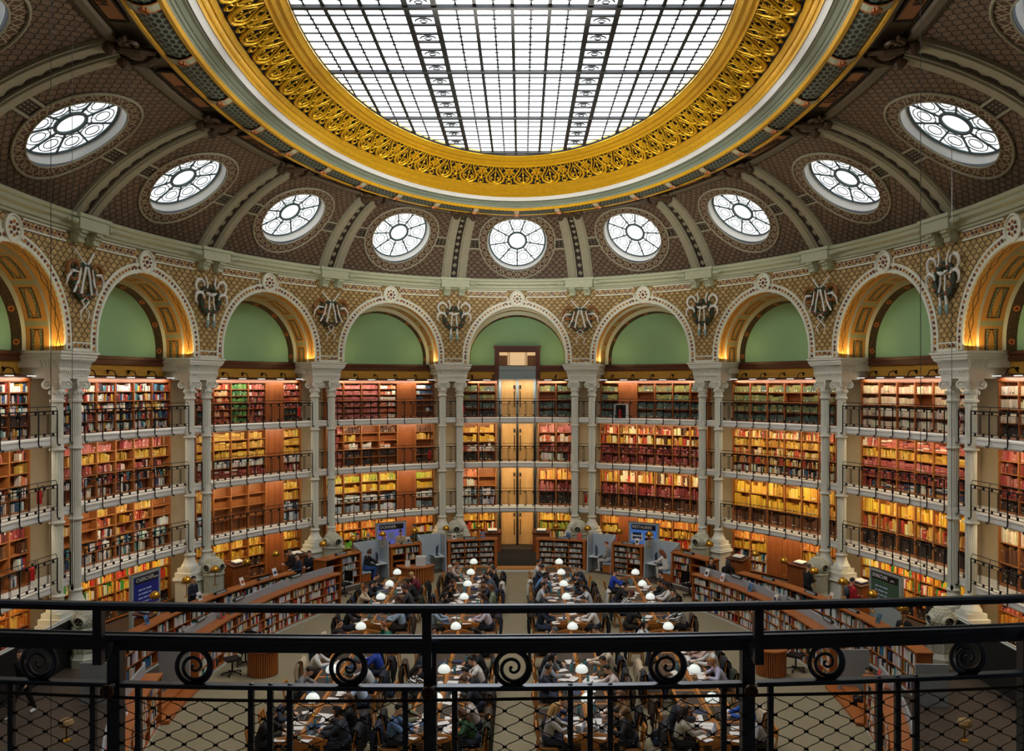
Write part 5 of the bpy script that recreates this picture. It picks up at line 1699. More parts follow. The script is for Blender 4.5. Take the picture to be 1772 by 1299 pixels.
# brass globe lamps on the counters
m_brass = mat('brass', '#c89a3a', .25, .9)
def make_brass():
    rt = thing('brass_lamp', '', 'lamp', (0, 0, 0), 'brass dome lamps on the counters')
    g = M(); g.lathe([(.09, 0), (.09, .015), (.03, .03), (.018, .05), (.016, .46), (.03, .48)], n=12); g.build('stem', m_brass, rt)
    g = M(); g.lathe([(.03, .47), (.16, .5), (.175, .55), (.16, .62), (.11, .69), (.05, .72), (.012, .74)], n=18); g.build('shade', m_brass, rt, smooth=True)
    return rt
bl = make_brass(); first = True
# (photo x, y of the dome, height of its support)
BL = [(268, 1030, 1.4, 'by the navy screen'), (323, 1004, 1.4, 'second along the left outer bookcase'), (372, 985, 1.4, 'third along the left outer bookcase'), (427, 972, 1.4, 'fourth along the left outer bookcase'), (477, 958, 1.4, 'at the far end of the left outer bookcase'),
      (559, 941, 1.47, 'at the left counter end'), (611, 932, 1.47, 'left of the left screen'), (662, 924, 1.47, 'before the left blue screen'), (717, 918, 1.47, 'right of the left blue screen'), (772, 914, 1.47, 'by the vent left of the doorway'), (829, 911, 1.47, 'nearest the doorway on its left'),
      (962, 910, 1.47, 'nearest the doorway on its right'), (1017, 914, 1.47, 'by the vent right of the doorway'), (1072, 919, 1.47, 'left of the right blue screen'), (1124, 924, 1.47, 'before the right blue screen'), (1180, 931, 1.47, 'right of the right blue screen'), (1228, 941, 1.47, 'at the right counter end'),
      (1307, 958, 1.4, 'at the far end of the right outer bookcase'), (1357, 970, 1.4, 'second along the right outer bookcase'), (1409, 988, 1.4, 'third along the right outer bookcase'), (1459, 1006, 1.4, 'fourth along the right outer bookcase'), (1510, 1028, 1.4, 'by the green screen'), (1562, 1052, 1.4, 'nearest the balcony on the right outer bookcase')]
for px, py, zt, lab in BL:
    p = unproj(px, py, zt + .58); p = (p[0], p[1], zt)
    lab = 'brass dome lamp ' + lab
    if first: bl.location = p; tag(bl, lab); first = False
    else: dup(bl, p, 0, lab)
for side, px, py in ((-1, 115, 1251), (1, 1669, 1251)):
    p = unproj(px, py, 1.15)
    rt = thing('basket_lamp', 'woven dome lamp behind the %s low bookcase nearest the balcony' % ('left' if side < 0 else 'right'), 'lamp', (p[0], p[1], .75))
    pb = (p[0], p[1], .75); g = M(); g.lathe([(.1, 0), (.1, .02), (.02, .04), (.018, .33)], pb, n=10); g.build('stem', m_brass, rt)
    rt2 = rt
    g = M(); g.lathe([(.02, .32), (.14, .34), (.16, .4), (.13, .48), (.05, .52)], pb, n=16); g.build('shade', mat('woven_cane', '#a98a5c', .7, var=.4, nscale=60), rt)
    for c in rt.children:
        pass

# display screens
def screen(pl, pr, hb, ht, lab, head, col, kind):
    pl, pr = Vector(pl), Vector(pr); ex = (pr-pl); W = ex.length; ex.normalize(); ey = Vector((-ex.y, ex.x, 0))
    fm = Matrix(((ex.x, ey.x, 0, pl.x), (ex.y, ey.y, 0, pl.y), (0, 0, 1, 0), (0, 0, 0, 1)))
    rt = thing('display_screen', lab, 'screen', tuple(fm @ Vector((W/2, 0, PLZ))))
    H = ht - hb
    g = M(); g.box(0, W, 0, .12, PLZ, ht, fm); g.box(-.02, W+.02, -.02, .14, ht-.06, ht, fm); g.box(0, .06, -.02, 0, hb, ht, fm); g.box(W-.06, W, -.02, 0, hb, ht, fm); g.build('frame', mat('screen_frame', '#a9b2b0', .4), rt)
    g = M(); g.box(.1, W-.1, -.012, 0, hb, ht-.1, fm); sc = g.build('display', mat('lit_' + lab.split()[0] + kind, col, .3, var=.08, nscale=1.5, emit=.35), rt)
    g = M(); g.box(.16, W-.16, -.02, -.012, ht-.36, ht-.1, fm); g.build('header', m_dblack, rt)
    mt4 = lambda x, z: fm @ Matrix.Translation((x, -.024, z)) @ Matrix.Rotation(PI/2, 4, 'X')
    text(head, .2, 'heading', m_whitep, rt, mt4(.2, ht-.23), .002, 'LEFT')
    m_txt = mat('pale_text', '#b8c8e8', .5)
    if kind in 'ab':
        text('gallica', .09, 'subtitle', m_whitep, rt, mt4(.2 + .13*len(head), ht-.26), .002, 'LEFT')
        g = M()
        for i in range(4):
            x = .35
            for wd in [(.2, .12, .3), (.12, .35, .14), (.25, .18, .15), (.3, .22, .1)][i]:
                g.box(x, x+wd, -.016, -.012, ht-.62-i*.15, ht-.57-i*.15, fm); x += wd + .05
        g.build('text_lines', m_txt, rt)
    elif kind == 'c':
        g = M(); g.box(.62, .95, -.02, -.012, hb+.35, ht-.5, fm); g.build('picture', mat('grey_bust', '#9aa8cc', .5), rt)
        g = M(); fc = fm @ Vector((.8, -.014, (hb+ht)/2)); g.tube([fm @ Vector((.8 + .42*cos(2*PI*j/30), -.014, (hb+ht)/2 + .42*sin(2*PI*j/30))) for j in range(30)], .008, 4, True); g.build('halo', m_txt, rt)
    else:
        g = M(); g.box(.14, .75, -.02, -.012, hb+.3, ht-.55, fm); g.build('caption_card', m_whitep, rt)
        g = M()
        for i in range(2): g.box(.22, .68, -.024, -.02, hb+.38+i*.2, hb+.5+i*.2, fm)
        g.build('caption_lines', mat('navy_print', '#1c2a5a', .5), rt)
        g = M(); g.box(.88, 1.32, -.02, -.012, hb+.22, ht-.5, fm); pc = g.build('picture', m_dblack, rt)
        g = M(); g.box(.88, 1.32, -.024, -.02, hb+.48, hb+.6, fm); g.build('stripe', m_whitep, pc)
        g = M(); g.ball(fm @ Vector((1.1, -.02, hb+.6)), .1, 10, 8); g.tube([fm @ Vector((1.1, -.03, hb+.5)), fm @ Vector((1.06, -.03, hb+.25))], .06, 6); g.build('figurine', mat('red_lacquer', '#b8242c', .4), pc)
screen(unproj(228, 997, 2.15), unproj(277, 981, 2.15), .95, 2.15, 'navy display screen headed chercher by the left outer bookcase', 'CHERCHER', '#1c1f5c', 'a')
screen(unproj(1505, 980, 2.15), unproj(1559, 998, 2.15), .95, 2.15, 'green display screen headed enrichir by the right outer bookcase', 'ENRICHIR', '#2c4030', 'b')
screen(unproj(650.5, 905.5, 2.15), unproj(703, 901, 2.15), .95, 2.15, 'violet display screen with a pale bust left of the doorway', 'DONNER', '#6a6cc8', 'c')
screen(unproj(1088, 902, 2.15), unproj(1140, 906.5, 2.15), .95, 2.15, 'blue display screen headed restaurer right of the doorway', 'RESTAURER', '#4a78c8', 'd')

# sloping wooden lecterns by the shelves
def lectern(px, py, z, w, lab, side):
    p = unproj(px, py, z); a = math.atan2(D0 - p[1] + 6, -p[0]) + PI/2
    fm = Matrix.Translation((p[0], p[1], PLZ)) @ Matrix.Rotation(a, 4, 'Z')
    rt = thing('reading_lectern', lab, 'lectern', (p[0], p[1], PLZ))
    g = M(); g.box(-w/2, w/2, -.25, .25, 0, 1.0, fm); g.build('body', m_wood, rt)
    g = M(); g.box8([fm @ Vector(q) for q in ((-w/2-.04, -.32, 1.0), (w/2+.04, -.32, 1.0), (w/2+.04, .3, 1.12), (-w/2-.04, .3, 1.12), (-w/2-.04, -.32, 1.04), (w/2+.04, -.32, 1.04), (w/2+.04, .3, 1.16), (-w/2-.04, .3, 1.16))]); g.build('slanted_top', m_woodd, rt)
    bk = thing('open_book', 'pale open book on the %s' % lab.replace('the shelves of ', ''), 'book', tuple(fm @ Vector((0, 0, 1.14))))
    fm = fm @ Matrix.Translation((0, 0, .045))
    g = M(); g.box8([fm @ Vector(q) for q in ((-.24, -.15, 1.08), (.24, -.15, 1.08), (.24, .15, 1.14), (-.24, .15, 1.14), (-.24, -.15, 1.12), (.24, -.15, 1.12), (.24, .15, 1.18), (-.24, .15, 1.18))]); g.build('pages', mat('paper', '#ece8dc', .7, var=.05, nscale=20), bk)
    g = M(); g.box8([fm @ Vector(q) for q in ((-.26, -.17, 1.06), (.26, -.17, 1.06), (.26, .17, 1.12), (-.26, .17, 1.12), (-.26, -.17, 1.08), (.26, -.17, 1.08), (.26, .17, 1.14), (-.26, .17, 1.14))]); g.build('cover', mat('book_cover_blue', '#3a5a7a', .5), bk)
lectern(411, 967, 1.3, 1.0, 'wooden lectern by the shelves of the second bay left of the doorway', -1)
lectern(513, 952, 1.3, .9, 'wooden lectern beside the second pier left of the doorway', -1)
lectern(852, 913, 1.3, .9, 'wooden lectern directly left of the doorway', -1)
lectern(937, 913, 1.3, .9, 'wooden lectern directly right of the doorway', 1)
lectern(1278, 958, 1.3, .9, 'wooden lectern beside the second pier right of the doorway', 1)
lectern(1385, 968, 1.3, 1.0, 'wooden lectern by the shelves of the second bay right of the doorway', 1)
lectern(1490, 1000, 1.3, .9, 'wooden lectern beside the third pier right of the doorway', 1)
lectern(252, 1050, 1.3, .9, 'wooden lectern beside the third pier left of the doorway', -1)
# label holders and display cards on the counters
m_sign = mat('label_holder', '#1a2a2c', .4)
def holder(pth, q, off, z, lab):
    fm = pth.frame(q, off, z)
    rt = thing('label_holder', lab, 'sign', tuple(fm @ Vector((0, 0, 0))), 'dark label bars on the counters')
    g = M(); g.box8([fm @ Vector(p) for p in ((-.33, -.06, 0), (.33, -.06, 0), (.33, .04, 0), (-.33, .04, 0), (-.33, -.03, .09), (.33, -.03, .09), (.33, .02, .09), (-.33, .02, .09))]); g.build('bar', m_sign, rt)
    g = M(); g.box8([fm @ Vector(p) for p in ((-.25, -.062, .02), (.25, -.062, .02), (.25, -.05, .02), (-.25, -.05, .02), (-.25, -.042, .07), (.25, -.042, .07), (.25, -.03, .07), (-.25, -.03, .07))]); g.build('label_strip', m_gpan, rt)
for X, nm in ((-7.5, 'left counter end'), (-5.0, 'counter between the left booths'), (-2.2, 'disc counter left of the doorway'), (2.2, 'disc counter right of the doorway'), (5.1, 'counter between the right booths'), (7.4, 'right counter end')):
    holder(FAR, FQ(X), -.3, 1.47, 'dark label bar on the ' + nm)
for pth, nm, zt, off, ys in ((OUL, 'left outer bookcase', 1.4, -.2, (33.2, 31, 28.6)), (OUR, 'right outer bookcase', 1.4, -.2, (33.2, 31, 28.6)), (INL, 'left inner bookcase ridge', 1.66, -.42, (32.4, 29, 26.5)), (INR, 'right inner bookcase ridge', 1.66, -.42, (32.4, 29, 26.5))):
    for y, w_ in zip(ys, ('far', 'middle', 'near')): holder(pth, yq(pth, y), off, zt, '%s dark label bar on the %s' % (w_, nm))
CARDC = ['#e8e6e0', '#d8dce4', '#4a7ab0', '#e0d8c8', '#3a6a8a', '#c8484a', '#e8e8ea']
def card(pth, q, off, z, i, lab):
    fm = pth.frame(q, off, z)
    rt = thing('display_book', lab, 'book', tuple(fm @ Vector((0, 0, 0))))
    g = M(); g.box8([fm @ Vector(p) for p in ((-.11, -.02, 0), (.11, -.02, 0), (.11, 0, 0), (-.11, 0, 0), (-.11, .08, .28), (.11, .08, .28), (.11, .1, .28), (-.11, .1, .28))]); g.build('cover', mat('card%d' % (i % 7), CARDC[i % 7], .5), rt)
    g = M(); g.box8([fm @ Vector(p) for p in ((-.07, -.008, .07), (.07, -.008, .07), (.07, -.004, .07), (-.07, -.004, .07), (-.07, .028, .18), (.07, .028, .18), (.07, .032, .18), (-.07, .032, .18))]); g.build('cover_picture', mat('cardp%d' % (i % 3), ('#2c3a5a', '#b8642c', '#3a4a3a')[i % 3], .5), rt)
CW = ['white', 'pale', 'blue', 'cream', 'teal', 'red', 'grey-white']
i = 0
for pth, nm, zt, off, ys in ((INR, 'right inner bookcase', 1.4, -.2, (33.8, 33.0, 31.4, 29.8)), (INL, 'left inner bookcase', 1.4, -.2, (28.2, 27.6)), (OUL, 'left outer bookcase', 1.4, -.22, (33.8, 32.2, 30, 27)), (OUR, 'right outer bookcase', 1.4, -.22, (30.0, 27.2)), (INR, 'right bookcase nearest the balcony', 1.4, -.2, (21.9, 21.4)), (INL, 'left bookcase nearest the balcony', 1.4, -.2, (18.9, 19.6))):
    for y, w_ in zip(ys, ('first', 'second', 'third', 'fourth')):
        card(pth, yq(pth, y), off, zt, i, '%s %s-covered book propped on top of the %s' % (w_, CW[i % 7], nm)); i += 1
for X, w_ in ((-1.6, 'left'), (-2.9, 'far left'), (2.4, 'right'), (2.9, 'far right'), (5.4, 'booth-side right'), (-4.9, 'booth-side left')):
    card(FAR, FQ(X), -.4, 1.47, i, '%s %s-covered book propped on the far counters' % (w_, CW[i % 7])); i += 1

# ---------------------------------------------------------------- reading tables
m_tab = wood('table_oak', '#a8662a', '#d69248', 4., .4, (1, .08, 1))
m_leath = mat('brown_leather', '#40362e', .45, var=.1)
m_num = mat('enamel_plate', '#c8dcc0', .3)
TX = (-4.88, -1.85, 1.87, 4.92)
TN = ('leftmost', 'second from left', 'second from right', 'rightmost')
TW = .64
def table(xc, y0, y1, lab):
    rt = thing('reading_table', lab, 'table', (xc, (y0+y1)/2, 0), 'long oak reading tables')
    g = M(); g.box(xc-TW, xc+TW, y0, y1, .7, .75); g.box(xc-TW+.03, xc+TW-.03, y0+.03, y1-.03, .62, .7); g.build('top', m_tab, rt)
    g = M(); g.box(xc-.04, xc+.04, y0+.05, y1-.05, .75, .81); g.build('spine', m_tab, rt)
    ns = int(round((y1-y0)/1.03)); st = (y1-y0)/ns
    for i in range(ns):
        for s in (-1, 1):
            g = M(); a, b_ = sorted((xc+s*.07, xc+s*(TW-.07))); g.box(a, b_, y0+st*i+.06, y0+st*(i+1)-.06, .75, .756)
            g.build('leather_inlay', m_leath, rt, label='brown leather writing inlay')
    for yy, s in ((y0, 1), (y1, -1)):
        g = M(); pts = [(xc-.52, .75), (xc+.52, .75), (xc+.52, .78), (xc+.2, .84), (xc, .875), (xc-.2, .84), (xc-.52, .78)]
        a = [(x, yy + s*.01, z) for x, z in pts]; b_ = [(x, yy + s*.05, z) for x, z in pts]
        g.grid([a, b_], cu=True); g.fan(a); g.fan(b_, True); pd = g.build('pediment', m_tab, rt)
        g = M(); g.box(xc-.05, xc+.05, yy+s*.0-.004, yy+s*.01+.004, .775, .85); g.build('number_plate', m_num, pd, label='pale green number plate')
    k = max(2, int((y1-y0)/3) + 1)
    for i in range(k):
        yy = y0 + .35 + (y1-y0-.7)*i/(k-1)
        g = M(); g.box(xc-.22, xc+.22, yy-.1, yy+.1, .04, .64); g.box(xc-.28, xc+.28, yy-.16, yy+.16, 0, .06); g.build('pedestal', m_tab, rt)
    for s in (-1, 1):
        for yy in (y0+.12, y1-.12):
            g = M(); g.box(xc+s*.5-.035, xc+s*.5+.035, yy-.035, yy+.035, 0, .64); g.build('leg', m_tab, rt)
ROWS = {'far': {0: (29.45, 36.3), 1: (29.45, 38.6), 2: (29.45, 38.6), 3: (29.55, 36.4)}, 'near': {0: (19.75, 28.4), 1: (19.9, 28.4), 2: (19.9, 28.4), 3: (19.75, 28.4)}}
def tname(r, t): return '%s %s table' % (r, TN[t])
for r in ('far', 'near'):
    for t in range(4): table(TX[t], *ROWS[r][t], '%s oak reading table with leather inlays' % tname(r, t).replace(' table', ''))
m_opal = mat('opal_glass', '#eef6ee', .25, var=.02, emit=.55)
m_opalg = mat('opal_green', '#a8d8bc', .25, var=.05, emit=.1)
def make_lamp():
    rt = thing('table_lamp', '', 'lamp', (0, 0, 0), 'opal glass lamps on the reading tables')
    g = M(); g.lathe([(.07, 0), (.07, .015), (.03, .04), (.012, .06), (.012, .3), (.022, .31), (.03, .33)], n=12); g.build('stem', m_brass, rt)
    g = M(); g.lathe([(.04, .31), (.09, .33), (.1, .345), (.1, .355)], n=14)
    for i in range(4):
        a = PI*i/2; g.tube([(.02*cos(a), .02*sin(a), .31), (.1*cos(a), .1*sin(a), .34), (.15*cos(a), .15*sin(a), .365)], .01, 5)
    g.build('holder', m_brass, rt)
    g = M(); g.lathe([(.05, .35), (.15, .362), (.172, .385), (.17, .43), (.145, .49), (.1, .535), (.05, .56), (.02, .565)], n=20); sh = g.build('glass_shade', m_opal, rt, smooth=True)
    g = M(); g.lathe([(.022, .56), (.03, .58), (.012, .6), (.006, .62)], n=8); g.build('finial', m_opalg, rt)
    return rt
lp = make_lamp(); first = True
LY = {'far': (37.4, 35.3, 33.25, 31.2), 'near': (27.35, 25.25, 23.2, 21.05)}
for r in ('far', 'near'):
    for t in range(4):
        ys = [y for y in LY[r] if y < ROWS[r][t][1]]
        for i, y in enumerate(ys):
            lab = '%s opal glass lamp from the far end of the %s' % (ORD[i+1], tname(r, t))
            p = (TX[t], y, .815)
            if first: lp.location = p; tag(lp, lab); first = False
            else: dup(lp, p, R.uniform(0, 1), lab)
# ---------------------------------------------------------------- readers, chairs and what lies before them
BK_, DB, MB, LB, BL, RD, GY = '17130f', '2a1c14', '4a2f1e', '6e4a2c', 'c8a468', '8a4a28', '9a968e'
NV, BLK, CH, WH, BE, GR, LBL, RB = '1c2538', '15151a', '3a3b40', 'dcdad6', 'c9b698', '8a8d90', '9db4cc', '2348b8'
# table, row, side (-1 left, 1 right), photo y of the head, pose, hair, hair colour, clothes, description
SEATS = [
 (0,'far',-1,1000,'write','short',DB,NV,'dark-haired reader in navy'), (0,'far',-1,1010,'read','short',BK_,BLK,'dark-haired man in black'), (0,'far',-1,1024,'chin','short',MB,BE,'brown-haired reader in a beige sweater, chin on hand'),
 (0,'far',-1,1064,'write','short',BK_,BLK+'/c8ccd0' if 0 else '14161c','reader in a dark tracksuit jacket'),
 (0,'far',1,997,'brow','short',BL,'6a1c2c','blond reader in a burgundy top'), (0,'far',1,1007,'read','bob',BK_,BLK,'black-haired reader in a black coat'), (0,'far',1,1022,'write','curly',DB,CH,'curly-haired reader in charcoal'), (0,'far',1,1037,'read','long',MB,BLK,'brown-haired reader bent low in black'), (0,'far',1,1062,'type','short',DB,LBL,'reader in a light blue shirt'),
 (1,'far',-1,980,'write','short',RD,'b8a89c','red-haired reader in a pale top'), (1,'far',-1,988,'upright','short','d8d4cc',BLK,'white-haired reader in a black coat'), (1,'far',-1,1008,'read','bob',MB,BLK,'brown-haired reader in black'), (1,'far',-1,1020,'brow','long',DB,BLK,'long-haired reader leaning on a hand'), (1,'far',-1,1034,'write','bob',BK_,BLK,'black-haired reader in a printed black top'), (1,'far',-1,1060,'type','short',DB,'8fa4b8','reader in a grey-blue sweater'),
 (1,'far',1,981,'write','short',BK_,BLK,'black-haired reader by the disc counter'), (1,'far',1,990,'upright','short',BK_,BLK,'black-haired reader in a long black coat'), (1,'far',1,998,'write','short',BK_,'4a5668','black-haired reader in a slate top'), (1,'far',1,1011,'read','short',DB,NV,'dark-haired reader in navy'), (1,'far',1,1022,'lap','bob',LB,'7c8a6c','reader in a pale green top'), (1,'far',1,1033,'read','long',MB,NV,'brown-haired reader in a navy coat'), (1,'far',1,1064,'write','bob',DB,'cdc3d2','reader in a lavender sweater'),
 (2,'far',-1,978,'upright','short',BK_,WH,'black-haired reader in a white top'), (2,'far',-1,986,'type','beanie',NV,'2c3444','reader in a navy cap'), (2,'far',-1,995,'read','bob',BK_,'5a8ab8','black-haired reader in light blue'), (2,'far',-1,1004,'write','short',BK_,BLK,'black-haired reader in black'), (2,'far',-1,1016,'chin','short',BK_,'b8bcc2','dark-haired reader in pale grey'), (2,'far',-1,1030,'write','bun',DB,'1c2430','reader in navy with her hair in a bun'), (2,'far',-1,1062,'type','short',DB,NV,'reader in a navy jacket'),
 (2,'far',1,985,'write','short',BK_,'2a3444','dark-haired reader in slate'), (2,'far',1,998,'read','curly',BK_,BLK,'curly black-haired reader in black'), (2,'far',1,1008,'write','beanie','22304e',NV,'reader in a dark blue cap'), (2,'far',1,1020,'write','bob',BK_,'c8ccd2','black-haired reader in a pale grey sweater'), (2,'far',1,1038,'read','short',BK_,BLK,'dark-haired reader at the middle of the table'), (2,'far',1,1062,'write','short',DB,'e6e4e0','reader in a white hooded top'),
 (3,'far',-1,994,'type','short',BK_,RB,'black-haired reader in a royal blue jacket'), (3,'far',-1,1012,'read','bob',BK_,BLK,'black-haired reader in black'), (3,'far',-1,1029,'read','beanie','5a1420','e4e4e0/16161a','reader in a maroon beanie and striped top'), (3,'far',-1,1060,'brow','short',BK_,BLK,'reader in a heavy black coat'),
 (3,'far',1,999,'lap','short',BK_,BLK,'black-haired reader by the right booth'), (3,'far',1,1011,'write','short',BK_,'1c2424','black-haired reader in dark green'), (3,'far',1,1016,'type','curly',BK_,WH,'curly-haired reader in a white hooded top'), (3,'far',1,1031,'upright','short',BK_,BLK,'black-haired reader in a black jacket'), (3,'far',1,1064,'write','short',DB,'d8dad8/20242a','reader in a black and white striped sweater'),
 (0,'near',-1,1083,'chin','short',BK_,'3c1c22','black-haired reader in maroon, hand to face'), (0,'near',-1,1097,'read','bob',BK_,BLK,'black-haired reader in black'), (0,'near',-1,1126,'write','long',BK_,WH,'long-haired reader in a white top'), (0,'near',-1,1163,'read','curly',DB,'7a7e84','curly-haired reader in grey'), (0,'near',-1,1212,'read','short',BK_,'222a3c','black-haired reader in dark navy'), (0,'near',-1,1241,'write','bob',DB,BLK,'dark-haired woman in black'),
 (0,'near',1,1088,'chin','short',RD,'12705c','red-haired reader in an emerald sweater'), (0,'near',1,1124,'write','short',MB,'2444a8','reader in a royal blue jacket'), (0,'near',1,1150,'read','short',DB,'b8bcc0','reader in a pale grey sweater'), (0,'near',1,1174,'read','short',DB,'b4c8e4','reader in a light blue shirt'), (0,'near',1,1218,'upright','long',LB,BLK,'long fair-haired reader in black'), (0,'near',1,1241,'type','bob',BK_,'2c3440','black-haired reader typing in a grey jacket'),
 (1,'near',-1,1094,'write','short',BK_,BLK,'dark-haired reader at the far corner'), (1,'near',-1,1130,'read','short',BK_,'1c2838','dark-haired reader in navy'), (1,'near',-1,1163,'write','long',BK_,'e8e8e4/17171b','black-haired reader in a striped top'), (1,'near',-1,1215,'write','bob',BK_,'7c7c62','black-haired reader in olive'), (1,'near',-1,1240,'type','short',BK_,'5a7aa8','bearded reader in a blue denim shirt'),
 (1,'near',1,1094,'read','long',BK_,'30302c','long black-haired reader at the far corner'), (1,'near',1,1128,'write','short',DB,BLK,'reader in a tight black top'), (1,'near',1,1147,'write','bun',BK_,WH,'black-haired reader in a white sweater'), (1,'near',1,1164,'read','short',BK_,BLK,'black-haired reader in black'), (1,'near',1,1176,'read','curly',MB,'18202c','curly brown-haired reader in black'), (1,'near',1,1213,'write','short',BK_,'c8beb4','black-haired reader in a beige sweater'), (1,'near',1,1250,'read','long','5a3a24','20482c','long brown-haired reader in bottle green'),
 (2,'near',-1,1092,'read','beanie','5a6068','4a5058','reader with a grey hood'), (2,'near',-1,1128,'write','short',BK_,'1c2228','dark-haired reader in a dark jacket'), (2,'near',-1,1143,'chin','bob',BK_,'9aa2aa','dark-haired reader in grey print with headphones'), (2,'near',-1,1165,'upright','short',BK_,NV,'black-haired man looking up in navy'), (2,'near',-1,1214,'read','short',BK_,'1c2a50','dark-haired reader in navy blue'), (2,'near',-1,1233,'type','long',BL,'b0aeac','long blond reader in a light grey sweater'),
 (2,'near',1,1093,'write','short',BK_,WH,'black-haired reader in a white shirt'), (2,'near',1,1124,'type','short',MB,'d4c8b4','reader in a cream sweater'), (2,'near',1,1146,'brow','short',BK_,'5a543e','black-haired reader in an olive jacket'), (2,'near',1,1162,'write','short',BK_,'d8c8c4','black-haired reader in a pale pink sweater'), (2,'near',1,1211,'type','bob',LB,'8a6a4a','fair-haired reader in tortoiseshell brown'), (2,'near',1,1236,'read','short',BK_,BLK,'reader in a black coat'),
 (3,'near',-1,1086,'chin','bob',BK_,'d4d8dc','black-haired reader in a pale hoodie, hand to head'), (3,'near',-1,1140,'read','short',MB,'6a5442','reader in a brown jacket'), (3,'near',-1,1214,'write','short',BK_,'1e2430','black-haired reader in dark navy'), (3,'near',-1,1238,'type','long','2c1c14','b0aa9c','long dark-haired reader in a grey knit'),
 (3,'near',1,1112,'write','short',DB,'c8a8a4','reader in a dusty pink top'), (3,'near',1,1125,'type','short',MB,WH,'brown-haired reader in a white sweater'), (3,'near',1,1147,'read','bob','a87848','b8b4cc','fair-haired reader in lilac with headphones'), (3,'near',1,1211,'type','bob',BK_,'2458b8','black-haired reader in a royal blue fleece'), (3,'near',1,1262,'read','short',DB,'a0a4a8','reader in a striped grey jumper'),
]
# chair
def make_chair():
    rt = thing('reading_chair', '', 'chair', (0, 0, 0), 'oak chairs at the reading tables')
    g = M(); g.box(-.22, .22, -.2, .22, .395, .425); g.build('seat', m_tab, rt)
    g = M(); g.box(-.2, .2, -.18, .2, .425, .44); g.build('seat_pad', m_leath, rt)
    g = M(); g.grid([[(x, -.22 - .03*(1-(x/.2)**2) - (z-.66)*.15, z) for x in (-.21, -.1, 0, .1, .21)] for z in (.66, .9)]); g.grid([[(x, -.25 - .03*(1-(x/.2)**2) - (z-.66)*.15, z) for x in (-.21, -.1, 0, .1, .21)] for z in (.66, .9)], flip=True)
    g.box(-.21, .21, -.285, -.25, .88, .92); g.build('backrest', m_tab, rt)
    for sx in (-1, 1):
        g = M(); g.tube([(sx*.2, .2, 0), (sx*.2, .19, .43)], [.018, .024], 6); g.build('leg', m_tab, rt)
        g = M(); g.tube([(sx*.2, -.24, 0), (sx*.2, -.19, .43), (sx*.21, -.22, .66), (sx*.21, -.265, .91)], [.018, .024, .022, .02], 6); g.build('leg', m_tab, rt)
    return rt
chair0 = make_chair(); nchair = [0]
def put_chair(x, y, rz, lab):
    if nchair[0] == 0: chair0.location = (x, y, 0); chair0.rotation_euler.z = rz; tag(chair0, lab)
    else: dup(chair0, (x, y, 0), rz, lab)
    nchair[0] += 1
COATG = M()
def coat_mesh(seed):
    r = random.Random(seed); g = M(); rows = []
    for i, (y, z, w) in enumerate(((-.16, .5, .2), (-.17, .7, .22), (-.2, .93, .23), (-.27, .97, .24), (-.34, .9, .25), (-.35, .68, .27), (-.36, .42, .29), (-.34, .2, .27))):
        rows.append([(w*x, y + .02*sin(x*5 + i + seed) - (.03*abs(x) if i > 3 else 0), z + r.uniform(-.015, .015)) for x in (-1, -.7, -.35, 0, .35, .7, 1)])
    g.grid(rows)
    g.grid([[(x, y + (.03 if i > 3 else -.03)*0 - .035*(1 if i > 3 else -1)*-1, z - .03) for x, y, z in row] for i, row in enumerate(rows)], flip=True)
    for sx in (-1, 1): g.tube([(sx*.24, -.32, .88), (sx*.3, -.37, .66), (sx*.28, -.36, .42)], [.06, .06, .05], 7)
    return g.data('coat', [], True)
COATS = [coat_mesh(i) for i in range(3)]
for c in COATS: c.materials.append(None)
COATN = {'15151a': 'black', '1c2538': 'navy', 'c9b698': 'beige', '4a3c30': 'brown', '2a3428': 'dark green', 'd4d0c8': 'cream', '26262c': 'charcoal'}
def coat(x, y, rz, col, lab):
    o = bpy.data.objects.new('coat', R.choice(COATS)); COL.objects.link(o); o.location = (x, y, 0); o.rotation_euler.z = rz
    o.material_slots[0].link = 'OBJECT'; o.material_slots[0].material = cmat('cloth', col)
    tag(o, lab, 'coat', 'coats hung over the reading chairs')
# table clutter prototypes
m_paper = mat('sheet_paper', '#f0eee8', .6, var=.03); m_alu = mat('laptop_grey', '#a8acb0', .35, .5); m_scrl = mat('laptop_screen', '#5a6a80', .2, emit=.12); m_kb = mat('laptop_keys', '#2a2b2e', .5)
def mk_laptop():
    rt = thing('laptop', '', 'laptop', (0, 0, 0), 'laptops on the reading tables')
    g = M(); g.box(-.16, .16, -.11, .11, 0, .014); g.build('base', m_alu, rt)
    g = M(); g.box(-.14, .14, -.04, .09, .014, .017); g.build('keyboard', m_kb, rt)
    fm = Matrix.Translation((0, .11, .014)) @ Matrix.Rotation(-.35, 4, 'X')
    g = M(); g.box(-.16, .16, 0, .01, 0, .215, fm); ld = g.build('lid', m_alu, rt)
    g = M(); g.box(-.15, .15, -.003, 0, .012, .205, fm); g.build('screen', m_scrl, ld)
    return rt
def mk_book():
    rt = thing('open_book', '', 'book', (0, 0, 0), 'open books on the reading tables')
    g = M(); rows = [[(x, y, .012 + .022*abs(sin(x*13))) for y in (-.12, .12)] for x in frange(-.19, .19, 10)]; g.grid(rows); g.grid([[(x, y, .006) for y in (-.12, .12)] for x in (-.19, .19)], flip=True); g.build('pages', m_paper, rt)
    g = M(); g.box(-.2, .2, -.13, .13, 0, .006); g.build('cover', mat('book_cover_red', '#6a2c24', .5), rt)
    return rt
def mk_paper():
    g = M(); g.box(-.105, .105, -.15, .15, 0, .003)
    o = g.build('paper_sheet', m_paper); tag(o, '', 'paper', 'loose sheets on the reading tables'); return o
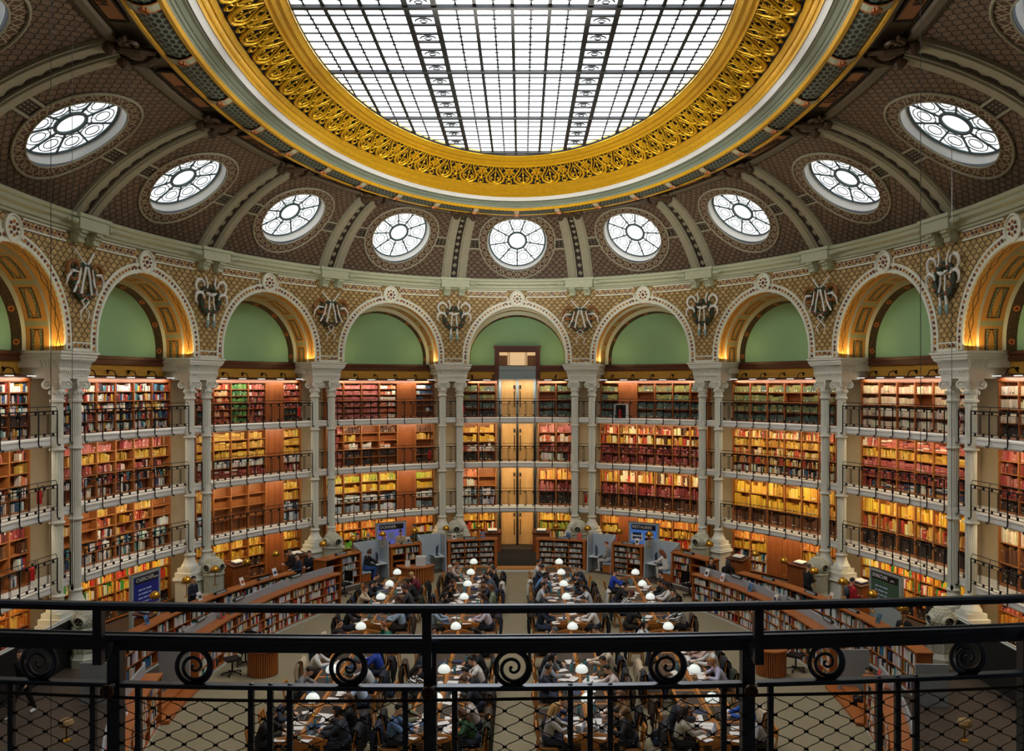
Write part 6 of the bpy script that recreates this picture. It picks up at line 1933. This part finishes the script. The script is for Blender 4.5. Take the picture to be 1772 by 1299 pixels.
def mk_note():
    rt = thing('notebook', '', 'notebook', (0, 0, 0), 'notebooks on the reading tables')
    g = M(); g.box(-.11, .11, -.15, .15, 0, .012); g.build('pages', m_paper, rt)
    g = M(); g.box(-.112, -.1, -.152, .152, 0, .016); g.box(-.112, .112, -.152, .152, -.003, 0); g.build('cover', mat('note_cover', '#25282e', .5), rt)
    return rt
def mk_bottle():
    rt = thing('water_bottle', '', 'bottle', (0, 0, 0), 'water bottles on the reading tables')
    g = M(); g.lathe([(.035, 0), (.038, .01), (.038, .17), (.03, .2), (.02, .21)], n=14); g.build('body', mat('bottle_teal', '#5aa0b0', .3), rt, smooth=True)
    g = M(); g.lathe([(.022, .21), (.024, .22), (.022, .245), (.01, .25)], n=12); g.build('cap', m_kb, rt)
    return rt
def mk_pile():
    rt = thing('closed_book', '', 'book', (0, 0, 0), 'closed books on the reading tables')
    g = M(); g.box(-.1, .1, -.14, .14, .004, .036); g.build('pages', m_paper, rt)
    g = M(); g.box(-.105, .105, -.145, .145, 0, .004); g.box(-.105, .105, -.145, .145, .036, .04); g.box(-.108, -.1, -.145, .145, 0, .04); g.build('cover', mat('book_cover_navy', '#28406a', .5), rt)
    return rt
PROTO = {'laptop': mk_laptop(), 'book': mk_book(), 'paper': mk_paper(), 'note': mk_note(), 'bottle': mk_bottle(), 'pile': mk_pile()}
USED = set()
ITEMN = {'laptop': 'open grey laptop before the %s', 'book': 'open book before the %s', 'paper': 'white paper before the %s', 'note': 'white-paged notebook beside the %s', 'bottle': 'teal water bottle by the %s', 'pile': 'navy closed book by the %s'}
def item(k, x, y, rz, lab, z=.757):
    p = PROTO[k]
    if k not in USED: USED.add(k); p.location = (x, y, z); p.rotation_euler.z = rz; tag(p, lab)
    elif k == 'paper':
        o = p.copy(); COL.objects.link(o); o.location = (x, y, z); o.rotation_euler.z = rz; tag(o, lab)
    else: dup(p, (x, y, z), rz, lab)
r5 = random.Random(5)
TXS = {0: 'leftmost', 1: 'second-left', 2: 'second-right', 3: 'rightmost'}
seen = {}
for (t, row, s, py, pose, hk, hc, top, desc) in SEATS:
    y = FPX * (CAM.z - 1.17) / (py - PCY)
    y0, y1 = ROWS[row][t]
    y = min(max(y, y0 + .35), y1 - .3)
    lst = seen.setdefault((t, row, s), [])
    for q in lst:                                   # keep neighbours apart
        if abs(q - y) < .7: y = q - .72
    if y < y0 + .2: continue
    lst.append(y)
    x = TX[t] + s*(TW + .375); rz = PI/2 if s > 0 else -PI/2
    short = desc
    lab = '%s, %s side of the %s %s table' % (desc, 'left' if s < 0 else 'right', row, TXS[t])
    if len(lab.replace('-', ' ').split()) > 16: lab = '%s at the %s %s table' % (desc, row, TXS[t])
    tr = r5.choice(['1c2030', '15151a', '2c3448', '26221e', '3a4660'])
    mir = r5.random() < .5
    person(pose, hk, hc, top, tr, 0 if r5.random() < .7 else r5.choice([1, 1, 2]), (x, y, 0), rz, mir, lab, 'readers at the tables')
    put_chair(x, y, rz, 'oak chair under the %s at the %s %s table' % (' '.join(short.split(',')[0].split()[:7]), row, TXS[t]))
    if r5.random() < .55:
        c = r5.choice(list(COATN)[:2]*2 + list(COATN)); coat(x, y, rz, c, '%s coat on the chair of the %s, %s %s table' % (COATN[c], ' '.join(short.split(',')[0].split()[:5]), row, TXS[t]))
    sh = ' '.join(short.split(',')[0].split()[:6]) + ', %s %s table' % (row, TXS[t])
    fx = lambda d, e: (TX[t] + s*d, y + e*-s)
    main = 'laptop' if pose == 'type' else r5.choice(['book', 'paper', 'laptop', 'note', 'book'])
    jit = r5.uniform(-.15, .15)
    dm = .36 if main != 'laptop' else .3
    item(main, *fx(dm, 0), rz + jit, ITEMN[main] % sh)
    ex = ['paper', 'note', 'pile', 'bottle', 'paper', 'book']; r5.shuffle(ex)
    n = 0
    for k, (d, e) in zip(ex, ((.2, .34), (.46, -.34), (.2, -.36))):
        if k == main: k = 'bottle' if main == 'paper' else 'paper'
        if n >= 2 and r5.random() < .5: continue
        item(k, *fx(d, e), rz + r5.uniform(-.6, .6), ITEMN[k] % sh); n += 1
# empty chairs pulled out beside the near tables
for t, s, y, nm in ((0, 1, 22.4, 'third gap'), (0, 1, 24.3, 'second gap'), (2, -1, 22.3, 'gap near the middle'), (1, 1, 20.6, 'near end')):
    put_chair(TX[t] + s*(TW+.42), y, PI/2 if s > 0 else -PI/2, 'empty oak chair pulled out at the %s, near %s table' % (nm, TXS[t]))
for t, s, y, c, nm in ((3, -1, 21.9, '4a3c30', 'padded brown'), (3, -1, 23.9, '26262c', 'long charcoal'), (3, -1, 24.8, 'c9b698', 'draped beige')):
    put_chair(TX[t] + s*(TW+.36), y, PI/2 if s > 0 else -PI/2, 'oak chair under the %s coat, near rightmost table' % nm)
    coat(TX[t] + s*(TW+.36), y, PI/2 if s > 0 else -PI/2, c, '%s coat over an empty chair at the near rightmost table' % nm)
# bags on the carpet
m_bag = mat('bag_black', '#17181c', .6)
for x, y, nm in ((-3.5, 24.6, 'between the two near left tables'), (1.0, 29.0, 'by the middle aisle'), (3.7, 24.3, 'beside the near rightmost table'), (3.6, 21.3, 'by the nearest right chairs')):
    rt = thing('backpack', 'dark backpack on the carpet %s' % nm, 'bag', (x, y, 0), 'bags beside the tables')
    g = M(); g.ball((x, y, .2), .2, 12, 10, (.8, .6, 1)); g.build('body', m_bag, rt, smooth=True)
    g = M(); g.ball((x, y-.11, .13), .11, 10, 8, (1, .5, .9)); g.build('pocket', mat('bag_blue', '#243a5c', .6), rt, smooth=True)
    g = M(); g.tube([(x-.08, y+.1, .36), (x-.1, y+.18, .2), (x-.06, y+.1, .05)], .015, 5); g.build('strap', m_bag, rt)
# people in the study booths
def booth_person(X, sg, pose, hk, hc, top, tr, lab):
    fm = FAR.frame(FQ(X), 0, 0)
    p = fm @ Vector((-sg*.3, .34, .045)); a = math.atan2(fm[1][0], fm[0][0]) + (-PI/2 if sg > 0 else PI/2)
    person(pose, hk, hc, top, tr, 0, tuple(p), a, False, lab)
booth_person(-6.4, 1, 'type', 'bob', MB, BLK, '2a4a8a', 'woman in black with blue jeans seated in the outer left booth')
booth_person(3.95, -1, 'lap', 'short', '7a3a20', 'dcdcd8/2a2a30', 'c8c8c4', 'auburn-haired reader in patterned white sprawled in the inner right booth')
booth_person(6.4, -1, 'write', 'long', '7a3e22', WH, 'd8d4cc', 'long auburn-haired woman in white seated in the outer right booth')
# people standing on the raised walk
def stander(px, py, zh, ang, pose, hk, hc, top, tr, lab, z0=PLZ, scale=1.):
    """px, py: photo pixel of the head's top"""
    p = unproj(px, py, z0 + 1.68)
    if px == 1533: p = (12.35, 27.1, 0)
    return person(pose, hk, hc, top, tr, 0, (p[0], p[1], z0), ang, False, lab)
def face_to(px, py, tx, ty): return math.atan2(ty-py, tx-px) - PI/2
ST = [(505, 951, 2.2, 'stand', 'short', BK_, BLK, BLK, 'person in a black jacket behind the left low bookcases, facing the shelves'),
      (517, 960, 2.4, 'stand', 'curly', DB, '202c44', BLK, 'curly-haired person in a navy hooded jacket behind the left bookcases'),
      (536, 955, 3.0, 'stand', 'short', BK_, '161e2a', BLK, 'person in a dark navy coat by the second left pier'),
      (619, 925, .3, 'stand', 'beanie', BLK, BLK, BLK, 'person in a black hood behind the left counter end'),
      (637, 925, .2, 'stand', 'short', GY, '2a2c34', BLK, 'grey-haired person in dark clothes left of the left blue screen'),
      (667, 927, 2.8, 'stand', 'short', 'd8d4cc', '1c2030', BLK, 'white-haired person before the violet screen'),
      (693, 919, 3.4, 'stand', 'bun', DB, 'b8a484', BLK, 'person in a beige patterned jacket before the violet screen'),
      (719, 909, 2.0, 'stand', 'short', BK_, '1e3c34', BLK, 'black-haired person in dark green beside the violet screen'),
      (1229, 967, -2.6, 'stand', 'short', BK_, BLK, BLK, 'black-haired person at the right counter end'),
      (1260, 971, -.3, 'stand', 'long', BK_, BLK, BLK, 'long-haired person in black by the second right pier'),
      (1397, 979, -1.2, 'stand', 'short', '4a4038', BLK, BLK, 'man in black by the third right pier shelves'),
      (1472, 1003, -1.4, 'stand', 'short', BK_, 'b8202c', BLK, 'person in a red jacket with a backpack near the right outer bookcase'),
      (1533, 1076, 2.2, 'stand', 'short', BK_, BLK, BLK, 'dark-haired person browsing between the right low bookcases'),
      (332, 1000, -1.8, 'stand', 'short', BK_, '1c2434', BLK, 'black-haired person in navy beside the third left vent'),
      (40, 1128, 2.9, 'walk', 'short', BK_, '161a22', BLK, 'person in dark clothes and white shoes walking at the far left')]
for px, py, a, pose, hk, hc, top, tr, lab in ST: stander(px, py, 0, a, pose, hk, hc, top, tr, lab)
for c in PEOPLE[-1].children:
    if c.name.startswith('shoe'): c.material_slots[0].material = cmat('cloth', 'e4e2de')
p = unproj(1472, 1003, PLZ + 1.68)
rt = thing('backpack', 'grey backpack on the back of the person in red', 'bag', (p[0]+.1, p[1]-.2, PLZ+1.1))
g = M(); g.ball((p[0]-.16, p[1]-.04, PLZ+1.25), .17, 12, 10, (.55, .9, 1.2)); g.build('body', mat('bag_slate', '#3a4650', .6), rt, smooth=True)
g = M(); g.tube([(p[0]-.1, p[1]-.05, PLZ+1.43), (p[0]+.02, p[1]-.13, PLZ+1.45), (p[0]+.1, p[1]-.08, PLZ+1.2)], .02, 5); g.build('strap', m_bag, rt)
# the reader sitting on the right hand steps
p = unproj(1490, 1222, .1)
person('lap', 'short', BK_, BLK, '15151a', 0, (p[0] + .35, p[1] + .1, -.28), 1.25, False, 'person in black with beige shoes seated on the right steps')
for c in PEOPLE[-1].children:
    if c.name.startswith('shoe'): c.material_slots[0].material = cmat('cloth', 'cdb894')

# ---------------------------------------------------------------- books of the nearest low cases as objects of their own
NEARBOOK.sort(key=lambda b: sum((v[1]) for v in b[0]) / 8 + abs(sum(v[0] for v in b[0]) / 8)*.0)
def visible(p):
    c = sum((Vector(q) for q in p), Vector()) / 8
    X = PCX + FPX*(c.x-CAM.x)/c.y; Y = PCY + FPX*(CAM.z-c.z)/c.y
    return 4 < X < 1768 and Y < 1292
CN = [('white', (.78, .76, .72)), ('grey', (.35, .35, .35)), ('black', (.02, .02, .025)), ('red', (.4, .05, .04)), ('blue', (.04, .1, .3)), ('teal', (.05, .27, .28)), ('tan', (.62, .53, .4)), ('yellow', (.7, .36, .05)), ('brown', (.12, .05, .03))]
def cname(c): return min(CN, key=lambda n: sum((a-b_)**2 for a, b_ in zip(n[1], c)))[0]
m_bk = {}
nb = 0
for p, col, near, c, r, nc, nr in NEARBOOK:
    if nb < 300 and visible(p):
        cn = cname(col)
        if cn not in m_bk:
            m_bk[cn] = mat('book_' + cn, '#%02x%02x%02x' % tuple(int(255*(1.055*max(v, .003)**(1/2.4)-.055)) for v in dict(CN)[cn]), .5, var=.2)
        base = sum((Vector(q) for q in p[:4]), Vector())/4
        g = M(); g.box8(p)
        o = g.build('shelf_book', m_bk[cn], loc=tuple(base))
        rn = ('top', 'second', 'third', 'bottom')[r] if nr == 4 else ('top', 'middle', 'bottom')[r]
        cn2 = ('first', 'second', 'third', 'fourth', 'fifth', 'sixth', 'seventh', 'eighth', 'ninth', 'tenth', 'eleventh')[c]
        tag(o, '%s book on the %s shelf, %s column of the %s' % (cn, rn, cn2, near), 'book', '%s books, %s shelf, column %d, %s' % (cn, rn, c+1, near))
        nb += 1
    else: BK.col = col; BK.box8(p)
# ---------------------------------------------------------------- the balcony railing in the foreground
def ry(x, d=0.): return 2.3 + d + .042*x*x
def rp3(x, z, d=0.): return Vector((x, ry(x, d), CAM.z + z))
def px2x(px, d=0.):
    x = 0.
    for _ in range(5): x = CAM.x + (px - PCX)/FPX*ry(x, d)
    return x
m_paint = mat('black_rail_paint', '#5a626c', .34, .9, var=.2, nscale=12)
rt = thing('balcony_railing', 'black wrought-iron balcony railing with spirals across the foreground', 'railing', (0, 2.3, 7.24))
def rbar(name, z0, z1, dep, d=0., r=.006, x0=-1.75, x1=2.0):
    g = M(); rows = []
    for x in frange(x0, x1, 40):
        y = ry(x, d)
        rows.append([(x, y-dep/2, CAM.z+z0), (x, y-dep/2, CAM.z+z1-r), (x, y-dep/2+r, CAM.z+z1), (x, y+dep/2-r, CAM.z+z1), (x, y+dep/2, CAM.z+z1-r), (x, y+dep/2, CAM.z+z0)])
    g.grid(rows, cu=True); g.fan(rows[0]); g.fan(rows[-1], True); return g.build(name, m_paint, rt)
rbar('handrail', -.582, -.563, .03, -.09)
rbar('middle_rail', -.71, -.674, .046)
g = M(); g.tube([rp3(x, -.677, -.016) for x in frange(-1.75, 2., 40)], .007, 6); g.tube([rp3(x, -.677, .016) for x in frange(-1.75, 2., 40)], .007, 6); g.build('rail_bead', m_paint, rt)
rbar('lower_rail', -.813, -.802, .03, 0, .002)
rbar('bottom_rail', -1.5, -1.485, .03, 0, .002)
def vpost(name, px, w, z0, z1, d=0.):
    x = px2x(px, d); y = ry(x, d); g = M(); g.box(x-w/2, x+w/2, y-w/2, y+w/2, CAM.z+z0, CAM.z+z1); return g.build(name, m_paint, rt)
for px in (201, 745, 1293, 1775): vpost('post', px, .034, -1.66, -.69)
for px in (162, 240, 435, 468, 502, 702, 787, 987, 1021, 1056, 1252, 1333, 1521, 1553, 1585, 20, -15): vpost('baluster', px, .0145, -1.5, -.81)
for px, mx in ((171, 201), (739, 745), (1312, 1293), (1800, 1775)):
    x = px2x(px, -.09); y = ry(x, -.09); g = M(); g.box(x-.0115, x+.0115, y-.011, y+.011, CAM.z-.725, CAM.z-.575)
    x2 = px2x(mx); g.tube([(x, y, CAM.z-.715), (x + (x2-x)*.4, y+.035, CAM.z-.722), (x + (x2-x)*.8, y+.06, CAM.z-.69), (x2, ry(x2)-.01, CAM.z-.7)], .009, 6)
    g.build('handrail_bracket', m_paint, rt)
for px in (67, 336, 603, 887, 1155, 1430, 1675):
    x = px2x(px); c = rp3(x, -.756); R0 = .0465
    g = M(); pts = []
    for i in range(90):
        a = PI/2 - i/89*5.6*PI*(1 if px != 67 else 1); k = i/89
        r = R0 if i < 32 else R0*(1 - (i-32)/57*.9)
        pts.append(c + Vector((r*cos(a), 0, r*sin(a))))
    g.tube(pts, [.0062 if i < 32 else .0062 - .003*(i-32)/57 for i in range(90)], 8)
    g.tube([c + Vector((R0*cos(2*PI*j/40), 0, R0*sin(2*PI*j/40))) for j in range(40)], .0064, 8, True)
    g.ball(pts[-1], .005, 8, 6)
    g.build('spiral_scroll', m_paint, rt)
for px in (435, 468, 502, 987, 1021, 1056, 1521, 1553, 1585):
    x = px2x(px); g = M(); p = rp3(x, -.802); g.lathe([(.007, 0), (.006, .0025), (.001, .004)], (p.x, p.y, p.z), 10); g.build('rivet', m_paint, rt)
# wire safety net
m_wire = mat('steel_wire', '#453a32', .45, .6)
m_clamp = mat('bronze_clamp', '#6a5038', .4, .5)
nt_ = thing('safety_net', 'knotted wire net stretched below the lower rail of the balcony railing', 'net', (0, 2.33, 7.3))
d = -.035
g = M(); g.tube([rp3(x, -.829 + .004*sin(x*3), d) for x in frange(-1.75, 2., 60)], .0042, 6); 
for i in range(330):
    x = -1.75 + i*.0114; p = rp3(x, -.829 + .004*sin(x*3), d)
    g.tube([p + Vector((-.005, -.0042, -.003)), p + Vector((.005, -.0042, .003))], .0014, 4)
g.build('edge_cable', m_wire, nt_)
DXN, DZ = .0853, .0237
g = M(); gk = M()
zt = -.834
NR = 18
for i in range(-30, 32):
    for sg in (-1, 1):
        pts = []
        x = i*DXN
        for r in range(NR):
            # a wire runs diagonally with a wavy bend at each ferrule
            xa, za = x + sg*r*DXN/2, zt - r*DZ
            for q in (0, .15, .35, .65, .85):
                f_ = q + sin(2*PI*q)/(2*PI)*-.55
                pts.append(rp3(xa + sg*DXN/2*f_, za - DZ*q, d))
        if -2.3 < x + sg*NR*DXN/4 < 2.5: g.tube(pts, .0013, 4)
    for r in range(1, NR):
        if not -1.8 < i*DXN < 2.1: continue
        p = rp3(i*DXN + (r % 2)*DXN/2, zt - r*DZ, d)
        gk.tube([p + Vector((-.0055, 0, 0)), p + Vector((.0055, 0, 0))], .0036, 6)
g.build('wire_lattice', m_wire, nt_); gk.build('ferrule_pattern', mat('ferrule', '#15120f', .5, .3), nt_)
for px, py in ((185, 1196), (741, 1199), (1300, 1196)):
    x = px2x(px, d-.02); z = -(py - PCY)/FPX*ry(x, d-.02); p = rp3(x, z, d-.02)
    g = M(); fm = Matrix.Translation(p) @ Matrix.Rotation(PI/2, 4, 'X'); prof = [(.0175, -.004), (.0175, .004), (.016, .006)]
    rows = [[fm @ Vector((r*cos(2*PI*j/24), r*sin(2*PI*j/24), h)) for j in range(24)] for r, h in prof]
    g.grid(rows, cu=True); g.fan(rows[0], True); g.fan(rows[-1])
    cl = g.build('clamp', m_clamp, nt_)
    for dz in (-.008, .008):
        g = M(); g.ball(p + Vector((0, -.006, dz)), .0045, 10, 6, (1, .5, 1)); g.build('screw', mat('ferrule', '#15120f', .5), cl)
    g = M(); g.tube([p + Vector((.006, .0, .012)), p + Vector((.016, .01, .014))], .005, 10); g.build('stud', mat('steel', '#c8ccd0', .25, .9), cl)
g = M(); g.box(-3, 3, -1.4, -1.3, 7.1, 10.6); g.box(-3.1, -3, -1.4, 1.2, 7.1, 10.6); g.box(3, 3.1, -1.4, 1.2, 7.1, 10.6); g.box(-3, 3, -1.4, 1., 10.5, 10.6)
tag(g.build('wall_rear_blocker', m_woodd), kind='structure')  # unseen dark shell added to block light and darken the rail reflections
g = M(); g.box(-3, 3, -1.3, 2.34, 7.1, 7.24); tag(g.build('floor_balcony', m_slabt), kind='structure')
# hanging steel wires
for px, y, z0, z1, nm in ((88, 9., .3, 15.3, 'outer left'), (125, 11.5, 6.2, 13.6, 'inner left'), (1593, 9., 6.6, 15.3, 'inner right'), (1647, 11.5, 6.2, 12.2, 'outer right')):
    x = CAM.x + (px-PCX)/FPX*y
    rt = thing('hanging_wire', '%s thin steel wire hanging from the vault in front of the shelves' % nm, 'wire', (x, y, z0))
    g = M(); g.tube([(x, y, z0), (x, y, z1)], .004, 5); g.build('cable', mat('thin_wire', '#6a6c70', .4, .7), rt)
    g = M(); g.ball((x, y, z0), .02, 8, 6, (1, 1, 2)); g.build('weight', m_iron, rt)
# fire extinguishers
m_red = mat('extinguisher_red', '#c01c1c', .35)
def exting(p, lab):
    x, y, z = p
    rt = thing('fire_extinguisher', lab, 'extinguisher', p, 'red fire extinguishers')
    g = M(); g.lathe([(.075, 0), (.08, .02), (.08, .38), (.06, .44), (.03, .46)], p, 14); g.build('cylinder', m_red, rt, smooth=True)
    g = M(); g.lathe([(.03, .46), (.03, .5), (.02, .52)], p, 10); g.tube([(x-.05, y, z+.52), (x+.06, y, z+.55)], .012, 5); g.build('valve', m_iron, rt)
    g = M(); g.tube([(x+.03, y, z+.5), (x+.1, y, z+.62), (x+.14, y, z+.45), (x+.1, y, z+.2)], .012, 6); g.build('hose', m_iron, rt)
exting(unproj(131, 1150, PLZ), 'red fire extinguisher on the floor by the left nearest vent')
for k, lv, w_, nm in ((-1.64, 4, -.5, 'left of the second left pier'), (-.64, 3, -.5, 'left of the first left pier'), (.5, 2, -.5, 'behind the first right pier'), (3.38, 4, -.45, 'left of the fourth right pier'), (-3.6, 3, -.45, 'left of the fourth left pier'), (-3.66, 2, -.4, 'beside the fourth left pier'), (-.395, 4, -.55, 'right of the first left pier')):
    exting(P(k, w_, FL[lv] + .25), 'red fire extinguisher on the %s %s' % (LVN[lv], nm))
p = P(.76, -.6, 7.2)
rt = thing('extinguisher_case', 'small framed case with a red extinguisher on the top gallery, first bay right', 'case', p)
fm = frame(.76, -.6, 7.2)
g = M(); g.box(-.35, -.31, -.15, .15, 0, .75, fm); g.box(.31, .35, -.15, .15, 0, .75, fm); g.box(-.35, .35, -.15, .15, .71, .75, fm); g.build('frame', m_plw, rt)
g = M(); g.box(-.31, .31, .1, .14, 0, .71, fm); g.build('back_panel', m_dblack, rt)
exting(tuple(fm @ Vector((-.05, -.02, .02))), 'red fire extinguisher inside the framed case on the top gallery')
# ---------------------------------------------------------------- flush the shelved books, lights, camera
if BK.f:
    m, nt, b = base_mat('book_spines', .55)
    at = nt.nodes.new('ShaderNodeAttribute'); at.attribute_name = 'tint'
    mx = mixc(nt, noise(nt, 40., 2.) * .35, at.outputs['Color'], '#1c120c')
    nt.links.new(mx.v, b.inputs['Base Color'])
    tag(BK.build('shelved_books', m), 'rows of books filling the wall shelves and counters round the hall', 'books', kind='stuff')
def area(name, loc, tgt, sx, sy, power, col):
    l = bpy.data.lights.new(name, 'AREA'); l.shape = 'RECTANGLE'; l.size = sx; l.size_y = sy; l.energy = power; l.color = col
    o = bpy.data.objects.new(name, l); COL.objects.link(o); o.location = loc
    d = (Vector(tgt) - Vector(loc)); o.rotation_euler = d.to_track_quat('-Z', 'Y').to_euler()
    return o
WARM = (1., .76, .44)
def strip_light(k, u, lv):
    side = 1 if u > .5 else 0
    q = min(1., max(0., (k + 3) / 5))          # cooler lamps on the left side, warmer on the right
    warm = (1., .86 - .08*q, .66 - .18*q); e = 46 + 10*q
    if lv == 4: loc, tgt, e, c = P(u, -.45, C9+.24), P(u, -.95, C9-.9), 52, (1., .9, .76)
    elif lv == 1: e *= .75; loc, tgt, c = P(u, -.05, 2.1), P(u, -1.0, .9), (1., .76, .44)
    else:
        z = FL[lv+1] - .3; loc, tgt, c = P(u, .0, z), P(u, -1.0, z-1.05), warm
    x, y, tx, ty, nx, ny = fr(u)
    l = bpy.data.lights.new('shelf_light', 'AREA'); l.shape = 'RECTANGLE'; l.size = 5.4; l.size_y = .08; l.energy = e; l.color = c
    o = bpy.data.objects.new('shelf_light', l); COL.objects.link(o)
    zd = -(Vector(tgt) - Vector(loc)).normalized(); xd = Vector((tx, ty, 0)); yd = zd.cross(xd)
    o.matrix_world = Matrix(((xd.x, yd.x, zd.x, loc[0]), (xd.y, yd.y, zd.y, loc[1]), (xd.z, yd.z, zd.z, loc[2]), (0, 0, 0, 1)))
for k in range(-4, 5):
    for lv in (1, 2, 3, 4): strip_light(k, k, lv)
def up_light(k, sg):                       # warm lamps standing on the entablatures, washing the arch soffits
    e = 15
    p = wp(k, sg*2.35, C9+1.2, .2); t = wp(k, sg*1.6, C9+4., -.1)
    l = bpy.data.lights.new('arch_uplight', 'AREA'); l.shape = 'RECTANGLE'; l.size = .3; l.size_y = .9; l.energy = e; l.color = (1., .66, .28)
    o = bpy.data.objects.new('arch_uplight', l); COL.objects.link(o); o.location = p
    o.rotation_euler = (Vector(t) - Vector(p)).to_track_quat('-Z', 'Y').to_euler()
for k in range(-4, 5):
    for sg in (-1, 1): up_light(k, sg)
def add_ring_fill(u):                          # added fill spots with no real fixture, aimed across to brighten the gilded ring
    p = P(u, .55, 10.3); t = ellpt(u + 8, 14.9, 7.6, C9 + 8.9)
    l = bpy.data.lights.new('ring_fill_spot', 'SPOT'); d = (Vector(t) - Vector(p)).length
    l.energy = 12.0*d*d*1.15; l.color = (1., .95, .86); l.spot_size = 24*PI/180; l.spot_blend = .8; l.shadow_soft_size = .08
    o = bpy.data.objects.new('ring_fill_spot', l); COL.objects.link(o); o.location = p
    o.rotation_euler = (Vector(t) - Vector(p)).to_track_quat('-Z', 'Y').to_euler()
for i in range(16): add_ring_fill(i + .5)
w = bpy.data.worlds.new('World'); scene.world = w; w.use_nodes = True
w.node_tree.nodes['Background'].inputs[0].default_value = (.75, .82, .9, 1); w.node_tree.nodes['Background'].inputs[1].default_value = .1
cd = bpy.data.cameras.new('camera'); cam = bpy.data.objects.new('camera', cd); COL.objects.link(cam)
cam.location = CAM; cam.rotation_euler = (PI/2, 0, 0)
cd.sensor_width = 36; cd.lens = 36 * FPX / 1772; cd.sensor_fit = 'HORIZONTAL'
cd.shift_x = -(PCX - 886) / 1772; cd.shift_y = (PCY - 649.5) / 1772
cd.clip_start = .05; cd.clip_end = 200
scene.camera = cam
vs_ = scene.view_settings
vs_.view_transform = 'Standard'; vs_.look = 'None'; vs_.gamma = 1; vs_.use_curve_mapping = False
vs_.exposure = 0.0
scene.cycles.max_bounces = 6; scene.cycles.diffuse_bounces = 4; scene.cycles.glossy_bounces = 3
scene.cycles.transparent_max_bounces = 12; scene.cycles.sample_clamp_indirect = 6.
